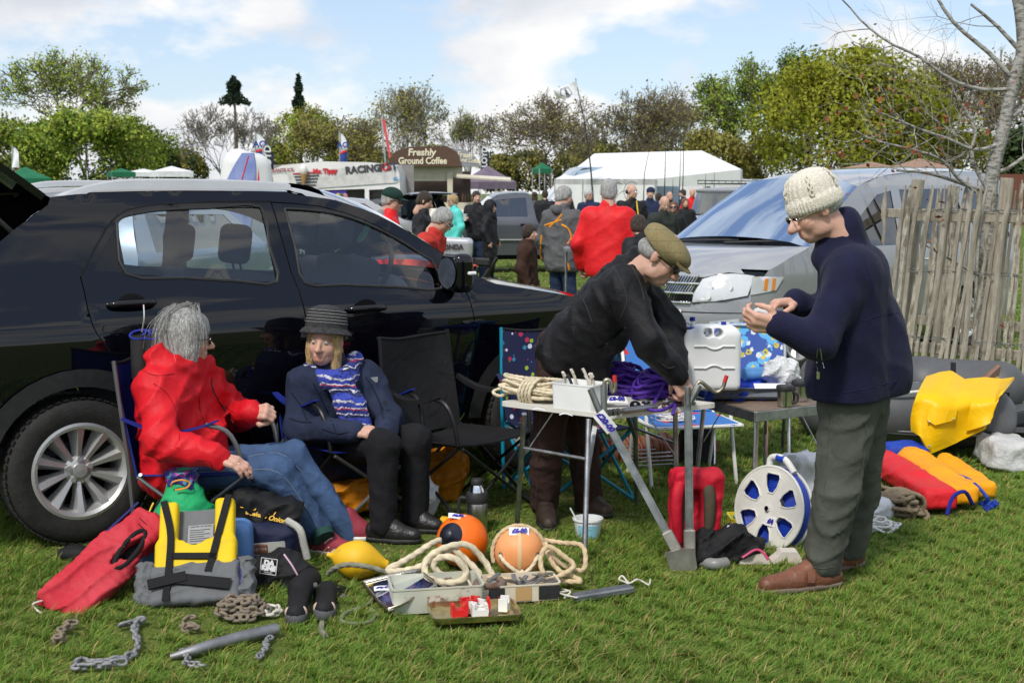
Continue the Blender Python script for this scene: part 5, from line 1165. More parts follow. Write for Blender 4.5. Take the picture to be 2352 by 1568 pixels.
for a,b,par in((D(1383,960,5.71),D(1356,893,5.71),arm1),(D(1388,955,5.70),D(1386,885,5.70),arm1),(D(1580,930,5.655),D(1580,888,5.655),arm2),(D(1582,930,5.66),D(1606,884,5.66),arm2)):mb=MB();mb.tube([a,b],.0145,12);mb.build('sleeve',M_GALV,par,True)
price('card tag tied to the leaning arm of the galvanised bracket','£20-00',D(1390,968,5.60),(.62,0,-.75),(.7,0,.62),.10,.055,.035)
# --- on the grey table
M_JERRY=mat('white_jerrycan',(.74,.75,.76),rough=.38,var=.04,vs=3,fine=.1,sub=.0)
jc=D(1630,815,6.45);t=thing('jerrycan','white plastic water jerrycan with a blue tap on the grey table','jerrycan',G(1630,892,TZ2),world=True)
v,q=solid([('b',jc+A(0,0,-.02),(.115,.055,.12),None,.03),('b',jc+A(.02,0,.10),(.075,.045,.02),None,.03),('c-',jc+A(-.02,-.2,.118),jc+A(-.02,.2,.118),.022,.022),('c-',jc+A(.03,-.2,.118),jc+A(.03,.2,.118),.022,.022)],.009,k=.03);obj('can',v,q,M_JERRY,t,True)
for s in(-1,1):
 mb=MB();mb.tube([jc+A(-.09+.2*u,-.089,-.0+s*.06+s*.02*(math.cos(u*2*PI)if .25<u<.75 else-.3))for u in np.linspace(0,1,22)],.005,6);mb.build('moulded_rib',M_JERRY,t,True)
NB=D(1590,762,6.45);M_BLUEPL=plastic('blue_plastic',(.02,.03,.30));mb=MB();mb.lathe([(.034,-.03),(.036,0),(.036,.022),(.03,.026),(0,.026)],24,NB);cp=mb.build('cap',M_BLUEPL,t,True,40)
mb=MB();mb.tube([NB+A(0,0,.02),NB+A(.0,0,.055)],.011,10);mb.tube([NB+A(.0,0,.042),NB+A(-.035,-.01,.05)],.008,8);tp2=mb.build('tap',M_JERRY,cp,True);mb=MB();mb.lathe([(.013,0),(.015,.004),(.013,.02),(0,.021)],10,NB+A(0,0,.055));mb.build('tap_knob',M_BLUEPL,tp2,True,40)
mb=MB();mb.lathe([(.013,0),(.013,.014),(0,.015)],12,D(1662,745,6.45));mb.build('vent_cap',M_BLUEPL,t,True)
# folded blue tarpaulin
M_TARP=cloth('blue_tarpaulin',(.015,.045,.38),var=.15,rough=.45,bump=.8,bs=8);M_TARPG=cloth('grey_lining',(.13,.145,.17),rough=.5)
t=thing('tarpaulin','folded blue and grey tarpaulin on the grey table','tarpaulin',G(1715,925,TZ2),world=True);q0=G(1712,912,TZ2)
v,q=solid([('b',q0+A(-.02,.0,.028),(.19,.11,.012),rotz(.1),.016),('b',q0+A(-.06,.03,.055),(.14,.08,.008),rotz(.2),.014)],.009,k=.02,fold=.014,ffreq=3.2,amp=.003,freq=8);obj('folded_sheet',v,q,M_TARP,t,True)
for k in range(3):mb=MB();mb.slab(lambda u,v_:q0+A(-.19+.40*u,-.135-.006*k+.02*math.sin(PI*v_),.012+.045*v_+.014*math.sin(6*u+k*1.3)*math.sin(PI*v_))+A(0,0,.006*k),16,5,.004);mb.build('grey_fold',M_TARPG,t,True)
mb=MB();mb.slab(lambda u,v_:q0+A(.02+.16*u,-.15+.04*v_,.068+.02*v_),3,2,.001);mb.build('white_label',M_TAG,t)
# blue roll, plastic bag, two steel mugs
mb=MB();p=G(1745,876,TZ2);c=D(1735,862,6.7);
for k in range(4):mb.tube([c+A(-.06,0,0)+A(0,.012*math.cos(k*1.6),.012*math.sin(k*1.6)),c+A(.10,.06,0)+A(0,.012*math.cos(k*1.6),.012*math.sin(k*1.6))],.028,12)
tag(mb.build('fabric_roll',cloth('pale_blue_cloth',(.10,.26,.52)),None,True),'rolled pale blue cloth behind the tarpaulin','cloth roll')
v,q=solid([('e',D(1795,852,6.62),(.095,.07,.065),None)],.009,k=.02,amp=.012,freq=9,fold=.015,ffreq=7);tag(obj('plastic_bag',v,q,mat('crinkled_film',(.72,.73,.74),rough=.25,var=.15,vs=18,bump=.9,bs=25,alpha=.85),None,True),'clear plastic bag of small parts behind the steel mugs','bag')
for px,y_,lb in((1803,6.35,'steel travel mug nearest the tarpaulin'),(1838,6.52,'steel travel mug against the clear bag')):
 p=D(px,884,y_);p[2]=TZ2;t=thing('travel_mug',lb,'mug',p);mb=MB();mb.lathe([(.030,0),(.035,.004),(.038,.075),(.038,.082),(0,.082)],24);mb.build('cup',M_CHROME if 0 else metal('brushed_steel',(.6,.6,.6),rough=.22),t,True,40);mb=MB();mb.lathe([(.041,.078),(.043,.084),(.043,.098),(.039,.106),(0,.108)],24);mb.build('lid',M_BLKPL,t,True,40);mb=MB();mb.tube([(.037,0,.07),(.062,0,.06),(.062,0,.025),(.036,0,.018)],.006,8,sm=4);mb.build('handle',M_BLKPL,t,True)
# ================================================= on the grass, left
# blue drum behind the vests
t=thing('blue_drum','pale blue plastic drum behind the yellow and grey vest','drum',G(450,1350),world=True);c=D(452,1290,5.47);c[2]=0
v,q=solid([('b',c+A(0,0,.125),(.195,.03,.085),None,.045),('b',c+A(0,0,.03),(.24,.06,.012),None,.015)],.012,k=.025);obj('drum_shell',v,q,plastic('pale_blue_plastic',(.10,.24,.52),rough=.45),t,True)
# yellow and grey buoyancy vest
M_YEL=cloth('yellow_nylon',(.72,.50,.008),var=.06,rough=.5,bump=.35,bs=10);M_GREYN=cloth('grey_nylon',(.125,.13,.135),var=.1,rough=.55,bump=.5,bs=9);M_WEB=cloth('black_webbing',(.010,.010,.011),rough=.75,bump=.1);M_NAVYZ=plastic('navy_zip',(.03,.03,.16))
o0=G(443,1398);top_=D(455,1152,5.36);ey=norm(top_-o0);ex=norm(A(1,.02,0)-ey*ey[0]);ez=np.cross(ex,ey)
t=thing('buoyancy_vest','yellow and grey buoyancy vest with black straps propped upright','life jacket',o0,world=True)
K=lambda x,y,z=0.:o0+ex*(x*1.16)+ey*y+ez*z
RV=np.stack([ex,ey,ez],1);Hh=np.linalg.norm(top_-o0)
def vest_shape(x0,x1,y0,y1):return('b',K((x0+x1)/2,(y0+y1)/2),((x1-x0)*.58-.02,(y1-y0)/2-.02,.012),RV,.02)
v,q=solid([vest_shape(-.15,.155,.02,.195)],.008,k=.03,fold=.006,ffreq=5,amp=.0015,freq=12);obj('lower_panel',v,q,M_GREYN,t,True)
v,q=solid([vest_shape(-.14,.145,.165,.30),vest_shape(-.13,-.065,.27,Hh-.0),vest_shape(.065,.135,.27,Hh),('c-',K(.0,Hh+.1,-.1),K(0,Hh+.1,.1),.058,.058),('b-',K(.0,Hh-.02,0),(.058,.13,.1),RV,.0),('e-',K(.0,Hh-.14,0),(.062,.07,.2),RV)],.007,k=.02,amp=.0015,freq=10);obj('yoke',v,q,M_YEL,t,True)
mb=MB();mb.slab(lambda u,v_:K(-.10+.21*u,.22+.24*v_,-.035-.01*math.sin(PI*u)),6,6,.012);bp_=mb.build('back_panel',M_GREYN,t,True)
mb=MB();mb.slab(lambda u,v_:K(-.035+.09*u,.30+.085*v_,-.026),2,2,.001);lbp=mb.build('print_panel',mat('grey_print',(.26,.27,.28),rough=.7),bp_)
M_PRINT=mat('white_print',(.6,.6,.6),rough=.7);M_PRINTD=mat('dark_print',(.04,.04,.045),rough=.7)
text('LAKE PRO  EN 393-50N',.0085,M_PRINTD,lbp,K(.01,.377,-.0235),ex,ey,.0003)
for k in range(6):mb=MB();mb.slab(lambda u,v_:K(-.028+(.05+.02*(k%2))*u,.31+.010*k+.003*v_,-.0245),1,1,.0006);mb.build('print_line',M_PRINTD,lbp)
def strap(pts,w,name='strap',z=.043):
 P=catmull([A(*p,0)for p in pts],5);mb=MB();T_=np.gradient(P,axis=0);V_=[]
 for p,tt_ in zip(P,T_):nn=norm(A(-tt_[1],tt_[0],0))*w/2;zz_=z*(1 if not callable(z)else 1);V_+=[K(p[0]+nn[0],p[1]+nn[1],zz_-.012),K(p[0]+nn[0],p[1]+nn[1],zz_),K(p[0]-nn[0],p[1]-nn[1],zz_),K(p[0]-nn[0],p[1]-nn[1],zz_-.012)]
 n_=len(P);mb.add(V_,[(i*4+j,i*4+j+1,i*4+j+5,i*4+j+4)for i in range(n_-1)for j in range(3)]);return mb.build(name,M_WEB,t)
strap([(-.115,Hh-.005),(-.085,.33),(-.082,.20),(-.088,.03)],.024);strap([(.115,Hh),(.088,.33),(.065,.20),(.052,.14)],.024);strap([(-.075,.222),(.08,.205)],.026);strap([(-.15,.10),(-.02,.125)],.042,'belt',.052);strap([(-.05,.118),(.13,.075)],.045,'belt',.048)
mb=MB();mb.tube([K(.150,.20,.01),K(.162,.12,.012),K(.152,.05,.012),K(.13,.01,.01)],.004,6,sm=4);mb.build('zip',M_NAVYZ,t,True)
for s in(-1,1):
 v,q=solid([('b',K(s*.17,.13,-.03),(.018,.07,.02),RV,.02)],.008,k=.02,fold=.010,ffreq=12);obj('side_pocket',v,q,M_GREYN,t,True)
# faded red vest leaning on the drum
M_REDV=cloth('faded_red_nylon',(.46,.018,.032),col2=(.52,.05,.065),rough=.6,bump=.6,bs=9);
a,b=G(140,1400),D(352,1188,5.42);t=thing('buoyancy_vest','faded red sleeveless vest with black armhole leaning on the drum','life jacket',(a+G(280,1330))/2,world=True)
ey=norm(b-a);ex=norm(np.cross(ey,A(0,-.9,.45)));ez=np.cross(ex,ey);o0=a;RV=np.stack([ex,ey,ez],1);Ln=np.linalg.norm(b-a)
K=lambda x,y,z=0.:o0+ex*x+ey*y+ez*z
v,q=solid([('b',K(.0,Ln*.30),(.085,Ln*.30,.02),RV,.022),('b',K(.005,Ln*.72),(.06,Ln*.24,.022),RV,.025),('e-',K(.045,Ln*.64,.03),(.028,.10,.09),RV@rotz(-.12))],.008,k=.03,fold=.011,ffreq=5,amp=.002,freq=10,seed=5);obj('vest_shell',v,q,M_REDV,t,True)
mb=MB();mb.tube([K(.045+.030*math.cos(u)-.012*math.sin(u),Ln*.64+.10*math.sin(u),.048-.004*math.cos(u))for u in np.linspace(0,2*PI,26)],.011,8);ah=mb.build('armhole_trim',M_WEB,t,True)
mb=MB();mb.lathe([(0,0),(.03,.0)],20,K(.045,Ln*.64,.012),RV@rotz(-.12),sy=3.2);mb.build('armhole_lining',M_DARKIN,ah)
mb=MB();mb.tube([K(-.05,Ln*.93,.03),K(0,Ln*1.0,.01),K(.06,Ln*.95,.02)],.012,8,sm=5);mb.build('collar_trim',M_WEB,t,True)
mb=MB();mb.tube([K(-.1,.0,.02),K(-.075,.02,.03),K(-.09,.3,.03),K(-.085,.55,.03)],.005,6,sm=4);mb.build('zip',M_NAVYZ,t,True)
for y_ in(.62,.66,.70):mb=MB();mb.tube([K(-.06+.02*y_,Ln*(y_+.2),.045),K(.05,Ln*(y_+.17),.048)],.0025,6);mb.build('seam',cloth('dark_red_thread',(.12,.01,.02)),t,True)
for px,py in((95,1380),(80,1395)):mb=MB();p=G(px,py,.02);mb.tube([G(135,1370,.04),p+A(0,0,.02),p,p+A(.04,-.04,-.01)],.004,6,sm=4);mb.build('draw_cord',LACE,t,True)
# green drawstring bag
t=thing('drawstring_bag','green drawstring bag with a flowered cuff and orange cord','bag',G(430,1330),world=True);c=D(425,1195,5.66)
v,q=solid([('e',c+A(.01,0,-.06),(.155,.08,.16),None),('c',c+A(0,0,.04),c+A(-.01,.02,.18),.115,.055)],.009,k=.05,fold=.010,ffreq=5);bg_=obj('sack',v,q,cloth('emerald_nylon',(.02,.37,.13),var=.08,rough=.5),t,True)
v,q=solid([('c',c+A(-.005,.015,.150),c+A(-.012,.02,.215),.058,.066)],.007,k=.02,fold=.012,ffreq=14,clips=[(c+A(0,0,.225),A(0,0,1))]);obj('cuff',v,q,floral_mat('flowered_cuff',(.04,.03,.22),[((.45,.05,.28),(.05,.2,.3),22,.42),((.05,.22,.30),(.04,.03,.22),18,.36)],1,.3),t,True)
mb=MB();mb.tube([c+A(-.04,-.06,.165),c+A(-.03,-.075,.19),c+A(.01,-.075,.20),c+A(.04,-.06,.185),c+A(.03,-.07,.165),c+A(-.02,-.075,.155)],.004,6,sm=5);mb.build('draw_cord',plastic('orange_cord',(.75,.30,.03),rough=.7),t,True)
mb=MB();mb.tube([D(345,1170,5.5),D(352,1155,5.48),D(340,1185,5.45),D(350,1200,5.45)],.004,6,sm=5);mb.build('cord_tail',plastic('yellow_cord',(.7,.48,.05),rough=.7),t,True)
# navy shoulder bag with a printed bag on top
M_NAVYB=cloth('navy_bag',(.012,.016,.045),rough=.6,bump=.4)
t=thing('shoulder_bag','navy shoulder bag with a pale stripe and leather badge','bag',G(620,1330),world=True);c=D(612,1255,5.62)
v,q=solid([('b',c+A(0,0,-.06),(.10,.05,.13),None,.04),('c',c+A(-.09,0,.08),c+A(.10,0,.08),.055,.055)],.009,k=.03,fold=.007,ffreq=5);obj('bag_body',v,q,M_NAVYB,t,True)
yf=c[1]-.095
mb=MB();mb.slab(lambda u,v_:A(c[0]-.14+.28*u,yf-.006+.06*(2*u-1)**4,c[2]-.02+.055*v_+.02*u),12,3,.006);st=mb.build('stripe',cloth('pale_webbing',(.40,.40,.36)),t,True)
mb=MB();mb.box(A(c[0]-.02,yf-.012,c[2]+.018),(.09,.008,.042),roty(rad(-4)),.004);bd=mb.build('badge',M_LEATHER_BR,t);text('EQUATOR',.016,plastic('badge_letters',(.5,.45,.4)),bd,A(c[0]-.02,yf-.0165,c[2]+.018),(1,0,.07),(0,0,1),.0005,space=1.2)
mb=MB();mb.tube([D(660,1195,5.55),D(688,1215,5.5),D(698,1250,5.5),D(706,1282,5.5)],.016,8,sm=4);mb.build('carry_strap',cloth('pale_webbing',(.4,.4,.36)),t,True)
t=thing('printed_bag','black bag with yellow script lettering on top of the navy bag','bag',D(612,1195,5.62),world=True);c=D(612,1172,5.66)
v,q=solid([('b',c,(.115,.05,.035),roty(rad(12)),.035)],.009,k=.02,fold=.012,ffreq=6);obj('sack',v,q,M_BLKF,t,True)
M_GOLD=plastic('yellow_print',(.72,.42,.03),rough=.6)
for k,(s,dx,dz,sz)in enumerate((('Red',-.055,.052,.034),('yachtin',.02,.05,.028),('cruisin',-.065,.026,.026),('for 1',.03,.022,.028),('weekend',-.03,-.001,.026),('Onion',.062,-.006,.03))):text(s,sz,M_GOLD,t,A(c[0]+dx,c[1]-.088+.02*(dz/.05)**2,c[2]+dz*.9-.2*dx),(1,0,-.22),(-.05,.45,1),.0006,bold=.001,shear=.3,name='printed_script')
# black sports bag with a logo patch
t=thing('sports_bag','black soft sports bag with a square white logo','bag',G(650,1372),world=True);c=D(640,1312,5.38)
v,q=solid([('e',c+A(.0,0,-.03),(.16,.085,.12),None),('b',c+A(.0,0,-.09),(.12,.05,.03),None,.03)],.009,k=.05,fold=.012,ffreq=4.5);obj('bag_body',v,q,M_BLKF,t,True)
pc=D(617,1300,5.285);exx,eyy=norm(A(.95,-.1,-.1)),norm(A(.08,.35,1));mb=MB()
for a,b in(((-.034,-.032),(.034,-.032)),((.034,-.032),(.034,.032)),((.034,.032),(-.034,.032)),((-.034,.032),(-.034,-.032))):mb.tube([pc+exx*a[0]+eyy*a[1],pc+exx*b[0]+eyy*b[1]],.0016,6)
lp=mb.build('logo_frame',M_PRINT,t,True);text('DA',.030,M_PRINT,lp,pc+eyy*.013,exx,eyy,.0006,bold=.0025,name='logo');text('KINE',.027,M_PRINT,lp,pc-eyy*.008,exx,eyy,.0006,bold=.0025,name='logo');text('HAWAII',.010,M_PRINT,lp,pc-eyy*.025,exx,eyy,.0006,name='logo')
mb=MB();mb.tube([D(652,1272,5.30),D(672,1300,5.28),D(694,1340,5.28)],.004,6,sm=4);mb.build('pink_piping',plastic('pink_piping',(.6,.4,.5)),t,True)
# neoprene boots
def neo_boot(label,ank,heel,toe):
 t=thing('neoprene_boot',label,'boot',(heel+toe)/2,0,'pair of neoprene boots',world=True);d=norm(toe-heel)
 v,q=solid([('c',ank,heel+A(0,0,.02),.048,.045),('c',heel+A(0,0,.0),toe,.045,.040)],.008,k=.035,amp=.0015,freq=12);obj('upper',v,q,M_BLKF,t,True)
 v,q=solid([('c',heel-A(0,.0,.012),toe-A(0,0,.012),.047,.043)],.008,k=.01,clips=[((heel+toe)/2-A(0,0,.01),A(0,.3,1))]);obj('sole',v,q,mat('grey_rubber',(.09,.09,.095),rough=.7),t,True)
 mb=MB();mb.tube([ank*.45+heel*.55+A(-.05,-.02,0),ank*.45+heel*.55+A(0,-.055,.01),ank*.45+heel*.55+A(.05,-.02,.01)],.012,8,sm=4);mb.build('ankle_strap',M_GREYN,t,True)
 for s in(-1,1):mb=MB();mb.ball(toe+np.cross(d,A(0,0,1))*.028*s+A(0,0,.004),(.016,.016,.024));mb.build('toe_patch',mat('pink_rubber',(.50,.36,.31),rough=.7),t,True)
neo_boot('black neoprene boot pointing down beside the sports bag',D(712,1330,5.24),D(690,1358,5.14),G(680,1408,.04));neo_boot('black neoprene boot lying on its side over its pair',D(785,1372,5.26),D(750,1370,5.2),G(745,1398,.045))
mb=MB();p=G(160,1288);mb.ball(p+A(.03,0,.035),(.085,.05,.04),14,10);tag(mb.build('fabric_bundle',M_BLKF,None,True),'small black cloth bundle behind the red vest','bundle')
mb=MB();p=G(235,1232);mb.ball(p+A(0,0,.03),(.10,.05,.04),14,10);tag(mb.build('fabric_pad',M_BLKF,None,True),'black pad lying against the rear tyre','pad')
# boots hanging from the door handle
t=thing('hanging_boot','black rubber boot with blue rim hanging from the door handle','boot',D(335,850,5.98),world=True)
x_,z_=HERO.side(330,700);
for k,px in enumerate((322,352)):
 mb=MB();c=D(px,768,5.97);mb.tube([c,c+A(.0,0,-.20)],.045,14,cap=False);bt=mb.build('boot_shaft',M_BLKPL,t,True);mb=MB();mb.tube([c+.046*A(math.cos(a),math.sin(a)*.9,.35*math.sin(a))for a in np.linspace(0,2*PI,18)],.006,6);mb.build('blue_rim',M_BLUEPL,bt,True);mb=MB();mb.lathe([(0,0),(.044,0)],16,c-A(0,0,.01));mb.build('lining',plastic('cream_lining',(.5,.48,.4)),bt)
mb=MB();mb.tube([D(330,700,5.9),D(331,730,5.88),D(326,762,5.93)],.003,6,sm=4);mb.build('lanyard',M_PRINT,t,True)
# ================================================= chains and iron in the front grass
M_CH_T=mat('tan_iron',(.24,.18,.12),col2=(.17,.15,.12),rough=.85,vs=30,fine=.5);M_CH_G=mat('grey_iron',(.20,.20,.21),col2=(.32,.32,.33),rough=.65,metal=.4,vs=30,fine=.4);M_CH_W=mat('white_chain',(.55,.52,.46),rough=.7,var=.2,vs=30)
LINKS={}
def link_mesh(r,m):
 k=(r,m.name)
 if k not in LINKS:
  mb=MB();L_=r*4.6;W_=r*2.2
  P=[(L_/2*math.copysign(abs(math.cos(a))**.7,math.cos(a)),W_/1.0*math.copysign(abs(math.sin(a))**.8,math.sin(a))*.75,0)for a in np.linspace(0,2*PI,14,endpoint=False)]
  mb.tube(P,r,7,closed=True);me=mesh_from('link',mb.V(),mb.f,True);me.materials.append(m);LINKS[k]=me
 return LINKS[k]
def chain(label,P,r,m,heap=0.,seed=0,group='iron chains in the front grass'):
 r*=.82;P=catmull([np.asarray(p,float)for p in P],8);P=resample(P,r*4.0);rs=np.random.RandomState(seed);me=link_mesh(r,m)
 c=P.mean(0);t=thing('chain',label,'chain',(c[0],c[1],0),0,group)
 for i in range(len(P)-1):
  d=norm(P[i+1]-P[i]);x=d;z=norm(np.cross(d,A(0,0,1))if i%2 else A(rs.normal()*.3,rs.normal()*.3,1));z=norm(z-x*(z@x));y=np.cross(z,x);a=rs.normal()*.35;y,z=y*math.cos(a)+z*math.sin(a),z*math.cos(a)-y*math.sin(a)
  o=bpy.data.objects.new('link',me);COL.objects.link(o);o.parent=t;M=Matrix(((x[0],y[0],z[0],0),(x[1],y[1],z[1],0),(x[2],y[2],z[2],0),(0,0,0,1)));p=(P[i]+P[i+1])/2-A(c[0],c[1],0)+A(0,0,.012+heap*rs.rand());M.translation=Vector(p);o.matrix_local=M
 for q in P[::3]:PRESS.append((q[0],q[1],.085))
 return t
g_=lambda*p:[G(x,y,.008)for x,y in p]
chain('tan chain lump in front of the red vest',g_((178,1442),(150,1448),(160,1462),(135,1472),(150,1482),(122,1485),(135,1470)),.0075,M_CH_T,.03,1)
chain('long grey chain bending towards the vest',g_((275,1445),(330,1432),(310,1445),(312,1468),(316,1495),(300,1515),(262,1525),(215,1530),(185,1528),(170,1540),(240,1538),(290,1530)),.0078,M_CH_G,.012,2)
chain('short tan chain curl behind the grey pole',g_((448,1432),(425,1438),(420,1450),(440,1455),(455,1450),(435,1442)),.0075,M_CH_T,.02,3)
chain('heaped rusty tan chain by the boots',tangle(G(550,1420),.085,.06,.075,6,5,drift=.3),.0085,M_CH_T,.01,4)
chain('white painted chain beside the tan heap',g_((575,1412),(600,1402),(635,1405),(640,1415),(600,1418),(620,1408)),.0075,M_CH_W,.015,5)
chain('grey chain end hanging from the pole tip',g_((418,1500),(432,1518),(425,1530),(450,1535),(470,1538)),.0062,M_CH_G,.006,6)
chain('grey chain tail beside the pole end',g_((625,1470),(610,1480),(612,1495),(600,1510),(592,1518)),.0062,M_CH_G,.006,7)
mb=MB();mb.tube([G(392,1508,.012),G(450,1492,.028),G(540,1466,.034),G(636,1444,.034)],[.012,.021,.023,.023],14,sm=6);tag(mb.build('metal_pole',metal('weathered_lead',(.30,.30,.31),rough=.6),None,True),'grey metal pole lying in the grass among the chains','pole')
# ================================================= buoys
t=thing('pellet_buoy','yellow teardrop buoy with scuffed paint and mossy rope','buoy',G(828,1330),world=True);c=D(820,1290,5.45);c[2]=.085
M_BUOYY=mat('scuffed_yellow',(.72,.42,.01),col2=(.22,.19,.13),rough=.55,vs=9,lo=.60,hi=.68,fine=.2)
Q=roty(rad(100));prof=[(0,-.17),(.012,-.165),(.02,-.14),(.07,-.10),(.105,-.04),(.115,.01),(.10,.06),(.065,.11),(.035,.15),(.024,.175),(0,.18)];mb=MB();P=catmull([A(r,z,0)for r,z in prof],3);mb.lathe([(max(0,p[0]*.74),p[1]*.78)for p in P],32,c,Q);mb.build('float',M_BUOYY,t,True)
rope('rope','',[D(752,1318,5.38),D(768,1304,5.34),D(800,1296,5.32),D(850,1302,5.33),D(900,1318,5.33),D(930,1328,5.32)],.011,M_ROPE_G,parent=t)
rope('mooring_line','thin mossy line trailing from under the tin lid',g_((930,1330),(880,1345),(862,1365),(845,1388),(805,1402),(785,1415),(790,1428),(835,1432),(858,1420),(852,1398),(868,1415)),.0075,M_ROPE_G)
mb=MB();mb.tube(g_((740,1430),(738,1448),(748,1460)),.012,8,sm=4);tag(mb.build('rope_end',M_ROPE_G,None,True),'frayed grey rope end in the grass below the boots','rope')
M_OR1=mat('bright_orange_vinyl',(.85,.155,.008),rough=.32,var=.05,fine=.04);M_OR2=mat('faded_orange_vinyl',(.72,.27,.09),col2=(.78,.36,.15),rough=.5,vs=5,fine=.1)
t=thing('round_buoy','bright orange round buoy with a black top','buoy',G(1065,1320),world=True);c=D(1062,1262,5.62);rb=.115;c[2]=rb+.01;mb=MB();mb.ball(c,rb,36,22);mb.build('float',M_OR1,t,True)
e=norm(A(-.45,-.75,.40));mb=MB();Q=np.stack([norm(np.cross(A(0,0,1),e)),np.cross(e,norm(np.cross(A(0,0,1),e))),e],1);mb.lathe([(.058,rb*.86),(.056,rb*.90),(.03,rb*1.0),(.026,rb*1.1),(.018,rb*1.16),(0,rb*1.17)],24,c,Q,cap=False);mb.build('end_cap',plastic('navy_black_cap',(.012,.013,.025),rough=.4),t,True,50)
price('card tag on top of the bright orange buoy','£4-00',c+A(-.02,-.03,rb*.98),(1,.1,-.1),(.05,.6,.35),.08,.03,.02)
t=thing('round_buoy','faded orange round buoy laced with cream rope','buoy',G(1192,1330),world=True);c=D(1192,1268,5.48);rb=.108;c[2]=rb+.005;mb=MB();mb.ball(c,rb,36,22);fl=mb.build('float',M_OR2,t,True)
mb=MB();mb.slab(lambda u,v_:c+(rb+.0015)*norm(A(.02+.13*(u-.5),-1+.45*v_,-.75+1.75*v_)),3,12,.002);mb.build('seam_tape',mat('tan_tape',(.70,.47,.24),rough=.8),fl,True)
for dx in(-.8,.8):mb=MB();mb.lathe([(.014,0),(.01,.004),(0,.004)],14,c+rb*.985*norm(A(dx,-.75,.05)),np.stack([norm(np.cross(A(0,0,1),norm(A(dx,-.75,.05)))),A(0,0,1),norm(A(dx,-.75,.05))],1));mb.build('eyelet',M_RUST,fl,True)
ar=lambda u,r_=1.05:c+rb*r_*A(math.cos(u)*.98,-.32,math.sin(u))
rope('lacing','',[c+rb*1.06*A(-.72,-.66,.05),c+rb*1.08*A(-.5,-.85,-.18),c+rb*1.1*A(-.15,-.93,-.42),c+rb*1.14*A(.12,-.9,-.52),c+rb*1.1*A(.45,-.86,-.32),c+rb*1.06*A(.72,-.66,.05)],.0085,M_ROPE_C,parent=t)
rope('lacing','',[c+rb*1.06*A(math.cos(u),-.25+.25*math.sin(u),math.sin(u))for u in np.linspace(rad(200),rad(15),14)],.009,M_ROPE_T,parent=t)
rope('knot','',[c+rb*A(.08,-1.05,-.48),c+rb*A(.22,-1.2,-.58),c+rb*A(.02,-1.22,-.72),c+rb*A(.16,-1.08,-.66),c+rb*A(.0,-1.15,-.55),c+rb*A(-.05,-1.2,-.78),c+rb*A(-.2,-1.3,-.9)],.0085,M_ROPE_C,parent=t)
price('card tag on top of the faded orange buoy','£6-00',c+A(.0,-.045,rb*.93),(1,0,.03),(0,.5,.8),.085,.035,.026)
# cream mooring rope between the buoys
q_=lambda*p:[D(x,y,Y)for x,y,Y in p]
rope('mooring_rope','heavy cream rope coiled in loops before the bright orange buoy',q_((1010,1240,5.5),(985,1252,5.42),(950,1275,5.36),(915,1295,5.30),(892,1305,5.28),(900,1312,5.27),(940,1308,5.27),(975,1296,5.27),(1010,1270,5.28),(1040,1262,5.28),(1075,1290,5.28),(1100,1318,5.26),(1085,1338,5.24),(1050,1335,5.22),(1015,1320,5.22),(995,1298,5.22),(1010,1280,5.22),(1045,1282,5.20),(1070,1310,5.20),(1060,1332,5.18),(1020,1338,5.18),(985,1325,5.18),(975,1300,5.2),(990,1275,5.22),(1030,1255,5.26),(1075,1252,5.3),(1110,1285,5.32),(1130,1320,5.30),(1135,1345,5.26),(1120,1332,5.26)),.0138,M_ROPE_C,sm=8)
rope('mooring_rope','tan rope looped in a loose heap right of the faded buoy',q_((1250,1240,5.5),(1290,1246,5.46),(1335,1252,5.42),(1345,1285,5.38),(1335,1310,5.36),(1290,1295,5.36),(1262,1265,5.38),(1252,1245,5.42),(1262,1280,5.36),(1285,1310,5.32),(1320,1325,5.3),(1332,1335,5.28),(1280,1332,5.28),(1250,1320,5.28),(1242,1280,5.3),(1260,1255,5.34),(1300,1280,5.32),(1318,1300,5.3),(1290,1320,5.26),(1262,1330,5.24),(1240,1335,5.24),(1200,1338,5.22),(1165,1330,5.22),(1120,1325,5.24)),.0105,M_ROPE_T,sm=8)
# ================================================= tins
def tin(label,c,ex,w,d,h_,m,inside,name='biscuit_tin',rc=.025):
 t=thing(name,label,'tin',(c[0],c[1],0),0,'old biscuit tins of fittings on the grass',world=True);ex=norm(ex);R_=np.stack([ex,np.cross(A(0,0,1),ex),A(0,0,1)],1)
 v,f=open_box(w,d,h_,.003,1.0,5,rc);obj('tin_shell',v@R_.T+A(c[0],c[1],.008),f,m,t,True,sharp=50);return t,(lambda x,y,z:A(c[0],c[1],.008)+R_@A(x,y,z))
M_TIN1=mat('cream_painted_tin',(.50,.51,.42),col2=(.16,.07,.04),rough=.5,vs=7,lo=.60,hi=.66,metal=.1,fine=.2);M_TIN2=mat('cream_tin',(.62,.55,.42),rough=.45,var=.1)
t,K=tin('rusty cream biscuit tin of pipe fittings',G(1000,1392),(1,.20,0),.36,.20,.095,M_TIN1,None)
mb=MB();mb.tube([K(-.12,-.04,.05),K(-.04,-.06,.05)],.03,16,cap=False);mb.tube([K(-.1,0,.04),K(-.02,.03,.06)],.028,14,cap=False);fx=mb.build('pipe_fitting',M_RUST,t,True)
for k in range(6):mb=MB();a_=rs.rand()*3;p=K(.02+.12*rs.rand(),-.05+.1*rs.rand(),.035+.02*rs.rand());mb.bar(p-.04*A(math.cos(a_),math.sin(a_),.1),p+.04*A(math.cos(a_),math.sin(a_),.1),.02,.008);mb.build('iron_piece',M_RUST if k%2 else M_DARKIN,t)
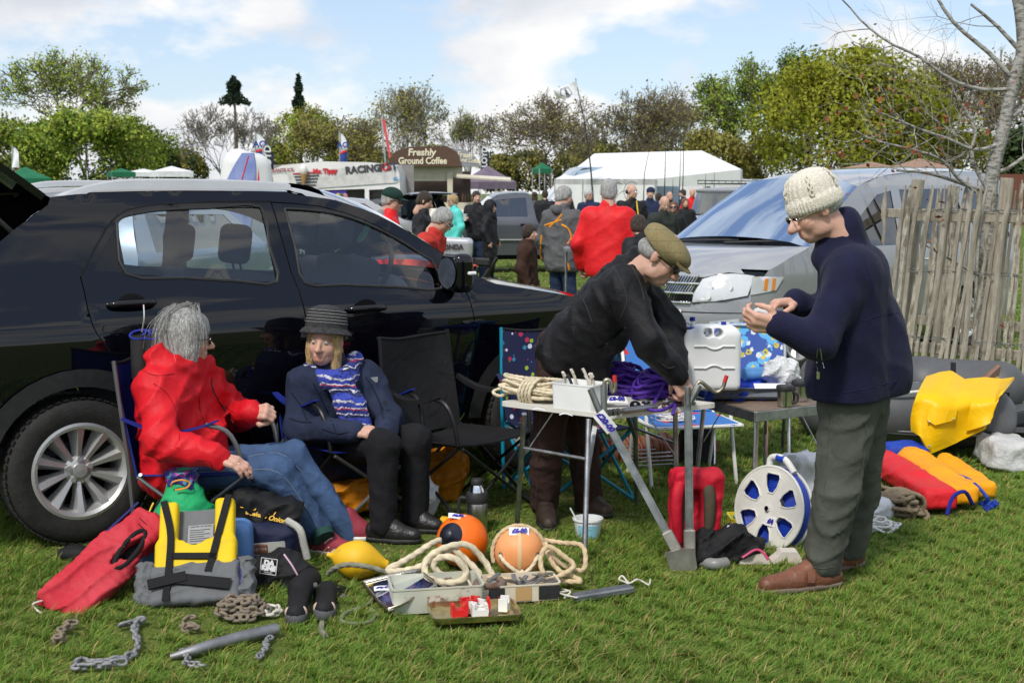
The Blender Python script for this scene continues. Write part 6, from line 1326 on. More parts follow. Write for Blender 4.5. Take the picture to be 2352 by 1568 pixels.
mb=MB();mb.slab(lambda u,v_:K(-.045+.05*u,-.1035,.012+.055*v_),2,2,.001);mb.build('red_print',mat('worn_red_print',(.30,.06,.05),col2=(.45,.45,.38),rough=.6,vs=30,lo=.45,hi=.55),t)
t,K=tin('cream and black biscuit tin of shackles',G(1178,1372),(1,.19,0),.36,.17,.065,M_TIN2,None)
for k in range(16):
 a_=rs.rand()*6;p=K(-.12+.27*rs.rand(),-.05+.1*rs.rand(),.05+.025*rs.rand());d_=A(math.cos(a_),math.sin(a_),.25*rs.normal());mb=MB();mb.bar(p-.035*d_,p+.035*d_,.018,.006);mb.build('steel_tang',M_GALV,t)
mb=MB();mb.tube([K(-.15,-.02,.075),K(-.16,-.06,.07),K(-.10,-.08,.07),K(-.05,-.06,.07),K(-.06,-.02,.08)],.014,10,sm=5);mb.build('shackle',M_RUST,t,True)
for x0,x1,m_ in((-.115,-.05,M_BLKPL),(-.005,.06,mat('tan_print',(.45,.28,.12),rough=.5)),(.09,.175,M_BLKPL)):mb=MB();mb.slab(lambda u,v_:K(x0+(x1-x0)*u,-.0885,.006+.056*v_),2,2,.001);pn=mb.build('printed_panel',m_,t)
text('FOX',.022,plastic('red_print',(.5,.04,.03)),t,K(-.055,-.0905,.02),K(1,0,0)-K(0,0,0),(0,0,1),.0005,bold=.001);text('Bonbons',.012,M_PRINTD,t,K(.135,-.0905,.03),K(1,0,0)-K(0,0,0),(0,0,1),.0005)
t=thing('tin_lid','shiny upturned tin lid mirroring the sky','tin lid',G(905,1372),world=True);P=[G(828,1338,.045),G(960,1310,.10),G(1005,1345,.10),G(892,1405,.035)]
LQ=lambda u,v_:(P[0]*(1-u)+P[1]*u)*(1-v_)+(P[3]*(1-u)+P[2]*u)*v_
mb=MB();mb.slab(LQ,4,4,.003);mb.build('plate',metal('mirror_tin',(.78,.80,.84),rough=.06,var=.04,fine=.01),t,True)
mb=MB();mb.tube([LQ(u,v_)+A(0,0,.006)for u,v_ in((.03,.03),(.5,0),(.97,.03),(1,.5),(.97,.97),(.5,1),(.03,.97),(0,.5),(.03,.03))],.006,8,sm=2);mb.build('rolled_edge',M_TIN,t,True)
price('card tag lying on the shiny tin lid','50p each',LQ(.12,.38)+A(.03,0,.012),(1,.12,.1),(-.1,.9,.1),.085,.045,.018)
t=thing('tin_lid','tin lid holding red and white plastic clips','tin lid',G(1088,1428),world=True);c=G(1088,1427);ex_=norm(A(1,.17,0));R_=np.stack([ex_,np.cross(A(0,0,1),ex_),A(0,0,1)],1);v,f=open_box(.33,.20,.018,.003,1.02,5,.03);obj('tray',v@R_.T+c+A(0,0,.03),f,metal('brass_tin',(.62,.55,.34),rough=.25),t,True,sharp=50)
M_REDP=plastic('red_plastic',(.62,.02,.02));M_WHP=plastic('white_plastic',(.74,.73,.69))
def uclip(label,o,a,m,s=1.):
 R_=rotz(a);P=[(-.03,-.02),(.03,-.02),(.034,.0),(.03,.028),(.018,.028),(.02,.006),(-.02,.006),(-.018,.028),(-.03,.028)];mb=MB();mb.prism([(x*s,y*s)for x,y in P],np.asarray(o,float),R_@A(1,0,0),A(0,0,1),.035*s);return tag(mb.build('plastic_clip',m),label,'clip','plastic clips in the tin lid')
cc=c+A(0,0,.06)
for dx,dy,a_,m_,lb in((-.06,-.03,.3,M_REDP,'red plastic clip at the lid edge'),(-.02,.03,1.2,M_REDP,'red plastic clip standing crosswise at the back'),(.03,.04,.1,M_REDP,'red plastic clip behind the white one'),(.02,-.03,.2,M_WHP,'white plastic clip between the red ones'),(.0,.0,.9,M_WHP,'white plastic clip wedged among the red ones'),(.10,.03,1.4,M_WHP,'white plastic clip standing apart'),(-.04,.0,2.0,M_REDP,'red plastic clip lying beneath the others')):uclip(lb,cc+A(dx,dy,0),a_,m_)
t=thing('metal_bar','flat grey metal bar tied with white cord in the grass','bar',G(1375,1362),world=True);mb=MB();mb.bar(G(1318,1372,.022),G(1452,1350,.03),.055,.028,bev=.006);mb.build('bar',metal('lead_bar',(.27,.28,.30),rough=.55),t)
for p in(((1325,1372),(1300,1366),(1285,1360),(1305,1356),(1290,1352),(1310,1358),(1296,1372)),((1448,1350),(1440,1338),(1422,1330),(1430,1322),(1445,1338),(1462,1330),(1475,1334),(1490,1342),(1494,1330))):mb=MB();mb.tube([G(x,y,.03+.012*(k%2))for k,(x,y)in enumerate(p)],.004,6,sm=5);mb.build('cord',LACE,t,True)
# ================================================= under the chairs and tables
t=thing('vacuum_flask','tall steel vacuum flask with black collar on the grass','flask',G(1096,1222));p=None
mb=MB();mb.lathe([(.048,.005),(.052,.01),(.052,.155),(.05,.16),(.0,.16)],28);mb.build('body',metal('brushed_flask',(.55,.55,.54),rough=.28),t,True,40);mb=MB();mb.lathe([(.053,.15),(.056,.16),(.056,.185),(.05,.20),(.036,.205)],28);mb.build('collar',M_BLKPL,t,True,40)
mb=MB();mb.lathe([(.040,.195),(.037,.215),(.030,.235),(.027,.242)],24);mb.build('neck',M_CHROME,t,True);mb=MB();mb.lathe([(.029,.238),(.030,.242),(.030,.262),(.026,.267),(0,.267)],20);mb.build('stopper',M_BLKPL,t,True,40);mb=MB();mb.tube([(-.055,0,.17),(-.085,0,.165),(-.088,0,.06),(-.06,0,.04)],.009,8,sm=4);mb.build('handle',M_BLKPL,t,True)
mb=MB();p,q2=G(1015,1198,.035),G(1052,1205,.03);mb.tube([p,q2],[.030,.036],18);tag(mb.build('yellow_cup',plastic('yellow_plastic',(.75,.42,.02)),None,True),'yellow plastic cup lying beside the flask','cup')
mb=MB();mb.ball(G(988,1205,.032),.032,16,12);tag(mb.build('yellow_ball',plastic('yellow_plastic',(.75,.42,.02)),None,True),'small yellow ball by the black boots','ball')
v,q=solid([('b',D(1010,1090,6.95),(.10,.06,.10),roty(.2),.03)],.012,k=.03,fold=.02,ffreq=4);tag(obj('carrier_bag',v,q,cloth('amber_bag',(.62,.22,.01),rough=.35,bump=.9),None,True),'amber carrier bag under the black chair','bag')
v,q=solid([('b',D(790,1100,6.55),(.16,.08,.035),None,.04)],.012,k=.03,fold=.02,ffreq=4);v[:,2]+=.22-v[:,2].max();tag(obj('folded_oilskin',v,q,cloth('amber_bag',(.62,.22,.01)),None,True),'amber oilskin bundle under the scarf woman\'s chair','oilskin')
v,q=solid([('b',G(790,1160)+A(0,.15,.05),(.17,.08,.03),None,.04)],.012,k=.03,fold=.015,ffreq=5);tag(obj('red_bundle',v,q,cloth('dark_red_cloth',(.22,.012,.02)),None,True),'dark red cloth bundle below the amber oilskin','bundle')
v,q=solid([('e',D(965,1140,6.5),(.09,.06,.12),None)],.012,k=.03,amp=.01,freq=7,fold=.015,ffreq=6);tag(obj('carrier_bag',v,q,mat('thin_white_film',(.70,.72,.71),rough=.4,bump=.9,bs=22,var=.1),None,True),'white carrier bag with green print behind the boots','bag')
t=thing('small_bucket','clear plastic bucket with a blue label and stick under the table','bucket',G(1350,1235));mb=MB();mb.lathe([(.052,0),(.056,.004),(.068,.09),(.074,.092),(.074,.10),(.066,.10),(.054,.008),(0,.008)],28);mb.build('pail',M_PLW,t,True,40);mb=MB();mb.slab(lambda u,v_:A(.066*math.sin(-.8+1.5*u)*(.9+.14*v_),-.066*math.cos(-.8+1.5*u)*(.9+.14*v_),.015+.06*v_),8,2,.001);mb.build('label',mat('pale_blue_label',(.25,.55,.68),col2=(.1,.2,.25),rough=.6,vs=30,lo=.6,hi=.7),t,True);mb=MB();mb.bar((-.03,-.02,.05),(-.085,-.01,.15),.016,.004);mb.build('stick',M_PLW,t)
# striped rug under the garden chair
def stripes(name,cols,freq,axis='X',rough=.9):
 m=bpy.data.materials.new(name);m.use_nodes=True;t_=m.node_tree;n=t_.nodes;l=t_.links;b=n['Principled BSDF'];tc_=n.new('ShaderNodeTexCoord');s=n.new('ShaderNodeSeparateXYZ');l.new(tc_.outputs['Object'],s.inputs[0]);f=n.new('ShaderNodeMath');f.operation='MULTIPLY';f.inputs[1].default_value=freq;l.new(s.outputs[axis],f.inputs[0]);g=n.new('ShaderNodeMath');g.operation='FRACT';l.new(f.outputs[0],g.inputs[0]);r=n.new('ShaderNodeValToRGB');r.color_ramp.interpolation='CONSTANT';e=r.color_ramp.elements;e[0].color=cols[0]+(1,);e[1].position=1/len(cols);e[1].color=cols[1]+(1,)
 for i,c_ in enumerate(cols[2:]):q_2=e.new((i+2)/len(cols));q_2.color=c_+(1,)
 l.new(g.outputs[0],r.inputs[0]);l.new(r.outputs[0],b.inputs['Base Color']);b.inputs['Roughness'].default_value=rough;return m
v,q=solid([('b',G(1545,1050)+A(-.1,0,.05),(.32,.14,.02),roty(-.12),.03)],.014,k=.03,fold=.03,ffreq=2.2);tag(obj('striped_rug',v,q,stripes('rug_stripes',[(.33,.075,.025),(.06,.03,.02),(.28,.06,.02),(.20,.14,.06),(.33,.075,.025),(.03,.025,.03)],16,'X'),None,True),'crumpled orange and brown striped rug under the garden chair','rug')
v,q=solid([('b',G(1600,1060)+A(0,0,.14),(.05,.05,.11),None,.05)],.014,k=.03,fold=.01);tag(obj('black_sack',v,q,M_BLKF,None,True),'black sack standing on the striped rug','sack')
rope('line_bundle','tangled white line on the blue garden chair seat',tangle(D(1548,966,7.45),.10,.05,.05,12,3),.003,M_ROPE_W,lobes=0)
t=thing('wire_rack','flat grey wire rack on the grass behind the table','rack',G(1460,1040),world=True)
for k in range(6):mb=MB();mb.tube([G(1405+12*k,1030+8*k,.10-.012*k),G(1530+5*k,1020+9*k,.10-.012*k)],.006,6);mb.build('wire',M_ALU,t,True)
# ================================================= right of the bracket
M_REDB=cloth('red_harness',(.50,.012,.03),var=.08,rough=.55,bump=.4);M_OLIVE=cloth('olive_lining',(.075,.06,.04))
t=thing('rucksack','red and brown padded rucksack behind the bracket','rucksack',G(1598,1255),world=True);c=D(1596,1165,5.85)
v,q=solid([('b',c+A(0,.05,-.02),(.085,.03,.155),None,.025),('b',c+A(.065,-.02,.0),(.03,.03,.15),roty(.06),.02),('b',c+A(.0,-.02,.14),(.075,.03,.018),None,.025),('b',c+A(.02,-.035,-.11),(.06,.02,.05),None,.02)],.009,k=.03,fold=.006,ffreq=6);obj('shell',v,q,M_REDB,t,True)
for s,x_ in((-1,-.085),(1,.05)):mb=MB();mb.tube([c+A(x_*.7,-.03,.15),c+A(x_*1.05,-.075,.09),c+A(x_*1.1,-.085,-.02),c+A(x_*.95,-.07,-.14)],[.022,.028,.026,.02],10,sm=5);mb.build('shoulder_strap',M_OLIVE if s>0 else M_REDB,t,True)
mb=MB();mb.slab(lambda u,v_:c+A(-.08+.05*u,-.055,-.15+.28*v_),2,4,.02);mb.build('back_pad',M_OLIVE,t,True)
text('X',.05,M_PRINTD,t,c+A(.025,-.078,-.10),(1,0,.1),(0,0,1),.001,bold=.003,shear=.4,name='emblem');text('HILANDER',.014,M_PRINTD,t,c+A(.025,-.078,-.15),(1,0,.1),(0,0,1),.0006,bold=.0006)
t=thing('harness','black webbing harness heaped with shiny buckles','harness',G(1680,1290),world=True);c=G(1668,1272,.05)
v,q=solid([('e',c+A(.02,.06,.03),(.15,.08,.075),None),('e',c+A(-.08,0,-.01),(.08,.05,.04),None)],.011,k=.04,fold=.025,ffreq=5);obj('pads',v,q,M_BLKF,t,True)
for P in(((1640,1240),(1636,1262),(1634,1292)),((1668,1235),(1672,1262),(1676,1292)),((1650,1240),(1690,1228),(1715,1250)),((1640,1262),(1680,1250),(1720,1262))):mb=MB();mb.tube([D(x,y,5.72)for x,y in P],.012,8,sm=4);mb.build('webbing',M_WEB,t,True)
for P in(((1665,1225),(1672,1208),(1685,1212),(1678,1200),(1690,1215)),((1606,1268),(1620,1258),(1640,1262),(1655,1270))):mb=MB();mb.tube([D(x,y,5.70)for x,y in P],.006,8,sm=4);mb.build('hook',M_CHROME,t,True)
mb=MB();mb.tube([G(1600,1285,.025),G(1640,1295,.028),G(1668,1292,.028)],.026,16,sm=3);mb.build('grey_tube',plastic('grey_tube_plastic',(.22,.22,.21)),t,True)
mb=MB();mb.tube([D(1705,1280,5.6),D(1735,1262,5.6),D(1752,1268,5.58),D(1765,1285,5.56)],.006,6,sm=4);mb.build('pink_cord',plastic('pink_cord',(.5,.03,.12)),t,True)
for k,(px,lb)in enumerate(((1730,'white plastic chock beside the harness'),(1805,'white plastic chock at the brown shoe'))):
 p=G(px,1292);mb=MB();mb.prism([(-.07,0),(.07,0),(.06,.03),(.045,.055),(-.025,.055),(-.04,.035),(-.07,.012)],p+A(0,.04,.004),(1,0,0),(0,0,1),.075);tag(mb.build('plastic_chock',plastic('aged_white_plastic',(.62,.57,.50),rough=.5)),lb,'chock','white plastic chocks')
t=thing('hose_reel','white flat hose reel wound with blue hose','hose reel',G(1778,1275),world=True);c=D(1776,1168,6.02);M_RW=plastic('cream_reel',(.70,.69,.63),rough=.4);nrm=norm(A(-.76,-.62,.2));uu=norm(np.cross(A(0,0,1),nrm));vv=np.cross(nrm,uu);Q=np.stack([uu,vv,nrm],1);rr_=.198;sxx=1.0
for z_ in(-.035,.035):
 hl=[];outer_=[(rr_*math.cos(a),rr_*math.sin(a))for a in np.linspace(0,2*PI,48,endpoint=False)]
 for k in range(6):
  a0=2*PI*k/6+.5;hl.append([(r_*math.cos(a),r_*math.sin(a))for r_,a in((.075,a0-.2),(.075,a0+.2),(.11,a0+.31),(.155,a0+.28),(.17,a0+.2),(.17,a0-.2),(.155,a0-.28),(.11,a0-.31))])
 va,fa=region(outer_,hl,.025,lambda x,z:c+Q@A(x,z,z_+.004));vb,fb=region(outer_,hl,.025,lambda x,z:c+Q@A(x,z,z_-.004),flip=True);mb=MB();mb.add(va,fa);mb.add(vb,fb)
 for pl_ in[outer_]+hl:n_=len(pl_);mb.add([c+Q@A(x,y,z_+.004)for x,y in pl_]+[c+Q@A(x,y,z_-.004)for x,y in pl_],[(i,(i+1)%n_,n_+(i+1)%n_,n_+i)for i in range(n_)])
 sp_=mb.build('side_plate',M_RW,t)
 for pl_ in hl:mb=MB();mb.tube([c+Q@A(x,y,z_+(.005 if z_>0 else-.005))for x,y in pl_+[pl_[0]]],.004,6);mb.build('window_lip',M_RW,sp_,True)
 mb=MB();mb.tube([c+Q@A(rr_*math.cos(a),rr_*math.sin(a),z_)for a in np.linspace(0,2*PI,49)],.007,8);mb.build('plate_rim',M_RW,sp_,True)
M_HOSE=plastic('blue_hose',(.012,.05,.42),rough=.5)
for k in range(14):mb=MB();r_=.075+.0075*k;mb.tube([c+Q@A(r_*math.cos(a),r_*math.sin(a),0)for a in np.linspace(0,2*PI,41)],.0042 if k<13 else .006,6);vv_=mb.V();mb.v=[vv_];hz=mb.build('hose_turn',M_HOSE,t,True)
mb=MB();mb.lathe([(.194,-.026),(.196,0),(.194,.026)],48,c,Q,cap=False);mb.build('hose_band',M_HOSE,t,True)
mb=MB();mb.lathe([(.0,.052),(.012,.052),(.014,.04)],14,c,Q);mb.build('hub_bolt',M_CHROME,t,True)
mb=MB();mb.tube([c+Q@A(-.06,.185,0),c+Q@A(-.055,.235,0),c+Q@A(.02,.24,0),c+Q@A(.09,.185,0)],.016,10,sm=4);hn=mb.build('handle',M_RW,t,True);mb=MB();mb.tube([c+Q@A(-.02,.242,0),c+Q@A(.025,.238,0)],.018,10);mb.build('handle_grip',M_HOSE,hn,True)
mb=MB();mb.tube([c+Q@A(.17,-.1,.03),D(1832,1200,5.95),D(1838,1160,6.05),D(1812,1100,6.1)],.008,8,sm=5);mb.build('hose_tail',M_HOSE,t,True)
price('card tag stuck on the hose reel','£4',c+Q@A(.03,-.055,.042),uu,vv,.06,.045,.03)
t=thing('crate','yellow plastic crate with a green mesh behind the reel','crate',G(1720,1235),world=True);p=G(1722,1218);v,f=open_box(.20,.14,.07,.006,1.03);obj('tray',v+p,f,plastic('yellow_crate',(.70,.55,.02)),t,True,sharp=40)
for k in range(9):mb=MB();mb.bar(p+A(-.09+.022*k,-.06,.06),p+A(-.09+.022*k,.06,.06),.012,.006);mb.build('mesh_bar',plastic('green_mesh',(.02,.30,.18)),t)
v,q=solid([('b',G(1832,1160)+A(.03,.0,.13),(.08,.05,.10),None,.05)],.012,k=.03,fold=.014,ffreq=4);tag(obj('white_sack',v,q,mat('white_poly_sheet',(.72,.73,.75),rough=.5,bump=.5,bs=12),None,True),'plump white sack behind the hose reel','sack')
# ropes, lifejackets
rope('rope_hank','thick brown hemp rope hank on the grass',hank(G(2060,1176),norm(G(2125,1195)-G(2000,1140)),.38,.16,.11,11,8,wraps=7),.0105,M_ROPE_B)
rope('rope_hank','coiled white line beside the hemp rope',tangle(G(2010,1218),.10,.075,.08,16,6),.0062,M_ROPE_W)
v,q=solid([('b',G(1985,1180)+A(0,0,.05),(.10,.08,.03),roty(.2),.03)],.012,k=.03,fold=.012,ffreq=5);tag(obj('white_sheet',v,q,mat('white_poly_sheet',(.72,.73,.75),rough=.5),None,True),'folded white sheet under the ropes','sheet')
def lifejacket(label,a,b,w,h_,m,trim=None,seed=1):
 ey=norm(b-a);ex=norm(np.cross(ey,A(0,0,1)));R_=np.stack([ex,ey,np.cross(ex,ey)],1);c=(a+b)/2;L_=np.linalg.norm(b-a)/2
 t=thing('life_jacket',label,'life jacket',(c[0],c[1],0),0,'life jackets laid on the grass',world=True)
 v,q=solid([('b',c+A(0,0,h_),(w*.6,L_*.85,h_*.35),R_,h_*.6),('c',a+A(0,0,h_),a*.4+b*.6+A(0,0,h_*1.15),w*.75,w*.7)],.011,k=.04,fold=.006,ffreq=4,seed=seed);v[:,2]-=v[:,2].min()-.005;obj('padding',v,q,m,t,True)
 return t,(lambda x,y,z:c+R_@A(x,y,z))
M_RED_L=cloth('red_lifejacket',(.62,.018,.025),var=.05,rough=.5,bump=.5);M_ORY=cloth('amber_nylon',(.80,.33,.006),var=.05,rough=.5,bump=.5);M_BLU_L=cloth('blue_nylon',(.015,.05,.36),rough=.5,bump=.5)
t,K=lifejacket('long red life jacket lying beside the hemp rope',G(2010,1085),G(2170,1190),.10,.055,M_RED_L);mb=MB();mb.ball(G(2012,1095,.12),(.03,.02,.012));mb.build('white_tag',M_TAG,t,True)
t,K=lifejacket('amber life jacket with a navy strap beside the red one',G(2090,1085),G(2215,1180),.10,.055,M_ORY,seed=4)
mb=MB();p=G(2210,1165,.06);mb.tube([p+A(-.10,-.07,-.02),p+A(-.06,-.03,.06),p+A(.02,.03,.075),p+A(.08,.08,.0)],.010,8,sm=4);mb.build('strap',cloth('navy_strap',(.015,.02,.22)),t,True)
t,K=lifejacket('amber life jacket with blue piping at the end of the row',G(2170,1090),G(2262,1160),.075,.045,M_ORY,seed=7)
mb=MB();mb.tube([G(2175,1085,.11),G(2225,1100,.11),G(2262,1135,.09),G(2275,1160,.03)],.009,8,sm=4);mb.build('piping',M_BLU_L,t,True)
for k in range(5):mb=MB();p=G(2255+6*k,1160+6*(k%3),.02);mb.tube([p,p+A(.02,-.02,.03),p+A(.03*(k%2),.03,.0)],.009,6,sm=3);mb.build('buckle_strap',M_BLU_L,t,True)
t,K=lifejacket('blue life jacket collar behind the amber ones',G(2040,1062),G(2125,1064),.075,.05,M_BLU_L,seed=9);mb=MB();mb.slab(lambda u,v_:G(2085+28*u,1040+3*v_,.135),2,1,.004);mb.build('reflective_tab',M_PRINT,t)

for px,py,r_ in((1088,1427,.24),(1020,1395,.25),(1178,1375,.22),(905,1370,.2),(1375,1362,.12),(1320,1368,.1),(1430,1354,.1),(440,1500,.1),(520,1475,.1),(600,1452,.1),(443,1398,.2),(140,1400,.15),(690,1405,.13),(750,1398,.12),(820,1330,.15),(1065,1320,.2),(1195,1325,.2),(1290,1320,.2),(1565,1316,.14),(1730,1292,.15),(2050,1180,.25),(2140,1170,.3),(1096,1222,.1),(195,1250,.35)):g2=G(px,py);PRESS.append((g2[0],g2[1],r_))
# ============================================================ dinghy, fence, near tree
M_PVC=mat('grey_pvc',(.085,.088,.092),rough=.5,var=.1,vs=5,fine=.15);M_WOOD=mat('varnished_ply',(.26,.10,.035),rough=.35,var=.25,vs=8,stretch=(1,1,6));M_OIL=cloth('yellow_oilskin',(.78,.46,.004),var=.05,rough=.38,bump=.6,bs=7,fine=.05)
t=thing('inflatable_dinghy','grey inflatable dinghy with a wooden transom by the fence','dinghy',G(2200,1045),world=True)
T=[D(1900,945,8.7),D(2060,955,8.4),D(2200,962,8.15),D(2262,966,8.03)]
v,q=solid([('c',T[0],T[1],.20,.20),('c',T[1],T[2],.20,.20),('c',T[2],T[3],.20,.19),('c',T[3],D(2310,985,7.9),.19,.06)],.02,k=.03);v[:,2]-=v[:,2].min();dz=v[:,2].max()/2;obj('near_tube',v,q,M_PVC,t,True)
U_=[p+A(.55,1.25,0)for p in T];v,q=solid([('c',T[0],D(1900,880,9.6),.2,.2),('c',D(1900,880,9.6),U_[1],.20,.20),('c',U_[1],U_[3],.20,.19)],.025,k=.05);v[:,2]-=v[:,2].min();obj('far_tube',v,q,M_PVC,t,True)
mb=MB();mb.box((T[1]+U_[2])/2*A(1,1,0)+A(0,0,.14),(1.5,1.1,.03),rotz(-.35));mb.build('floor',M_PVC,t)
for k in range(3):mb=MB();mb.tube([p+A(-.03,-.2+.003*k,-.04-.022*k)for p in T],.008,6,sm=4);mb.build('rubbing_strip',M_BLKPL if k%2==0 else plastic('pale_grey_strip',(.4,.4,.4)),t,True)
mb=MB();a_,b_=T[3]*A(1,1,0)+A(.0,.2,.26),U_[3]*A(1,1,0)+A(.0,0,.26);mb.bar(a_,b_,.035,.34,bev=.01);tr_=mb.build('transom',M_WOOD,t)
mb=MB();mb.box(a_*.55+b_*.45+A(.05,-.04,.02),(.03,.35,.24),rotz(-.4),.008);mb.build('motor_pad',mat('pale_ply',(.42,.22,.07),rough=.4,var=.2),tr_)
mb=MB();mb.box(D(2298,912,8.02),(.11,.006,.06),None,.002);pl_=mb.build('data_plate',M_BLKGL,tr_)
for k in range(4):mb=MB();mb.box(D(2298,905+5*k,8.014),(.08,.002,.006));mb.build('plate_line',M_PRINT,pl_)
mb=MB();mb.tube([D(2010,900,8.28),D(2060,903,8.2),D(2120,898,8.1)],.010,8,sm=4);mb.build('grab_line',M_ROPE_W,t,True);mb=MB();mb.tube([D(2040,888,8.5),D(2110,884,8.5)],.022,10);mb.build('oar_shaft',M_ALU,t,True)
mb=MB();mb.slab(lambda u,w:D(2185+9*u,832+30*w,8.6),3,4,.03);mb.build('oar_blade',M_BLKPL,t,True)
# yellow oilskin jacket draped over the near tube
TP=[(2128,866),(2160,856),(2185,853),(2215,872),(2262,868),(2300,872),(2330,868)];BT=[(2094,988),(2112,1000),(2134,1042),(2175,1025),(2215,1008),(2262,985),(2268,940)]
def drape(u,w):
 x=u*6;i=min(5,int(x));f_=x-i;a=A(*TP[i])*(1-f_)+A(*TP[i+1])*f_;b=A(*BT[i])*(1-f_)+A(*BT[i+1])*f_
 p=a*(1-w)+b*w+A(-14,4)*math.sin(PI*w)*(1-u);Y=8.25-.42*math.sin(min(1,w*2.2)*PI/2)-.05*u
 return D(p[0],p[1],Y+.026*math.sin(10*u+2.2*w)*(.3+w)+.010*math.sin(21*u-5*w)*w)
t=thing('oilskin_jacket','bright yellow oilskin jacket draped over the dinghy tube','jacket',G(2190,1040),world=True);mb=MB();mb.slab(drape,44,32,.014);mb.build('jacket_cloth',M_OIL,t,True,80)
off_=lambda u,w,d:drape(u,w)+A(0,-d,0)
mb=MB();mb.slab(lambda u,w:off_(.22+.30*u,.50+.16*w-.08*u,.016+.012*w),8,4,.008);mb.build('pocket_flap',M_OIL,t,True)
for u_,w_ in((.245,.66),(.50,.56),(.30,.93)):mb=MB();mb.ball(off_(u_,w_,.03),.008,8,6);mb.build('stud',M_CHROME,t,True)
mb=MB();mb.slab(lambda u,w:off_(.60+.26*u+.05*w,.12+.72*w,.03+.035*math.sin(PI*u)),10,14,.012);mb.build('sleeve',M_OIL,t,True,60)
v,q=solid([('b',G(2330,1080)+A(.1,.1,.07),(.20,.12,.04),roty(.1),.05)],.014,k=.03,fold=.02,ffreq=3);tag(obj('white_sack',v,q,mat('grey_white_canvas',(.50,.50,.49),rough=.7,bump=.5),None,True),'grey white canvas sack on the grass by the dinghy','sack')
t=thing('outboard_motor','black outboard leg lying behind the dinghy cone','outboard motor',G(2290,1020),world=True);mb=MB();c=D(2290,1000,8.3);mb.tube([c+A(.3,0,.12),c+A(-.02,0,.05)],.07,10);mb.build('leg',M_BLKGL,t,True)
for k in range(3):mb=MB();a=k*2.1;mb.slab(lambda u,w:c+A(-.05,.13*u*math.cos(a+.5*w),.05+.13*u*math.sin(a+.5*w)),4,3,.01);mb.build('propeller_blade',M_BLKGL,t,True)
# ---- chestnut paling tree guard: front and back row
M_PALE=mat('weathered_chestnut',(.46,.42,.34),col2=(.27,.235,.18),rough=.9,vs=9,lo=.35,hi=.65,bump=.6,bs=40,stretch=(4,4,.6));M_PALE2=mat('lichened_chestnut',(.52,.48,.39),col2=(.20,.17,.12),rough=.9,vs=14,lo=.4,hi=.6,bump=.6,bs=40,stretch=(3,3,.8));M_WIRE=metal('fence_wire',(.3,.3,.3))
t=thing('paling_fence','weathered split chestnut paling guard round the young tree','fence',G(2250,890),world=True)
PV=[]
for k in range(6):
 rs=np.random.RandomState(k);mb=MB();n=9;V_=[];bx,by=0.,0.
 for i in range(n):
  z=1.58*i/(n-1);bx+=rs.normal()*.006;by+=rs.normal()*.004;w_,d_=.0155+.004*rs.rand(),.013+.003*rs.rand()
  if i==n-1:w_*=.35;d_*=.4
  V_+=[(bx-w_,by-d_*.6,z),(bx+w_*.5,by-d_,z),(bx+w_,by+d_*.3,z),(bx-w_*.3,by+d_,z)]
 mb.add(V_,[(i*4+j,i*4+(j+1)%4,i*4+4+(j+1)%4,i*4+4+j)for i in range(n-1)for j in range(4)]+[(3,2,1,0),tuple((n-1)*4+j for j in range(4))]);me=mesh_from('pale',mb.V(),mb.f);me.materials.append(M_PALE if k%3 else M_PALE2);PV.append(me)
def row(a,b,n,lean,z0,seed,tz=1.0):
 rs=np.random.RandomState(seed)
 for i in range(n):
  p=a+(b-a)*((i+.14*rs.normal())/(n-1));o=bpy.data.objects.new('pale',PV[rs.randint(6)]);COL.objects.link(o);o.parent=t;o.location=tuple(p+A(-lean*.75,0,z0+.05*rs.rand())-OFF[t.name]);o.rotation_euler=(rs.normal()*.02,lean+rs.normal()*.025,rs.rand()*6.28 if 0 else rs.normal()*.4);o.scale=(1+.25*rs.rand(),1,(.96+.07*rs.rand())*tz)
FA,FB=D(2045,620,11.35)*A(1,1,0),D(2440,620,10.25)*A(1,1,0);row(FA,FB,23,.095,.12,1);BA,BB=FA+A(.15,1.6,0),FB+A(.3,1.5,0);row(BA,BB,17,.05,.1,2)
for a,b,zs in((FA,FB,(1.44,.32)),(BA,BB,(1.44,.42))):
 for z_ in zs:mb=MB();mb.bar(a+A(.08*(z_>1),.04,z_),b+A(.1,.04,z_),.045,.09,bev=.006);mb.build('rail',M_PALE,t)
for p,h_ in((FA+A(.12,.08,0),1.75),(FA*.38+FB*.62+A(0,.09,0),1.76),(BA*.5+BB*.5,1.7)):mb=MB();mb.tube([p,p+A(.12,0,h_)],.055,9);mb.build('post',M_PALE,t,True)
for z_ in(1.50,.98,.42):
 for s in(0,.03):mb=MB();mb.tube([FA*(1-u)+FB*u+A(.13*(z_-.7),-.03+.006*math.sin(40*u+s*60),z_+.012*math.sin(17*u+s*90))for u in np.linspace(0,1,40)],.003,5);mb.build('wire',M_WIRE,t,True)
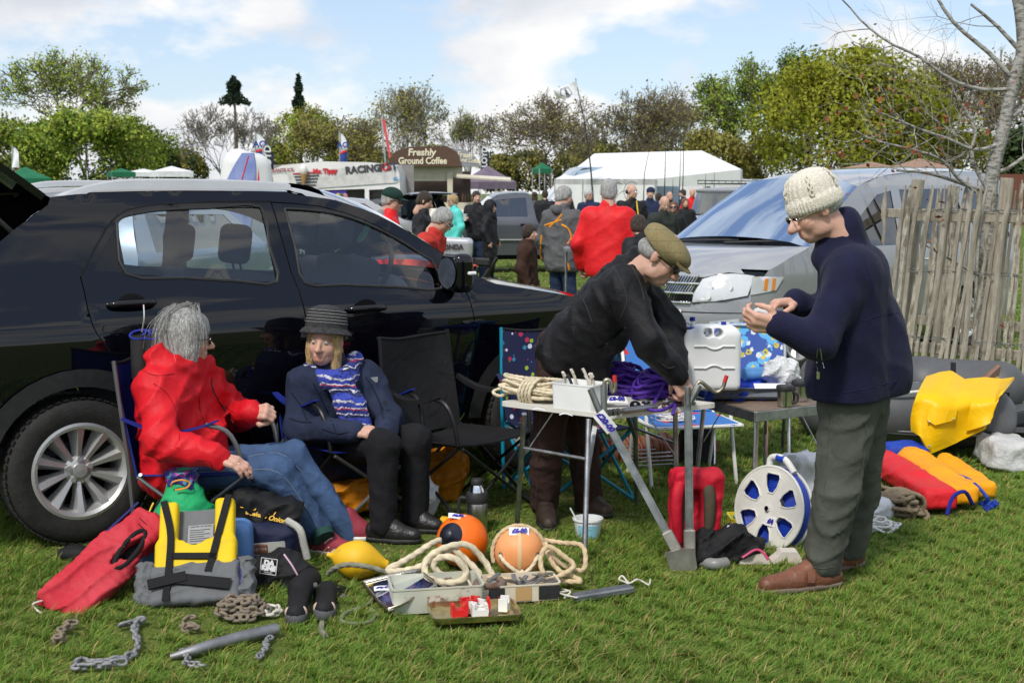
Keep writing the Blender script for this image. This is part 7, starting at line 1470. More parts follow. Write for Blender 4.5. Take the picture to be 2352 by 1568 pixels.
# ---- trees: limbs and leaf cards assembled in bulk
def limb_mesh(segs,n=4):
 S_=np.array([np.r_[p,q,a,b]for p,q,a,b in segs]);p,q,a,b=S_[:,:3],S_[:,3:6],S_[:,6],S_[:,7];d=q-p;d/=np.linalg.norm(d,axis=1)[:,None]+1e-9
 x=np.cross(d,A(.31,.77,.13));x/=np.linalg.norm(x,axis=1)[:,None]+1e-9;y=np.cross(d,x);V_=[]
 for base,r in((p,a),(q,b)):
  for j in range(n):t_=2*PI*j/n;V_.append(base+x*(r*math.cos(t_))[:,None]+y*(r*math.sin(t_))[:,None])
 V_=np.stack(V_,1).reshape(-1,3);k=np.arange(len(S_))[:,None]*2*n;Q_=np.concatenate([k+np.array([[j,(j+1)%n,n+(j+1)%n,n+j]])for j in range(n)]);return V_,Q_
def leaf_mesh(P,size,rs,asp=.6):
 n=len(P);a=rs.normal(size=(n,3));a/=np.linalg.norm(a,axis=1)[:,None];b=np.cross(a,rs.normal(size=(n,3)));b/=np.linalg.norm(b,axis=1)[:,None];s=(size*(.55+.9*rs.rand(n)))[:,None]
 V_=np.stack([P+a*s,P+b*s*asp,P-a*s,P-b*s*asp],1).reshape(-1,3);return V_,np.arange(n)[:,None]*4+np.array([[0,1,2,3]])
M_LEAF=mat('leaf',(1,1,1),rough=.6,var=0,attr=True,spec=.2);M_BARK=mat('bark',(.15,.125,.095),rough=.9,var=.35,vs=5);M_BARKG=mat('grey_bark',(.20,.185,.16),rough=.9,var=.3,vs=5)  # plain bark colour is lightened to carry the distance haze
_t=M_LEAF.node_tree;_tr=_t.nodes.new('ShaderNodeBsdfTranslucent');_mx=_t.nodes.new('ShaderNodeMixShader');_mx.inputs[0].default_value=.5;_b=_t.nodes['Principled BSDF'];_t.links.new(_b.inputs['Base Color'].links[0].from_socket,_tr.inputs[0]);_t.links.new(_b.outputs[0],_mx.inputs[1]);_t.links.new(_tr.outputs[0],_mx.inputs[2]);_t.links.new(_mx.outputs[0],_t.nodes['Material Output'].inputs[0])
def grow(rs,p,d,ln,r,depth,segs,tips,spread=.6,up=.12,nb=(2,4),minr=.02,wig=.16):
 n=3
 for i in range(n):
  d=norm(d+rs.normal(size=3)*wig+A(0,0,up));q=p+d*ln/n;r2=r*.86;segs.append((p,q,r,r2))
  if depth>0 and i>0:
   for _ in range(rs.randint(nb[0],nb[1]+1)if i==n-1 else rs.randint(0,2)):
    e=norm(np.cross(d,rs.normal(size=3)));grow(rs,q,norm(d*(1-spread*.5)+e*spread*(.7+.6*rs.rand())),ln*(.62+.22*rs.rand()),max(minr*.5,r2*.62),depth-1,segs,tips,spread,up,nb,minr,wig)
  if depth<=1:tips.append(q)
  p,r=q,r2
def puff(o,P,c,rs,k=.4):
 """Shade the leaf cards as rounded clumps: vertex normals lean outwards from the crown's centre."""
 d=P-c;d/=np.linalg.norm(d,axis=1)[:,None]+1e-6;n=d+rs.normal(size=P.shape)*k+A(0,0,.35);n/=np.linalg.norm(n,axis=1)[:,None]+1e-6
 o.data.normals_split_custom_set_from_vertices(np.repeat(n,4,0).tolist())
def tree(label,px,Y,top,wid,cols,leaf=.30,nl=5000,depth=5,bark=None,seed=0,trunk=.3,spread=.62,up=.1,minr=.02,squash=1.,fill=.0,name='tree',group='trees beyond the field',rscale=1.,X=None,cl=.030):
 """px: picture column; top: picture row of the crown's top; wid: crown width in picture units."""
 rs=np.random.RandomState(seed);h=D(px,top,abs(Y))[2];w=wid*abs(Y)/FPX;X=D(px,440,Y)[0]if X is None else X;segs,tips=[],[];leaf=leaf*.62;nl=int(nl*1.6)
 grow(rs,A(0,0,-.2),A(0,0,1),1.,.055,0,segs,[],wig=.05);tp=segs[-1][1];
 for _ in range(4):e=norm(A(rs.normal(),rs.normal(),.2));grow(rs,tp*(.75+.25*rs.rand()),norm(A(0,0,1-spread*.4)+e*spread),.95,.036,depth-1,segs,tips,spread,up,(2,3),.004)
 S_=np.array([np.r_[p,q]for p,q,_,_ in segs]);P=np.array(tips);zt=P[:,2].max();wx=np.percentile(np.abs(P[:,:2]),97)*2
 sc=A(w/wx,w/wx,h/zt);fx=lambda q:np.asarray(q)*sc
 rk=h*.045/.055*.055/.055*.5*rscale
 segs=[(fx(p),fx(q),max(minr,a*h*.32*rscale),max(minr,b*h*.32*rscale))for p,q,a,b in segs]
 t=thing(name,label,'tree',(X,Y,0),0,group);v,q=limb_mesh(segs);obj('trunk',v,q,bark or M_BARK,t,True)
 if nl:
  P=P*sc;L_=P[rs.randint(len(P),size=nl)]+rs.normal(size=(nl,3))*A(1,1,.8)*(w*cl+.18)
  if fill:k=int(nl*fill);th_=rs.rand(k)*2*PI;ph=np.arccos(rs.rand(k)*1.6-.6);rr_=(.78+.22*rs.rand(k));L_[:k]=np.stack([rr_*np.sin(ph)*np.cos(th_)*w/2,rr_*np.sin(ph)*np.sin(th_)*w/2,h*.52+rr_*np.cos(ph)*h*.48],1)
  v,q=leaf_mesh(L_,leaf,rs);c=np.array(cols);cl=wob(L_,.35,seed)*.5+.5;i=np.clip((cl*len(c)+rs.normal(size=nl)*.5).astype(int),0,len(c)-1);cc=np.repeat(c[i]*(1.5+.4*rs.rand(nl))[:,None],4,0);co=obj('crown',v,q,M_LEAF,t,True,cc);puff(co,L_,A(0,0,h*.5),rs)
 return t
# young birch inside the guard, its main limbs traced against the sky
rs=np.random.RandomState(12);YB=11.2;t=thing('birch_tree','slender grey birch with bare twigs and a few dead leaves','tree',G(2290,888)*A(1,1,0)+A(0,1.0,0),world=True);segs,tips=[],[]
def poly(P,r0,r1,Y0=YB,Y1=None,tw=2,dep=2):
 Q_=resample(catmull([D(x,y,Y0+((Y1 or Y0)-Y0)*i/max(1,len(P)-1))for i,(x,y)in enumerate(P)],6),.12);n=len(Q_)
 for i in range(n-1):
  a,b=r0+(r1-r0)*i/n,r0+(r1-r0)*(i+1)/n;segs.append((Q_[i],Q_[i+1],a,b))
  if i>1 and rs.rand()<.30*tw:e=norm(np.cross(Q_[i+1]-Q_[i],rs.normal(size=3)));grow(rs,Q_[i],norm(e*.8+norm(Q_[i+1]-Q_[i])*.6),(.22+.3*rs.rand()),.0045,dep,segs,tips,.6,.05,(1,3),.0022,.2)
poly([(2255,900),(2262,700),(2275,430),(2305,300),(2325,200),(2348,120),(2345,40),(2330,-40)],.072,.045,YB,YB,.6)
poly([(2325,205),(2250,205),(2180,180),(2110,130),(2045,100),(1985,55),(1950,15),(1930,-5)],.018,.005);poly([(2320,175),(2270,120),(2220,80),(2180,40),(2150,-10)],.022,.011)
poly([(2300,330),(2240,345),(2180,320),(2120,300),(2060,275),(2000,250)],.018,.006,YB,YB-.6,2.4);poly([(2240,440),(2200,410),(2160,365),(2080,340),(2000,320),(1965,300)],.015,.005,YB-.3,YB-.8,3);poly([(2265,430),(2230,360),(2240,300),(2200,220)],.02,.008,YB,YB,3);poly([(2275,400),(2330,380),(2380,330)],.02,.01);poly([(2310,280),(2360,240),(2400,200)],.022,.012);poly([(2265,440),(2140,400),(2060,392)],.02,.006,YB-.2,YB-.7,3);poly([(2345,120),(2290,60),(2230,10)],.02,.008);poly([(2262,640),(2190,600),(2120,560)],.014,.005,YB,YB,3,1)
v,q=limb_mesh(segs,6);bk=mat('birch_bark',(.36,.35,.32),col2=(.12,.11,.09),rough=.85,vs=14,lo=.45,hi=.62,bump=.4,bs=30,stretch=(1,1,3));obj('trunk',v,q,bk,t,True)
tp=np.array(tips);sel=tp[tp[:,2]<2.6];L_=sel[rs.randint(len(sel),size=150)]+rs.normal(size=(150,3))*.04;v,q=leaf_mesh(L_,.024,rs);obj('dead_leaves',v,q,mat('dead_leaf',(.24,.065,.025),rough=.8,var=.3,vs=40),t)['kind']='stuff'
# ---- the tree line
SPR=[(.19,.27,.035),(.27,.35,.05),(.33,.38,.07)];OLI=[(.19,.18,.05),(.25,.23,.06),(.30,.28,.08)];YEL=[(.20,.22,.02),(.26,.275,.03),(.31,.32,.045)];DRK=[(.045,.07,.03),(.07,.10,.04)];GRN=[(.10,.18,.03),(.15,.24,.04)];BRN=[(.19,.15,.09),(.24,.20,.11)]
tree('tall airy oak in pale spring leaf on the left',195,150,116,300,SPR,.24,4600,6,seed=3,spread=.66,cl=.012,minr=.045);tree('broad green oak below the tall airy one',215,135,250,330,SPR+GRN,.28,9500,6,seed=5,fill=.15,cl=.02);tree('bright green bushy tree at the left edge',30,140,268,260,GRN+SPR,.28,8500,6,seed=8,fill=.2,cl=.02);tree('dark green bushy tree left of the bare one',320,155,300,180,GRN+DRK,.3,6000,5,seed=9,fill=.35)
tree('grey bare tree with a rounded twiggy crown',520,150,236,210,BRN,.14,500,7,M_BARKG,11,spread=.5,minr=.025);tree('yellow green tree under the dark conifer',690,160,246,170,SPR+OLI,.28,6000,5,seed=14,fill=.3);tree('olive budding tree behind the ice cream van',780,140,262,240,OLI,.22,3600,6,seed=15,cl=.018,minr=.03);tree('large olive budding oak behind the coffee trailer',925,140,186,260,OLI,.20,3000,7,M_BARKG,16,spread=.6);tree('thin bare sapling right of the coffee trailer',1072,150,245,110,BRN+SPR,.18,900,6,seed=17,spread=.45,minr=.02)
tree('wide bare oak with a thick dark trunk',1270,125,195,300,OLI+BRN,.18,2000,7,seed=18,spread=.7,minr=.022,rscale=1.3);tree('brown budding tree behind the marquee',1450,135,190,260,OLI+BRN,.2,2200,7,seed=19,minr=.022);tree('brown budding tree above the marquee gable',1560,145,200,230,OLI+BRN,.2,2300,7,seed=21);tree('tall green tree left of the yellow oak',1700,150,128,240,GRN+SPR,.26,6500,6,seed=22,spread=.55,cl=.018,minr=.04);tree('dark green tree behind the yellow oak',1850,165,100,200,GRN+DRK,.3,6000,5,seed=23,fill=.25)
tree('great yellow green oak in full young leaf',1945,115,104,460,YEL,.27,22000,6,seed=24,spread=.75,fill=.3);tree('bare brown tree right of the yellow oak',2180,125,118,260,OLI+BRN,.2,3000,7,seed=25,spread=.55);tree('bare brown tree behind the birch',2310,120,100,260,BRN+OLI,.2,2600,7,seed=26);tree('dark evergreen behind the birch trunk',2345,90,290,150,DRK,.3,6000,4,seed=27,fill=.5);tree('low olive tree below the yellow oak',1640,120,300,190,OLI,.26,5000,5,seed=28,fill=.3);tree('dense brown undergrowth tree below the yellow oak',2090,125,280,230,BRN+OLI,.28,6000,5,seed=29,fill=.4)
HL=['dark shrub left of the bare twiggy tree','dark pine shrub beside the dark feather flag','dark pine shrub left of the wide bare oak','olive shrub between conifer and bare tree','brown shrub right of the wide bare oak trunk','brown shrub behind the marquee ridge','olive shrub behind the club flag pole','dark shrub left of the yellow oak trunk','brown shrub above the timber shed','green shrub behind the dark green gazebo','olive shrub behind the ice cream van roof','olive shrub right of the red streamer']
for i,(px,tp_,w_)in enumerate(((420,338,120),(1150,352,90),(1210,345,110),(640,330,120),(1380,320,150),(1500,320,160),(1330,330,130),(1770,310,170),(2230,300,170),(60,350,160),(840,335,150),(990,330,140))):tree(HL[i]+' in the far hedge',px,160+3*(i%4),tp_,w_,DRK+OLI,.34,2600,4,seed=40+i,fill=.5,group='hedge trees along the boundary',name='hedge_tree')
def conifer(label,px,Y,top,wid,z0,n,seed):
 rs=np.random.RandomState(seed);h=D(px,top,Y)[2];w=wid*Y/FPX;t=thing('conifer',label,'tree',(D(px,440,Y)[0],Y,0),0,'conifers above the tree line');mb=MB();mb.tube([(0,0,0),(.1,0,h*.5),(0,0,h)],[h*.022,h*.016,.03],7);mb.build('trunk',M_BARK,t,True)
 u=rs.rand(n)**.7;z=z0*h+(1-u)*h*(1-z0);r=w/2*(.08+u**.9)*np.sqrt(rs.rand(n))*(.75+.25*np.sin(z*3.1));a=rs.rand(n)*2*PI;v,q=leaf_mesh(np.stack([r*np.cos(a),r*np.sin(a),z-.15*r],1),.3,rs,.4);obj('crown',v,q,M_LEAF,t,False,np.array([(.035,.06,.035)])*(.7+.6*rs.rand(n).repeat(4))[:,None])
conifer('dark pointed conifer above the yellow green tree',690,165,170,62,.45,2600,1)
t=conifer('tall scots pine with a bare stem behind the bare tree',543,160,175,75,.80,1300,2)
for i in range(9):tree('broad dark tree across the field behind the stall pitch',1176,-48-6*(i%3),180+30*(i%2),560,DRK+GRN,.5,2400,4,seed=70+i,fill=.6,group='trees across the field behind the pitch',X=-52+13*i)
for i,(px,tp_)in enumerate(((-160,200),(-380,240),(-640,190),(2520,130),(2760,180),(3020,150))):tree('broad olive tree continuing the field boundary',px,135+6*i,tp_,330,OLI+GRN,.34,4200,5,seed=90+i,fill=.35,group='trees continuing the boundary')
# ============================================================ other vehicles, stalls and flags
def arcs(cx,r,zc,n=10):return[(cx+r*math.cos(PI*i/n),zc+r*math.sin(PI*i/n))for i in range(n+1)]
def car(name,label,loc,rz,prof,arch,wins,zs,ws,pm,segs,near=1,wr=.33,cat='car',h=.09,lift=.05,group=None,glass=None,wheels=True,zb=.25,taper=None):
 """prof: outline from front bottom over the roof to rear bottom, (x, z); segs: (first, last, part name, material, lift)."""
 v=Veh(name,label,loc,rz,zs,ws,cat,group,taper);bot=[]
 for cx in sorted(arch):bot+=arcs(cx,wr+.06,wr)[::-1]
 P=prof+bot
 for sg in(-1,1):
  b=v.panel('body_side',P,wins,pm,sgn=sg,h=h)
  for w in wins:v.panel('window',w,[],glass or M_GLASS_D,b,sgn=sg,h=.15,out=-.006)
  if wheels:
   for cx in arch:wheel(v.o,(cx,sg*(v.W(cx,.5)-.11),wr),wr,.2,wr*.64,7,sg)
 for i,j,nm,m_,lf in segs:
  q=prof[i:j+1];q=[(a[0],a[2])for a in catmull([A(x,0,z)for x,z in q],3)]if len(q)>2 else q
  crown(v,[A(x,v.W(x,z),z)for x,z in q],[A(x,-v.W(x,z),z)for x,z in q],m_,nm,lf)
 mb=MB();xs=[p[0]for p in prof];mb.box(((max(xs)+min(xs))/2,0,zb+.12),(max(xs)-min(xs)-.3,1.3,.2));mb.build('underbody',M_DARKIN,v.o)
 return v
SIL=paint('silver_paint',(.36,.37,.39),.35,.35)
za=lambda x,y:((1700+.2551*x)*.9408,(360+.2551*y)*.9408)
# silver people carrier
pf=[(3.40,.25),(3.50,.55),(3.48,.80),(3.34,.96),(3.1,1.06),(2.80,1.14),(2.3,1.45),(1.85,1.70),(1.4,1.80),(.6,1.855),(-.4,1.86),(-.85,1.82),(-1.0,1.1),(-1.0,.3)]
wz,ww=[.2,.5,.9,1.1,1.15,1.75,1.9],[.84,.88,.89,.87,.85,.70,.62]
wins=[[(1.3,1.13),(2.25,1.13),(1.92,1.40),(1.55,1.62),(1.3,1.66)],[(.0,1.13),(1.15,1.13),(1.15,1.67),(.1,1.68)],[(-.85,1.15),(-.12,1.13),(-.1,1.67),(-.75,1.66)]]
v=car('people_carrier','silver people carrier parked behind the paling fence',(4.25,14.4),rad(221),pf,[2.9,0.],wins,wz,ww,SIL,[(5,7,'windscreen',glass_mat('screen_glass',(.30,.40,.52),opac=.0,fk=.9,spec=(.5,.62,.8)),.10),(7,11,'roof',SIL,.05),(11,13,'tailgate',SIL,.05)],wr=.33,h=.07,taper=lambda x,z:.95*max(0,x-3.12)**2)
XF=([.2,.5,.75,.92,1.0],[3.80,3.86,3.84,3.74,3.60])
nose=lambda y,z,o=0.:A(np.interp(z,*XF)-.515*abs(y/.88)**2.4+o,y,z)
def nyz(px,py):
 o,d=v.lray(px,py);y,z=0.,.8
 for _ in range(25):x=nose(y,z)[0];tt=(x-o[0])/d[0];y,z=o[1]+d[1]*tt,o[2]+d[2]*tt
 return(y,z)
def npanel(name,poly,m_,o,holes=(),par=None,h=.06):vv,f=region(poly,list(holes),h,lambda y,z:nose(y,z,o),flip=True);return obj(name,vv,f,m_,par or v.o,True)
mir=lambda P:[(-y,z)for y,z in P][::-1]
npanel('front_bumper',[(-.75,.22),(.75,.22),(.765,.6),(.75,.86),(.6,.97),(0,1.0),(-.6,.97),(-.75,.86),(-.765,.6)],SIL,0)
mb=MB();mb.grid(lambda u,w:(lambda y:A((nose(y,.985)[0]-.01)*(1-w)+(2.80+.12*(1-(y/.87)**2))*w,y,(.975-.03*(y/.87)**2)*(1-w)+1.15*w+.045*math.sin(PI*w)*(1-(y/.87)**4)))((u-.5)*1.62*(1+.07*w)),20,12);mb.build('bonnet',SIL,v.o,True)
LIT=plastic('lamp_lens',(.58,.60,.62),rough=.08,coat=1)
hl=[(.38,.88),(.56,.93),(.745,.91),(.745,.73),(.60,.69),(.35,.66),(.35,.74)]
for sg in(-1,1):
 wp=v.panel('headlight_wrap',[(3.20,.895),(3.44,.905),(3.49,.90),(3.50,.74),(3.28,.78)],[],plastic('lamp_lens',(.58,.60,.62),rough=.08,coat=1),sgn=sg,h=.05,out=.012)
 for x_ in(3.30,3.37):v.panel('amber_reflector',[(x_,.78),(x_+.03,.78),(x_+.02,.885),(x_-.01,.885)],[],plastic('amber_lens',(.75,.25,.03),rough=.15),wp,sgn=sg,h=.05,out=.017)
for P in(hl,mir(hl)):
 hp_=npanel('headlight',P,LIT,.012);s=1 if P is hl else-1;mb=MB();mb.tube([nose(y,z,.014)for y,z in P+[P[0]]],.007,6);mb.build('lamp_seal',M_BLKPL,hp_,True)
 for y_,z_,r_ in((.60,.82,.055),(.47,.82,.04),(.48,.73,.035)):mb=MB();mb.lathe([(r_,0),(r_*.7,-.01),(0,-.02)],16);mb.xf(np.array([[0,0,1],[1,0,0],[0,1,0]],float),nose(s*y_,z_,.022));mb.build('reflector',plastic('lamp_silver',(.86,.87,.88),rough=.15),hp_,True)
gr=[(-.42,.66),(.42,.66),(.34,.90),(-.34,.90)];g_o=npanel('grille',[(-.33,.645),(.33,.645),(.40,.89),(-.40,.89)],M_BLKGL,.008)
for k in range(3):mb=MB();z_=.66+.085*k;mb.tube([nose(y,z_,.02)for y in np.linspace(-.34-.02*k,.34+.02*k,13)],.012,8);mb.build('chrome_bar',M_CHROME,g_o,True)
for k in range(3):
 for j in range(26):y_=-.335+j*.0268;mb=MB();mb.bar(nose(y_-.008,.672+.085*k,.014),nose(y_+.008,.735+.085*k,.014),.007,.01);mb.build('grille_slat',M_CHROME,g_o)
mb=MB();mb.lathe([(0,.01),(.05,.008),(.055,0)],20,sx=1.3);mb.xf(np.array([[0,0,1],[1,0,0],[0,1,0]],float),nose(0,.80,.03));mb.build('badge',M_CHROME,g_o,True)
for s in(-1,1):npanel('fog_lamp',[(s*.50,.44),(s*.70,.44),(s*.70,.53),(s*.5,.50)][::s],LIT,.012)
npanel('lower_intake',[(-.45,.26),(.45,.26),(.48,.40),(-.48,.40)],M_BLKGL,.01);npanel('number_plate',[(-.26,.50),(.26,.50),(.26,.60),(-.26,.60)],M_TAG,.02)
npanel('bumper_seam',[(-.75,.575),(.75,.575),(.75,.583),(-.75,.583)],M_DARKIN,.004)
for a,b in(((-.55,2.95),(.05,2.80)),((.0,2.93),(.62,2.76))):mb=MB();mb.tube([(a[1]+.02,a[0],1.17),((a[1]+b[1])/2+.03,(a[0]+b[0])/2,1.185),(b[1],b[0],1.19)],.012,6);mb.build('wiper',M_BLKPL,v.o,True)
mb=MB();mb.slab(lambda u,w:A(2.35+.28*w,-.35+.8*u,1.10+.015*math.sin(9*u+5*w)),8,3,.004);mb.build('dash_papers',M_TAG,v.o,True);mb=MB();mb.box((2.3,0,.98),(.7,1.4,.2),None,.05);mb.build('dashboard',mat('grey_dash',(.10,.12,.15),rough=.8),v.o)
for y_ in(-.4,.4):blob('seat',[('b',(1.45,y_,1.0),(.06,.2,.28),roty(.2),.06),('b',(1.40,y_,1.43),(.03,.1,.07),None,.05)],.03,M_SEAT,v.o,k=.05)
v_,f_=solid([('b',(2.32,1.0,1.13),(.04,.07,.07),None,.04)],.02);obj('mirror',v_,f_,SIL,v.o,True)
for x_,z_ in((1.28,.98),(.95,.98)):mb=MB();mb.tube([(x_-.09,.90,z_),(x_,.93,z_),(x_+.09,.90,z_)],.014,8,sm=3);mb.build('handle',M_CHROME,v.o,True)
# grey pickup
PG=paint('slate_paint',(.10,.105,.125),.5,.35)
pf=[(3.72,.42),(3.74,.75),(3.55,1.0),(2.75,1.08),(2.6,1.10),(2.15,1.52),(1.95,1.60),(1.45,1.62),(1.35,1.56),(1.25,1.12),(1.2,.98),(-1.1,.98),(-1.15,.45)]
v=car('pickup_truck','slate grey pickup truck behind the woman in turquoise',(1.65,27.6),rad(186),pf,[2.9,0.],[[(1.42,1.14),(2.42,1.14),(2.06,1.48),(1.45,1.53)]],[.3,.8,1.05,1.1,1.6],[.84,.86,.86,.83,.68],PG,[(1,2,'front',PG,.06),(2,4,'bonnet',PG,.05),(4,5,'windscreen',M_GLASS,.06),(5,8,'roof',PG,.04),(8,9,'cab_back',PG,.0)],wr=.37)
mb=MB();mb.bar((2.4,.875,.68),(-1.1,.875,.68),.05,.02);mb.build('side_strip',plastic('pale_strip',(.4,.4,.38)),v.o);mb=MB();mb.box((3.66,.62,.84),(.12,.30,.17),None,.03);hh=mb.build('headlight',LIT,v.o)
for k in range(4):mb=MB();mb.tube([(3.73,.46,.77+.05*k),(3.74,.79,.77+.05*k)],.006,5);mb.build('lamp_guard',M_BLKPL,hh)
for x_,m_ in((1.5,M_BLKGL),):mb=MB();mb.box((x_,.87,.98),(.16,.03,.05),None,.01);mb.build('handle',m_,v.o)
v_,q_2=solid([('b',(3.0,0,1.15),(.28,.5,.04),None,.08)],.03,fold=.04,ffreq=2.);tag(obj('dust_sheet',v_@v.R.T+v.loc,q_2,cloth('cream_canvas',(.6,.57,.48)),None,True),'cream canvas sheet bundled on the pickup bonnet','sheet')
v_,f_=open_box(.5,.34,.3,.02);obj('cool_box',v_+D(1195,470,27.4)-A(0,0,.3),f_,M_WHP);tag(bpy.data.objects['cool_box'],'white box standing in the pickup bed','box')
# dark blue off-roader with rack
NV=paint('navy_paint',(.012,.018,.05),.2,.25)
pf=[(3.3,.45),(3.32,.95),(2.2,1.06),(2.15,1.10),(1.95,1.62),(1.8,1.72),(-.9,1.74),(-1.0,.5)]
v=car('off_roader','navy off-roader with a black roof rack',(6.35,33.5),rad(232),pf,[2.4,0.],[[(1.1,1.15),(1.95,1.15),(1.82,1.55),(1.1,1.55)],[(-.6,1.15),(.9,1.15),(.9,1.55),(-.6,1.55)]],[.3,1.05,1.1,1.75],[.84,.84,.82,.74],NV,[(0,1,'front',NV,.02),(1,2,'bonnet',NV,.03),(3,4,'windscreen',M_GLASS_D,.02),(4,6,'roof',SIL,.03)],wr=.38)
for s in(-1,1):
 mb=MB();mb.lathe([(.10,0),(.08,.03),(0,.035)],16);mb.xf(np.array([[0,0,1],[1,0,0],[0,1,0]],float),(3.33,s*.6,.82));mb.build('headlight',LIT,v.o,True)
 for z_ in(1.84,1.92):mb=MB();mb.tube([(1.9,s*.75,z_),(-.9,s*.75,z_)],.014,6);mb.build('rack_rail',M_BLKTUBE,v.o)
for k in range(9):
 x_=1.9-.35*k;mb=MB();mb.tube([(x_,-.75,1.92),(x_,-.75,1.84),(x_,.75,1.84),(x_,.75,1.92)],.012,6);mb.build('rack_bar',M_BLKTUBE,v.o)
# blue hatchback with raised tailgate; far cars behind the black estate
BH=paint('blue_grey_paint',(.03,.04,.075),.4,.3)
pf=[(2.9,.3),(2.95,.7),(2.0,.98),(1.3,1.42),(.4,1.5),(-.55,1.45),(-.75,.9),(-.8,.3)]
v=car('hatchback','dark blue hatchback with its tailgate raised beside the coffee trailer',(-2.6,34.),rad(118),pf,[2.4,0.],[[(.0,.98),(1.75,.98),(1.2,1.32),(.0,1.38)]],[.3,.9,1.,1.5],[.80,.83,.80,.60],BH,[(1,2,'bonnet',BH,.05),(2,3,'windscreen',M_GLASS_D,.05),(3,5,'roof',BH,.04)],wr=.3)
mb=MB();mb.slab(lambda u,w:A(-.5-.95*w,(u-.5)*(1.15+.1*w),1.47+.38*w-.28*w*w+.03*math.sin(PI*u)),8,8,.04);tg=mb.build('tailgate',BH,v.o,True);mb=MB();mb.slab(lambda u,w:A(-.6-.5*w,(u-.5)*.9,1.46+.16*w),4,4,.01);mb.build('rear_window',M_GLASS_D,tg,True)
def low_car(label,loc,rz,pm,bars=False):
 pf=[(3.5,.3),(3.5,.75),(2.4,1.0),(1.6,1.45),(.5,1.53),(-.6,1.5),(-.9,1.0),(-.9,.3)]
 v=car('parked_car',label,loc,rz,pf,[2.6,0.],[[(-.5,1.02),(2.0,1.02),(1.5,1.38),(-.4,1.42)]],[.3,.95,1.02,1.53],[.84,.86,.84,.62],pm,[(1,2,'bonnet',pm,.05),(2,3,'windscreen',M_GLASS_D,.05),(3,5,'roof',pm,.04),(5,7,'tail',pm,.03)],group='cars parked behind the black estate')
 if bars:
  for x_ in(.1,1.1):
   mb=MB();mb.tube([(x_,-.55,1.68),(x_,.55,1.68)],.022,8);rb=mb.build('roof_bar',M_BLKPL,v.o,True)
   for s in(-1,1):mb=MB();mb.bar((x_,s*.52,1.52),(x_,s*.5,1.69),.07,.05,bev=.01);mb.build('bar_foot',M_BLKPL,rb)
 return v
low_car('silver blue car with black roof bars beyond the estate',(-4.4,14.2),rad(78),paint('silver_blue_paint',(.35,.40,.48),.6,.3),True);low_car('white car at the far side of the row',(-6.6,24.),rad(40),paint('white_paint',(.7,.7,.7),0.,.3));low_car('pale grey car beside the tipped dinghy',(-5.0,30.),rad(20),paint('pale_grey_paint',(.45,.46,.47),.3,.3))
# motorhome, far white vans
WP=paint('white_paint',(.72,.73,.74),0.,.35);PB=paint('pale_blue_paint',(.33,.42,.50),.3,.35)
pf=[(4.3,.4),(4.35,.9),(3.7,1.25),(3.0,2.1),(2.5,2.6),(1.8,2.72),(-2.4,2.72),(-2.5,.4)]
v=car('motorhome','pale blue high-roofed camper van beside the marquee',(5.2,61.5),rad(198),pf,[3.2,-.9],[[(2.2,1.35),(3.2,1.35),(2.75,1.9),(2.2,1.95)]],[.3,1.,2.72],[.98,1.,.85],PB,[(1,2,'bonnet',WP,.05),(2,3,'windscreen',M_GLASS_D,.08),(3,6,'roof',PB,.08)],cat='van',h=.2)
mb=MB();mb.box((1.3,1.0,1.35),(.75,.06,1.7));mb.build('dark_doorway_panel',M_DARKIN,v.o);mb=MB();mb.tube([(2.,.98,2.45),(-1.5,.98,2.45)],.06,8);mb.build('awning_roll',M_WHP,v.o)  # solid dark panel stands in for the shade inside the open door
for i,(px,Y,rz,lb)in enumerate(((1730,62,3,'white panel van beside the marquee gable'),(1830,70,-2,'white panel van between marquee and sunshades'),(2080,66,4,'white van roof beyond the people carrier'),(480,66,2,'white van far behind the roof bars'))):pf=[(2.8,.4),(2.85,.95),(2.3,1.2),(1.6,1.95),(1.2,2.15),(-2.2,2.2),(-2.3,.4)];car('panel_van',lb,(D(px,440,Y)[0],Y),rad(rz),pf,[2.0,-1.2],[[(1.1,1.25),(2.0,1.25),(1.55,1.85),(1.1,1.9)]],[.3,1.,2.2],[.92,.94,.85],WP,[(1,2,'bonnet',WP,.04),(2,3,'windscreen',M_GLASS_D,.05),(3,5,'roof',WP,.05)],cat='van',h=.25,group='white vans in the far row')
# ---- ice cream van
YI=36.;k_=YI/FPX;o_=D(770,440,YI);t=thing('ice_cream_van','white ice cream van with printed side and serving hatch','van',(o_[0],YI,0),rad(-4))
U2=lambda px,py:((px-770)*k_,CH+(440-py)*k_)
M_VW=paint('van_white',(.74,.73,.71),0.,.4);out=[U2(622,520),U2(618,420),U2(622,392),U2(650,380),U2(740,372),U2(850,374),U2(908,380),U2(918,400),U2(922,520)];hatch=[U2(745,437),U2(838,434),U2(838,500),U2(745,500)];win=[U2(848,436),U2(900,434),U2(908,470),U2(900,500),U2(848,500)]
vv,f=region(out,[hatch,win],.25,lambda x,z:(x,0,z));b_s=obj('body_side',vv,f,M_VW,t);mb=MB();n=len(out);mb.add([(x,0,z)for x,z in out]+[(x,1.9,z)for x,z in out],[(i,i+1,n+i+1,n+i)for i in range(n-1)]);mb.build('roof',M_VW,t,True)
mb=MB();mb.box((0,1.2,1.4),(4.,.05,2.));mb.build('interior',mat('van_interior',(.22,.21,.2)),t);vv,f=region([U2(748,440),U2(795,438),U2(795,500),U2(748,500)],[],.2,lambda x,z:(x,.03,z));po=obj('menu_poster',vv,f,mat('purple_poster',(.06,.03,.30),rough=.4),t)
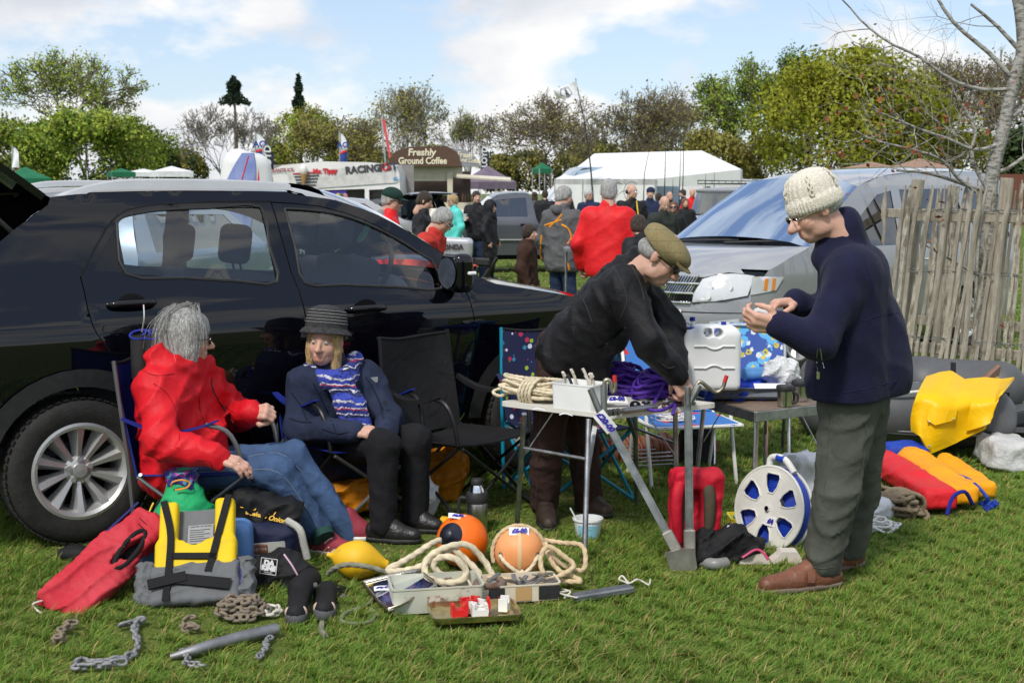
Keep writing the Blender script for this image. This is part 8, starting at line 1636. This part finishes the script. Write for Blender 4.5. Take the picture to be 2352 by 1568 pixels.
for i in range(9):x,z=U2(776+8*(i%3),450+15*(i//3));mb=MB();mb.lathe([(.075,0),(.06,.01),(0,.01)],12);mb.xf(rotx(PI/2),(x,.02,z));mb.build('menu_disc',plastic('disc%d'%(i%4),[(.5,.45,.05),(.05,.12,.05),(.5,.2,.25),(.1,.25,.5)][i%4]),po)
for i in range(2):x,z=U2(757+10*i,472+8*i);mb=MB();mb.lathe([(0,-.25),(.05,0),(.09,.05),(.1,.15),(.05,.28),(0,.32)],12,(x,.0,z));mb.build('printed_cone',M_WHP,po,True)
vv,f=region([U2(660,398),U2(905,376),U2(912,420),U2(735,432),U2(672,440)],[],.25,lambda x,z:(x,-.03,z));sg_=obj('sign_band',vv,f,mat('newsprint',(.64,.63,.61),col2=(.48,.47,.45),rough=.6,vs=6),t)
TX=lambda s,px,py,sz,m_,b=.0,tilt=.0,sx=1.:text(s,sz,m_,t,A(U2(px,py)[0],-.05,U2(px,py)[1]),(1,0,tilt),(0,0,1),.002,bold=b,sx=sx)
INK=mat('dark_print2',(.05,.05,.06));RDI=mat('red_print2',(.55,.03,.04))
TX('RACING',835,390,.26,INK,.012,.08);TX('P',879,387,.27,INK,.014,.1);TX('O',888,386,.27,RDI,.014,.1);TX('ST',902,384,.27,INK,.014,.1);TX('Mr. Tippy',748,394,.17,RDI,.012,.02);TX('FERRANTE ICE',643,392,.12,mat('maroon_print',(.25,.02,.05)),.004,.04);TX('95-1',915,412,.14,mat('blue_print',(.1,.3,.5)),.004)
for k in range(5):x,z=U2(705,398+7*k);mb=MB();mb.box((x,-.05,z),(.75-.06*k,.01,.03),roty(-.06));mb.build('print_line',INK if k else RDI,sg_)
x,z=U2(702,400);mb=MB();mb.lathe([(0,-.42),(.09,-.05),(.1,0)],12,(x,-.15,z),roty(.1));cn=mb.build('giant_cone',mat('wafer',(.45,.25,.09)),t,True);mb=MB();mb.ball((x-.02,-.15,z+.1),(.11,.11,.16));mb.build('giant_scoop',M_WHP,cn,True)
# ---- coffee trailer
YC=42.;k_=YC/FPX;o_=D(1000,440,YC);t=thing('coffee_trailer','cream coffee trailer with a brown domed sign','trailer',(o_[0],YC,0),rad(0));U2=lambda px,py:((px-1000)*k_,CH+(440-py)*k_)
M_BR=mat('brown_vinyl',(.10,.055,.035),rough=.4,var=.08);dome=[U2(893,384),U2(900,365),U2(918,348),U2(945,340),U2(1030,339),U2(1052,352),U2(1062,384)]
mb=MB();mb.prism(dome[::-1],(0,0,0),(1,0,0),(0,0,1),-.5 if 0 else .5);mb.build('dome_sign',M_BR,t);mb=MB();mb.prism([U2(1040,384),U2(1035,342),U2(1070,346),U2(1092,362),U2(1104,384)][::-1],(0,.25,0),(1,0,0),(0,0,1),.5);mb.build('dome_end',paint('grey_vinyl',(.30,.31,.34),.4,.3),t)
CR=mat('cream_letters',(.75,.68,.5));text('Freshly',.30,CR,t,A(U2(972,353)[0],-.52,U2(972,353)[1]),(1,0,0),(0,0,1),.003,bold=.009,shear=.1);text('Ground Coffee',.29,CR,t,A(U2(974,372)[0],-.52,U2(974,372)[1]),(1,0,0),(0,0,1),.003,bold=.009,sx=.85);text('Fresh',.22,CR,t,A(U2(1068,358)[0],-.27,U2(1068,358)[1]),(1,0,-.1),(0,0,1),.003,bold=.008);text('Ground Coffee',.18,CR,t,A(U2(1072,370)[0],-.27,U2(1072,370)[1]),(1,0,-.1),(0,0,1),.003,bold=.006,sx=.8)
M_CRM=mat('cream_paint',(.62,.57,.45),rough=.4,var=.08)
for a,b,w,h_ in((U2(893,390),U2(1062,390),.5,.16),(U2(893,402),U2(1040,402),.4,.10)):mb=MB();mb.bar((a[0],0,a[1]),(b[0],0,b[1]),h_,w);mb.build('fascia',M_CRM,t)
mb=MB();mb.box((U2(1034,440)[0],-.1,1.15),(.17,.17,2.3));mb.build('post',M_CRM,t);mb=MB();mb.box((0,.9,1.3),(2.2,.1,2.0));mb.build('back_wall',mat('dark_brown',(.06,.04,.035)),t);mb=MB();mb.slab(lambda u,w:A(U2(1050+122*u,0)[0],-.3-.4*w,U2(0,402+8*u+6*w)[1]),3,3,.05);mb.build('awning',M_CRM,t)
for i in range(5):x,z=U2(1062+6*i,455);mb=MB();mb.lathe([(.035,-.12),(.035,.08),(.012,.13),(.012,.2),(0,.2)],8,(x,.1,z));mb.build('syrup_bottle',mat('syrup',(.10,.05,.02),rough=.15),t,True)
mb=MB();mb.box((.9,.25,.65),(2.6,.5,1.3));mb.build('counter',M_CRM,t)
# ---- marquee
M_PVCW=mat('white_marquee_pvc',(.78,.78,.77),rough=.5,var=.04,vs=1.5,bump=.25,bs=2.)
t=thing('marquee','large white frame marquee with an open gable','tent',(D(1480,440,58)[0],58,0),world=True);e=lambda px,py,Y:D(px,py,Y)
Lf,Rf,Rb=e(1275,411,60),e(1506,411,54.),e(1703,389,57.);R0,R1=e(1365,353,64),e(1612,346,57.5)
def sheet(name,P,nu,nv,sag=0.):mb=MB();mb.grid(lambda u,w:(P[0]*(1-u)+P[1]*u)*(1-w)+(P[3]*(1-u)+P[2]*u)*w-A(0,0,sag*math.sin(PI*w)*(1+.3*math.sin(8*u))),nu,nv);return mb.build(name,M_PVCW,t,True)
sheet('roof_slope',[Lf,Rf,R1,R0],24,8,.10);sheet('roof_slope',[R0,R1,Rb,Rb+(R0-R1)],24,8,.08)
mb=MB();mb.add([Rf,Rb,R1],[(0,1,2)]);mb.build('gable',M_PVCW,t);gz=lambda p,z:A(p[0],p[1],z)
sheet('valance',[gz(Lf,Lf[2]-.25),gz(Rf,Rf[2]-.25),Rf,Lf],20,2);sheet('side_wall',[gz(Lf,0),gz(Rf,0),Rf,Lf],24,6,.0);sheet('gable_valance',[gz(Rf,Rf[2]-.3),gz(Rb,Rf[2]-.3),Rb,Rf],10,2);sheet('back_wall',[gz(Lf+A(2,8,0),0),gz(Rb+A(0,6,0),0),gz(Rb+A(0,6,0),2.1),gz(Lf+A(2,8,0),2.1)],8,3)
for p in(Lf,Rf,Rb,(Lf+Rf)/2,Lf*.7+Rf*.3):mb=MB();mb.tube([gz(p,0),p],.05,6);mb.build('pole',M_ALU,t)
# fishing tackle in front of the marquee
for i,(px,py,r_)in enumerate(((1395,437,14),(1420,442,19),(1452,440,19),(1300,445,14),(1440,470,28))):yn=59.6-(px-1275)*6/231;c=D(px,py,yn);r_=r_*yn/FPX;mb=MB();mb.tube([c+r_*A(math.cos(a),.1,1.15*math.sin(a))for a in np.linspace(0,2*PI,20)],.012,5);ne=mb.build('landing_net',M_BLKPL,None,True);tag(ne,'round landing net hoop hung on the marquee wall','net','landing nets on the marquee')
for i,(px,a,b)in enumerate(((1528,300,460),(1570,260,470),(1480,330,470),(1562,340,460),(1620,400,480),(1640,395,480),(1545,410,480))):mb=MB();mb.tube([D(px-4,b,45.)*A(1,1,0),D(px,(a+b)/2,45.),D(px+(14 if i==2 else 1),a,45.)],[.03,.014,.006],5);tag(mb.build('fishing_rod',M_BLKPL),'upright fishing rod standing before the marquee','fishing rod','fishing rods in front of the marquee')
# ---- gazebos, sunshades
def gazebo(label,px,Y,top,eave,w,m_,grp='peaked canopies in the far rows'):
 c=D(px,440,Y);zt,ze=D(px,top,Y)[2],D(px,eave,Y)[2];r_=w*Y/FPX/2;t=thing('gazebo',label,'gazebo',(c[0],Y,0),.5,grp);mb=MB();mb.lathe([(r_*1.25,ze-.25),(r_*1.25,ze),(r_*.55,ze+(zt-ze)*.55),(.05,zt)],4,R=rotz(PI/4),cap=False);mb.build('canopy',m_,t)
 for x in(-1,1):
  for y in(-1,1):mb=MB();mb.tube([(x*r_*.85,y*r_*.85,0),(x*r_*.85,y*r_*.85,ze)],.03,5);mb.build('leg',M_ALU,t)
PUR=cloth('mauve_canopy',(.16,.13,.17));GRC=cloth('green_canopy',(.02,.14,.07));WHC=mat('white_canopy',(.74,.75,.77),rough=.6);BRC=cloth('tan_canopy',(.30,.19,.14))
gazebo('mauve gazebo right of the coffee trailer',1120,46,382,418,110,PUR);gazebo('green gazebo tip behind the camper van',1245,70,374,388,38,GRC);gazebo('dark green gazebo behind the raised tailgate',60,44,384,410,110,GRC);gazebo('white gazebo beyond the roof bars',395,60,382,394,90,WHC);gazebo('white gazebo with green stripe beyond the roof bars',330,75,388,396,80,WHC);gazebo('green gazebo between the white ones',280,72,387,396,60,GRC);gazebo('tan sunshade over the low shed',2000,70,372,388,120,BRC);gazebo('tan sunshade beside the other one',2110,68,364,388,130,BRC)
mb=MB();mb.box(D(2150,395,66.)*A(1,1,0)+A(0,0,1.25),(9.,3.,2.5));tag(mb.build('timber_shed',mat('red_brown_boards',(.14,.05,.03),rough=.8,var=.2)),'low red brown timber shed under the sunshades','shed')
# ---- tipped white hull with a blue board; feather flags; club flag
t=thing('upturned_dinghy','white dinghy hull tipped up beyond the black car','dinghy',(D(560,440,22)[0],22,0),world=True);v_,q_2=solid([('c',D(545,598,22.),D(548,380,22.),.44,.28),('c',D(600,598,22.2),D(590,385,22.2),.40,.24)],.05,k=.15);obj('hull',v_,q_2,M_VW,t,True)
t=thing('sailboard','blue and red board leaning on the white hull','sailboard',(D(550,440,21)[0],21,0),world=True);mb=MB();mb.slab(lambda u,w:D(495+75*w+(u-.5)*95*(1-.72*w**4.),666-314*w,21.3+.1*w),8,20,.09);mb.build('board',mat('blue_board',(.16,.22,.50),col2=(.28,.33,.58),rough=.35,vs=3),t,True);mb=MB();mb.slab(lambda u,w:D(588+6*w+12*u*(1-w),470-85*w,21.22),2,6,.02);mb.build('red_panel',M_REDP,t);mb=MB();mb.tube([D(540,470,21.1),D(571,358,21.15)],.012,5);mb.build('centre_line',RDI,t)
def feather(label,px,Y,top,bot,w,m1,m2=None,txt=None,tm=None,tip=.0):
 t=thing('feather_flag',label,'flag',(D(px,440,Y)[0],Y,0),0,'feather flags above the stalls',world=True);k=Y/FPX;E=lambda u,z:D(px+u,z,Y)
 mb=MB();mb.tube([A(E(0,440)[0],Y,0),E(0,(top+bot)/2),E(tip,top)],.025,5,sm=3);mb.build('pole',M_ALU,t)
 def fl(u,z):s=(z-top)/(bot-top);return E(tip*(1-s)+u*w*min(1,(s*3.2)**.6),z)+A(0,.05*math.sin(3*u+4*s),0)
 mb=MB();sp_=bot if not m2 else top+.68*(bot-top);mb.grid(lambda u,s:fl(u,top+(sp_-top)*s-(6*u if m2 and s>.99 else 0)),5,10);mb.build('sail',m1,t,True)
 if m2:mb=MB();mb.grid(lambda u,s:fl(u,sp_+(bot-sp_)*s-(6*u if s<.01 else 0)),5,4);mb.build('lower_sail',m2,t,True);mb=MB();mb.grid(lambda u,s:fl(u,sp_-4+5*s-6*u)-A(0,.02,0),5,1);mb.build('red_band',M_REDP,t,True)
 if txt:c=fl(.5,top+(.42 if m2 else .55)*(bot-top))-A(0,.12,0);text(txt[0],txt[1],tm,t,c,txt[2],txt[3],.002,bold=.012)
M_FW=mat('flag_white',(.74,.75,.78),rough=.7);M_FN=mat('flag_navy',(.02,.025,.05),rough=.7);M_FB=mat('flag_blue',(.02,.05,.25),rough=.7);vt=((0,0,1),(-1,0,0))
feather('white and blue feather flag left of the dark one',586,50,303,372,24,M_FW,M_FB,('AO',.34,(1,0,0),(0,0,1)),M_FB);feather('white and blue feather flag over the ice cream van',780,52,302,378,17,M_FW,M_FB,('AO',.30,(1,0,0),(0,0,1)),M_FB);feather('dark feather flag with white letters behind the board',604,48,334,400,26,M_FN,None,('LLOYD',.36)+vt,M_PRINT);feather('dark feather flag with white letters by the mauve gazebo',1104,58,333,392,22,M_FN,None,('LLOYD',.34)+vt,M_PRINT,-4);feather('white feather flag at the left edge',28,60,335,385,16,M_FW)
t=thing('streamer','slender red streamer flag on a leaning pole','flag',(D(890,440,46)[0],46,0),world=True);mb=MB();mb.tube([D(898,440,46)*A(1,1,0),D(876,268,46)],.03,5);mb.build('pole',M_ALU,t);mb=MB();mb.grid(lambda u,s:D(877+17*s+7*u*(1-.3*s),274+90*s,45.9),2,10);mb.build('streamer_cloth',mat('coral_cloth',(.65,.08,.09)),t,True)
t=thing('club_flag','white flag with a black sail emblem on a thin leaning pole','flag',(D(1362,440,55)[0],55,0),world=True);mb=MB();mb.tube([D(1368,440,55)*A(1,1,0),D(1352,340,55),D(1322,180,55)],[.05,.03,.015],5,sm=3);mb.build('pole',M_BLKPL,t,True)
FLG=lambda u,s:D(1324-54*u+10*s,(186+22*u)*(1-s)+(226+1*u)*s,54.9+.12*math.sin(5*u+2*s));mb=MB();mb.grid(FLG,12,8);mb.build('flag_cloth',M_FW,t,True)
for k in range(5):mb=MB();s0=.22+.12*k;mb.grid(lambda u,s:FLG(.54-(.04+.035*k)*(u-.3),s0+.09*s)-A(0,.06,0),2,1);mb.build('emblem_stripe',M_DARKIN,t)
mb=MB();mb.tube([FLG(.55+.26*math.cos(a),.5+.42*math.sin(a))-A(0,.05,0)for a in np.linspace(.3,.3+2*PI,6)],.012,4);mb.build('emblem_ring',M_DARKIN,t)
# ---- outboard motor on a trolley behind the bonnet
t=thing('outboard_motor','silver outboard motor on a black trolley behind the bonnet','outboard motor',(D(1055,440,17.)[0],17.,0),world=True);P=lambda x,y,Y=17.:D(x,y,Y)
v_,q_2=solid([('b',P(1052,568),(.135,.11,.07),roty(.05),.06)],.02,k=.03);cw=obj('cowling',v_,q_2,paint('silver_cowl',(.55,.56,.57),.5,.3),t,True);text('HONDA',.085,M_PRINTD,cw,P(1037,566)-A(0,.185,0),(1,0,0),(0,0,1),.002,bold=.004)
mb=MB();mb.box(P(1055,587),(.34,.24,.03),None,.01);mb.build('cowl_rim',M_BLKPL,t);mb=MB();mb.box(P(1058,605),(.2,.16,.16),None,.03);mb.build('powerhead',M_GALV,t);mb=MB();mb.tube([P(1060,610),P(1060,690)],.07,10);mb.build('leg',M_BLKPL,t);mb=MB();mb.bar(P(1082,600),P(1125,603),.12,.1,bev=.02);mb.build('tiller',M_BLKPL,t)
for a,b in(((1035,660),(1060,600)),((1110,640),(1142,592)),((1075,690),(1095,620))):mb=MB();mb.tube([P(*a),P(*b)],.025,8);mb.build('trolley_bar',M_BLKTUBE,t)
mb=MB();mb.tube([P(1040+8*k,620+14*math.sin(k*1.7),16.8)for k in range(8)],.012,6,sm=4);mb.build('red_cord',plastic('red_cord',(.6,.04,.02)),t,True)
t=thing('display_table','small table with cardboard boxes beside the red jacketed man','table',(D(1345,440,13.5)[0],13.5,0),world=True);c=D(1345,572,13.5);mb=MB();mb.box(c,(.45,.5,.03));mb.build('table_top',M_GALV,t)
for x in(-.2,.2):mb=MB();mb.tube([c+A(x,0,0),A(c[0]+x,13.5,0)],.015,6);mb.build('leg',M_GALV,t)
for k,(dx,w,h_,lb)in enumerate(((-.05,.16,.12,'open cardboard box on the small table'),(-.12,.09,.07,'blue and white carton on the small table'),(.1,.1,.06,'flat carton at the edge of the small table'))):v_,f_=open_box(w,w,h_,.006,1.,1,.003);tag(obj('carton',v_+c+A(dx,-.05*k,.017),f_,(mat('cardboard',(.42,.30,.18),rough=.9),M_BLUEPL,M_WHP)[k]),lb,'box')
# ============================================================ the crowd
def stand(px,Y,top,face,arms='down',bend=0.,look=None,ks=1.0,tilt=0.):
 """Standing skeleton: px/top picture position of the head's top; face: heading in degrees (0 = right, -90 = towards the camera)."""
 h=D(px,top,Y)[2];k=h/1.76;a=rad(face);R_=np.stack([A(math.sin(a),-math.cos(a),0),A(math.cos(a),math.sin(a),0),A(0,0,1)],1);X=D(px,440,Y)[0];c=A(X,Y,0)
 B=rotx(-bend);pz=.95*k
 def L_(x,y,z):q=A(x,y,z)*k;q=q if z<.93 else A(0,0,pz)+B@(q-A(0,0,pz));return c+R_@q
 J=dict(pe=L_(0,0,.95),ch=L_(0,0,1.28),nk=L_(0,.0,1.47),hd=L_(0,.035,1.645),sr=L_(.185,-.01,1.40),sl=L_(-.185,-.01,1.40),hr=L_(.09,0,.92),hl=L_(-.09,0,.92),kr=L_(.10,.02,.50),kl=L_(-.10,.02,.50),ar=L_(.10,-.02,.09),al=L_(-.10,-.02,.09),tr=L_(.13,.16,.04),tl=L_(-.13,.16,.04))
 for s,x in(('r',1),('l',-1)):
  if arms=='hold':J['e'+s]=L_(x*.24,.05,1.13);J['w'+s]=L_(x*.12,.27,1.18)
  elif arms=='cup' and s=='r':J['e'+s]=L_(x*.25,.02,1.12);J['w'+s]=L_(x*.16,.24,1.20)
  else:J['e'+s]=L_(x*.295,-.04,1.13);J['w'+s]=L_(x*.285,.07,.90)
  J['d'+s]=norm(J['w'+s]-J['e'+s]);J['n'+s]=R_@A(x,0,.3)
 lk=a if look is None else rad(look);J['hf']=A(math.cos(lk),math.sin(lk),-math.tan(bend*.9+tilt));J['hu']=A(0,0,1);return J,k
def person(label,px,Y,top,face,jk,tro=None,hair='short',hm=None,arms='down',bend=0.,look=None,seed=1,tilt=0.,hh=.013,**kw):
 J,k=stand(px,Y,top,face,arms,bend,look,tilt=tilt);c=dict(sc=k,hs=k*1.0,h=.022 if Y>18 else .014,hh=hh,hdh=.011,hrh=.012,jacket=jk,trousers=tro or M_DENIM_D,shoes=M_LEATHER_BK,hair=hair,hairm=hm or H_BROWN,seed=seed,eyes=Y<25,jw=1.1,jlen=.04,hemj=.15,jfold=.010,clipt=False);c.update(kw)
 return figure('person',label,J,c,None)
cj=lambda n,c,**k:cloth(n,c,**k)
BKJ=cj('bg_black_jacket',(.014,.014,.017),rough=.6);TEAL=cj('turquoise_jacket',(.10,.56,.50),rough=.55);GREYJ=cj('charcoal_jacket',(.10,.10,.105));BRH=cj('brown_hoodie',(.045,.022,.015));RJ=cj('bright_red_jacket',(.66,.016,.02),rough=.5);NVJ=cj('bg_navy_jacket',(.02,.028,.07));GYF=cj('grey_fleece',(.22,.22,.22));ORJ=cj('red_grey_jacket',(.48,.04,.03))
o,to,HR,_=person('man in a dark green cap and red jacket with grey hood',893,13.2,436,5,RJ,tilt=.2,look=-12,hm=H_GREY,seed=2,jadd=[]);
v,q=solid([('e',to((0,-.01,.05)),(.095,.115,.09),HR)],.012,clips=[(to((0,0,.035)),-(HR@A(0,.1,1)))]);cp=obj('cap',v,q,cj('green_cap',(.012,.035,.028)),o,True);mb=MB();mb.slab(lambda u,w:to(((u-.5)*.15,.085+.09*w*(1-(2*u-1)**2*.4),.045-.015*w)),8,4,.008);mb.build('cap_peak',MATS['green_cap'],cp,True);blob('hood',[('c',to((-.06,-.075,-.175)),to((.06,-.075,-.175)),.062,.062)],.015,GYF,o,amp=.006);glasses(o,to,M_BLKGL,r=.003)
o,to,HR,_=person('grey haired man with glasses stooping behind the bonnet',958,11.6,468,-15,ORJ,hm=H_GREY,bend=.35,tilt=.25,look=-20,seed=3);glasses(o,to,M_BLKGL,r=.003)
person('young man with cropped brown hair looking down',970,16.0,443,0,BKJ,tilt=.35,look=-5,seed=4)
o,to,HR,_=person('woman in a turquoise jacket with blond hair tied back',1043,23.6,448,200,TEAL,M_BLACKCL,'short',H_BLOND,look=205,seed=5);glasses(o,to,M_BLKGL)
o,to,HR,_=person('man in a black jacket holding a paper cup',1096,24.4,440,-110,BKJ,arms='cup',hm=H_BROWN,look=-70,seed=6,handl=False)
J,k=stand(1096,24.4,440,-110,'cup');mb=MB();p=J['wr']+J['dr']*.09+A(0,0,.02);mb.lathe([(.03,-.06),(.042,.06),(.044,.065),(0,.07)],14,p);tag(mb.build('paper_cup',plastic('pale_cup',(.62,.70,.66)),None,True),'pale paper coffee cup in the black jacketed man\'s hand','cup')
o,to,HR,_=person('teenager in a black hooded coat with the hood up',1125,24.0,466,-20,BKJ,M_BLACKCL,None,seed=7,hemj=.45,jlen=.3,jadd=[]);v,q=solid([('e',to((0,-.03,.02)),(.12,.13,.15),HR),('c',to((0,-.06,-.06)),to((0,-.04,-.16)),.11,.13),('e-',to((0,.11,-.02)),(.075,.11,.10),HR)],.015,k=.03);obj('hood',v,q,BKJ,o,True)
o,to,HR,_=person('dark haired boy in a brown hooded top',1212,14.2,517,-12,BRH,M_DENIM_D,'fringe',H_BROWN,look=-25,seed=8,hh=.009);blob('hood',[('c',to((-.05,-.075,-.17)),to((.05,-.075,-.17)),.055,.055)],.012,BRH,o,amp=.006)
o,to,HR,_=person('grey haired man in a charcoal jacket with orange stripes',1293,15.3,430,55,GREYJ,M_DENIM_D,'short',H_GREY,look=15,tilt=.2,seed=9,hemj=.2,jlen=.1,tr=.15);blob('hood',[('c',to((-.06,-.075,-.175)),to((.06,-.075,-.175)),.062,.062)],.015,GREYJ,o,amp=.006)
OS=cj('orange_stripe',(.75,.28,.02))
for P in(((1252,518),(1270,512),(1290,505)),((1262,522),(1280,505),(1292,492)),((1290,516),(1305,525),(1312,545),(1304,560)),((1304,565),(1300,590),(1308,620)),((1244,540),(1242,575),(1245,600))):seam(PARTS[o.name]['jacket'],P,.013,OS,'orange_stripe',-.006)
person('broad man in a bright red jacket seen from behind',1397,13.2,414,80,RJ,M_DENIM_D,'short',H_GREY,look=95,seed=10,tr=.15,jw=1.08,hh=.009,jfold=.004,jff=2.5)
o,to,HR,_=person('balding man with glasses in a black jacket with yellow piping',1450,22.8,425,-75,BKJ,None,'rim',H_BROWN,look=-40,seed=11);glasses(o,to,M_BLKGL);mb=MB();mb.tube([to((-.05,.06,-.15)),to((0,.12,-.3)),to((.0,.15,-.5))],.012,5);mb.build('yellow_piping',plastic('yellow_piping',(.7,.5,.05)),o)
o,to,HR,_=person('white haired man with glasses in a dark coat by the nets',1354,27,436,-120,NVJ,None,'short',H_SILV,look=-60,arms='hold',seed=12);glasses(o,to,M_BLKGL)
o,to,HR,_=person('man in a navy beanie at the rod stand',1494,27.5,432,-90,NVJ,None,None,look=-100,seed=13);v,q=solid([('e',to((0,-.015,.055)),(.09,.11,.085),HR)],.014,clips=[(to((0,0,.02)),-HR[:,2])]);obj('beanie',v,q,NVJ,o,True)
person('bald man in a dark green coat looking down',1524,19.5,452,-60,cj('dark_green_coat',(.03,.035,.03)),None,'rim',H_GREY,tilt=.4,look=-75,seed=14)
o,to,HR,_=person('auburn haired woman in sunglasses behind the bald man',1546,24.,464,-90,BKJ,None,'long',H_GING,look=-95,seed=15);glasses(o,to,M_BLKGL,lens=M_BLKGL,r=.004)
person('dark haired person bending behind the flat cap',1494,12.5,490,120,BKJ,None,'fringe',H_BROWN,look=110,bend=.3,seed=16)
for i,(px,Y,tp_,fc,m_,hm,hr_,lb)in enumerate(((1573,28,456,-80,BKJ,H_GING,'long','auburn haired woman stooping near the marquee opening'),(1513,30,444,90,GYF,H_BROWN,'short','person in a grey fleece with back turned by the beanie man'),(1537,33,441,-60,BKJ,H_GREY,'rim','balding man in black at the marquee corner'),(1590,36,434,-90,RJ,H_GREY,'rim','bald man with a red collar beside the off-roader'),(1570,40,436,180,NVJ,H_BROWN,'short','man in navy inside the marquee opening'),(1208,34,447,180,NVJ,H_GING,'long','ginger haired woman with glasses beyond the pickup'),(1228,36,441,90,cj('olive_coat',(.08,.08,.06)),H_BROWN,'long','dark haired woman in an olive coat beyond the pickup'),(1252,33,438,90,BKJ,H_BROWN,'short','man in a black padded jacket seen from behind'),(845,36.9,440,-90,M_PRINT,H_BROWN,'short','ice cream seller leaning in the serving hatch'),(825,30,466,90,NVJ,H_GREY,'short','grey haired person queuing by the ice cream van'),(1140,36,440,90,GYF,H_BROWN,'rim','bald man at the coffee counter'),(1300,45,444,90,BKJ,H_BROWN,'short','person in black before the camper van'))):person(lb,px,Y,tp_,fc,m_,None,hr_,hm,seed=30+i,eyes=False,h=.03,hh=.018)
make_grass()
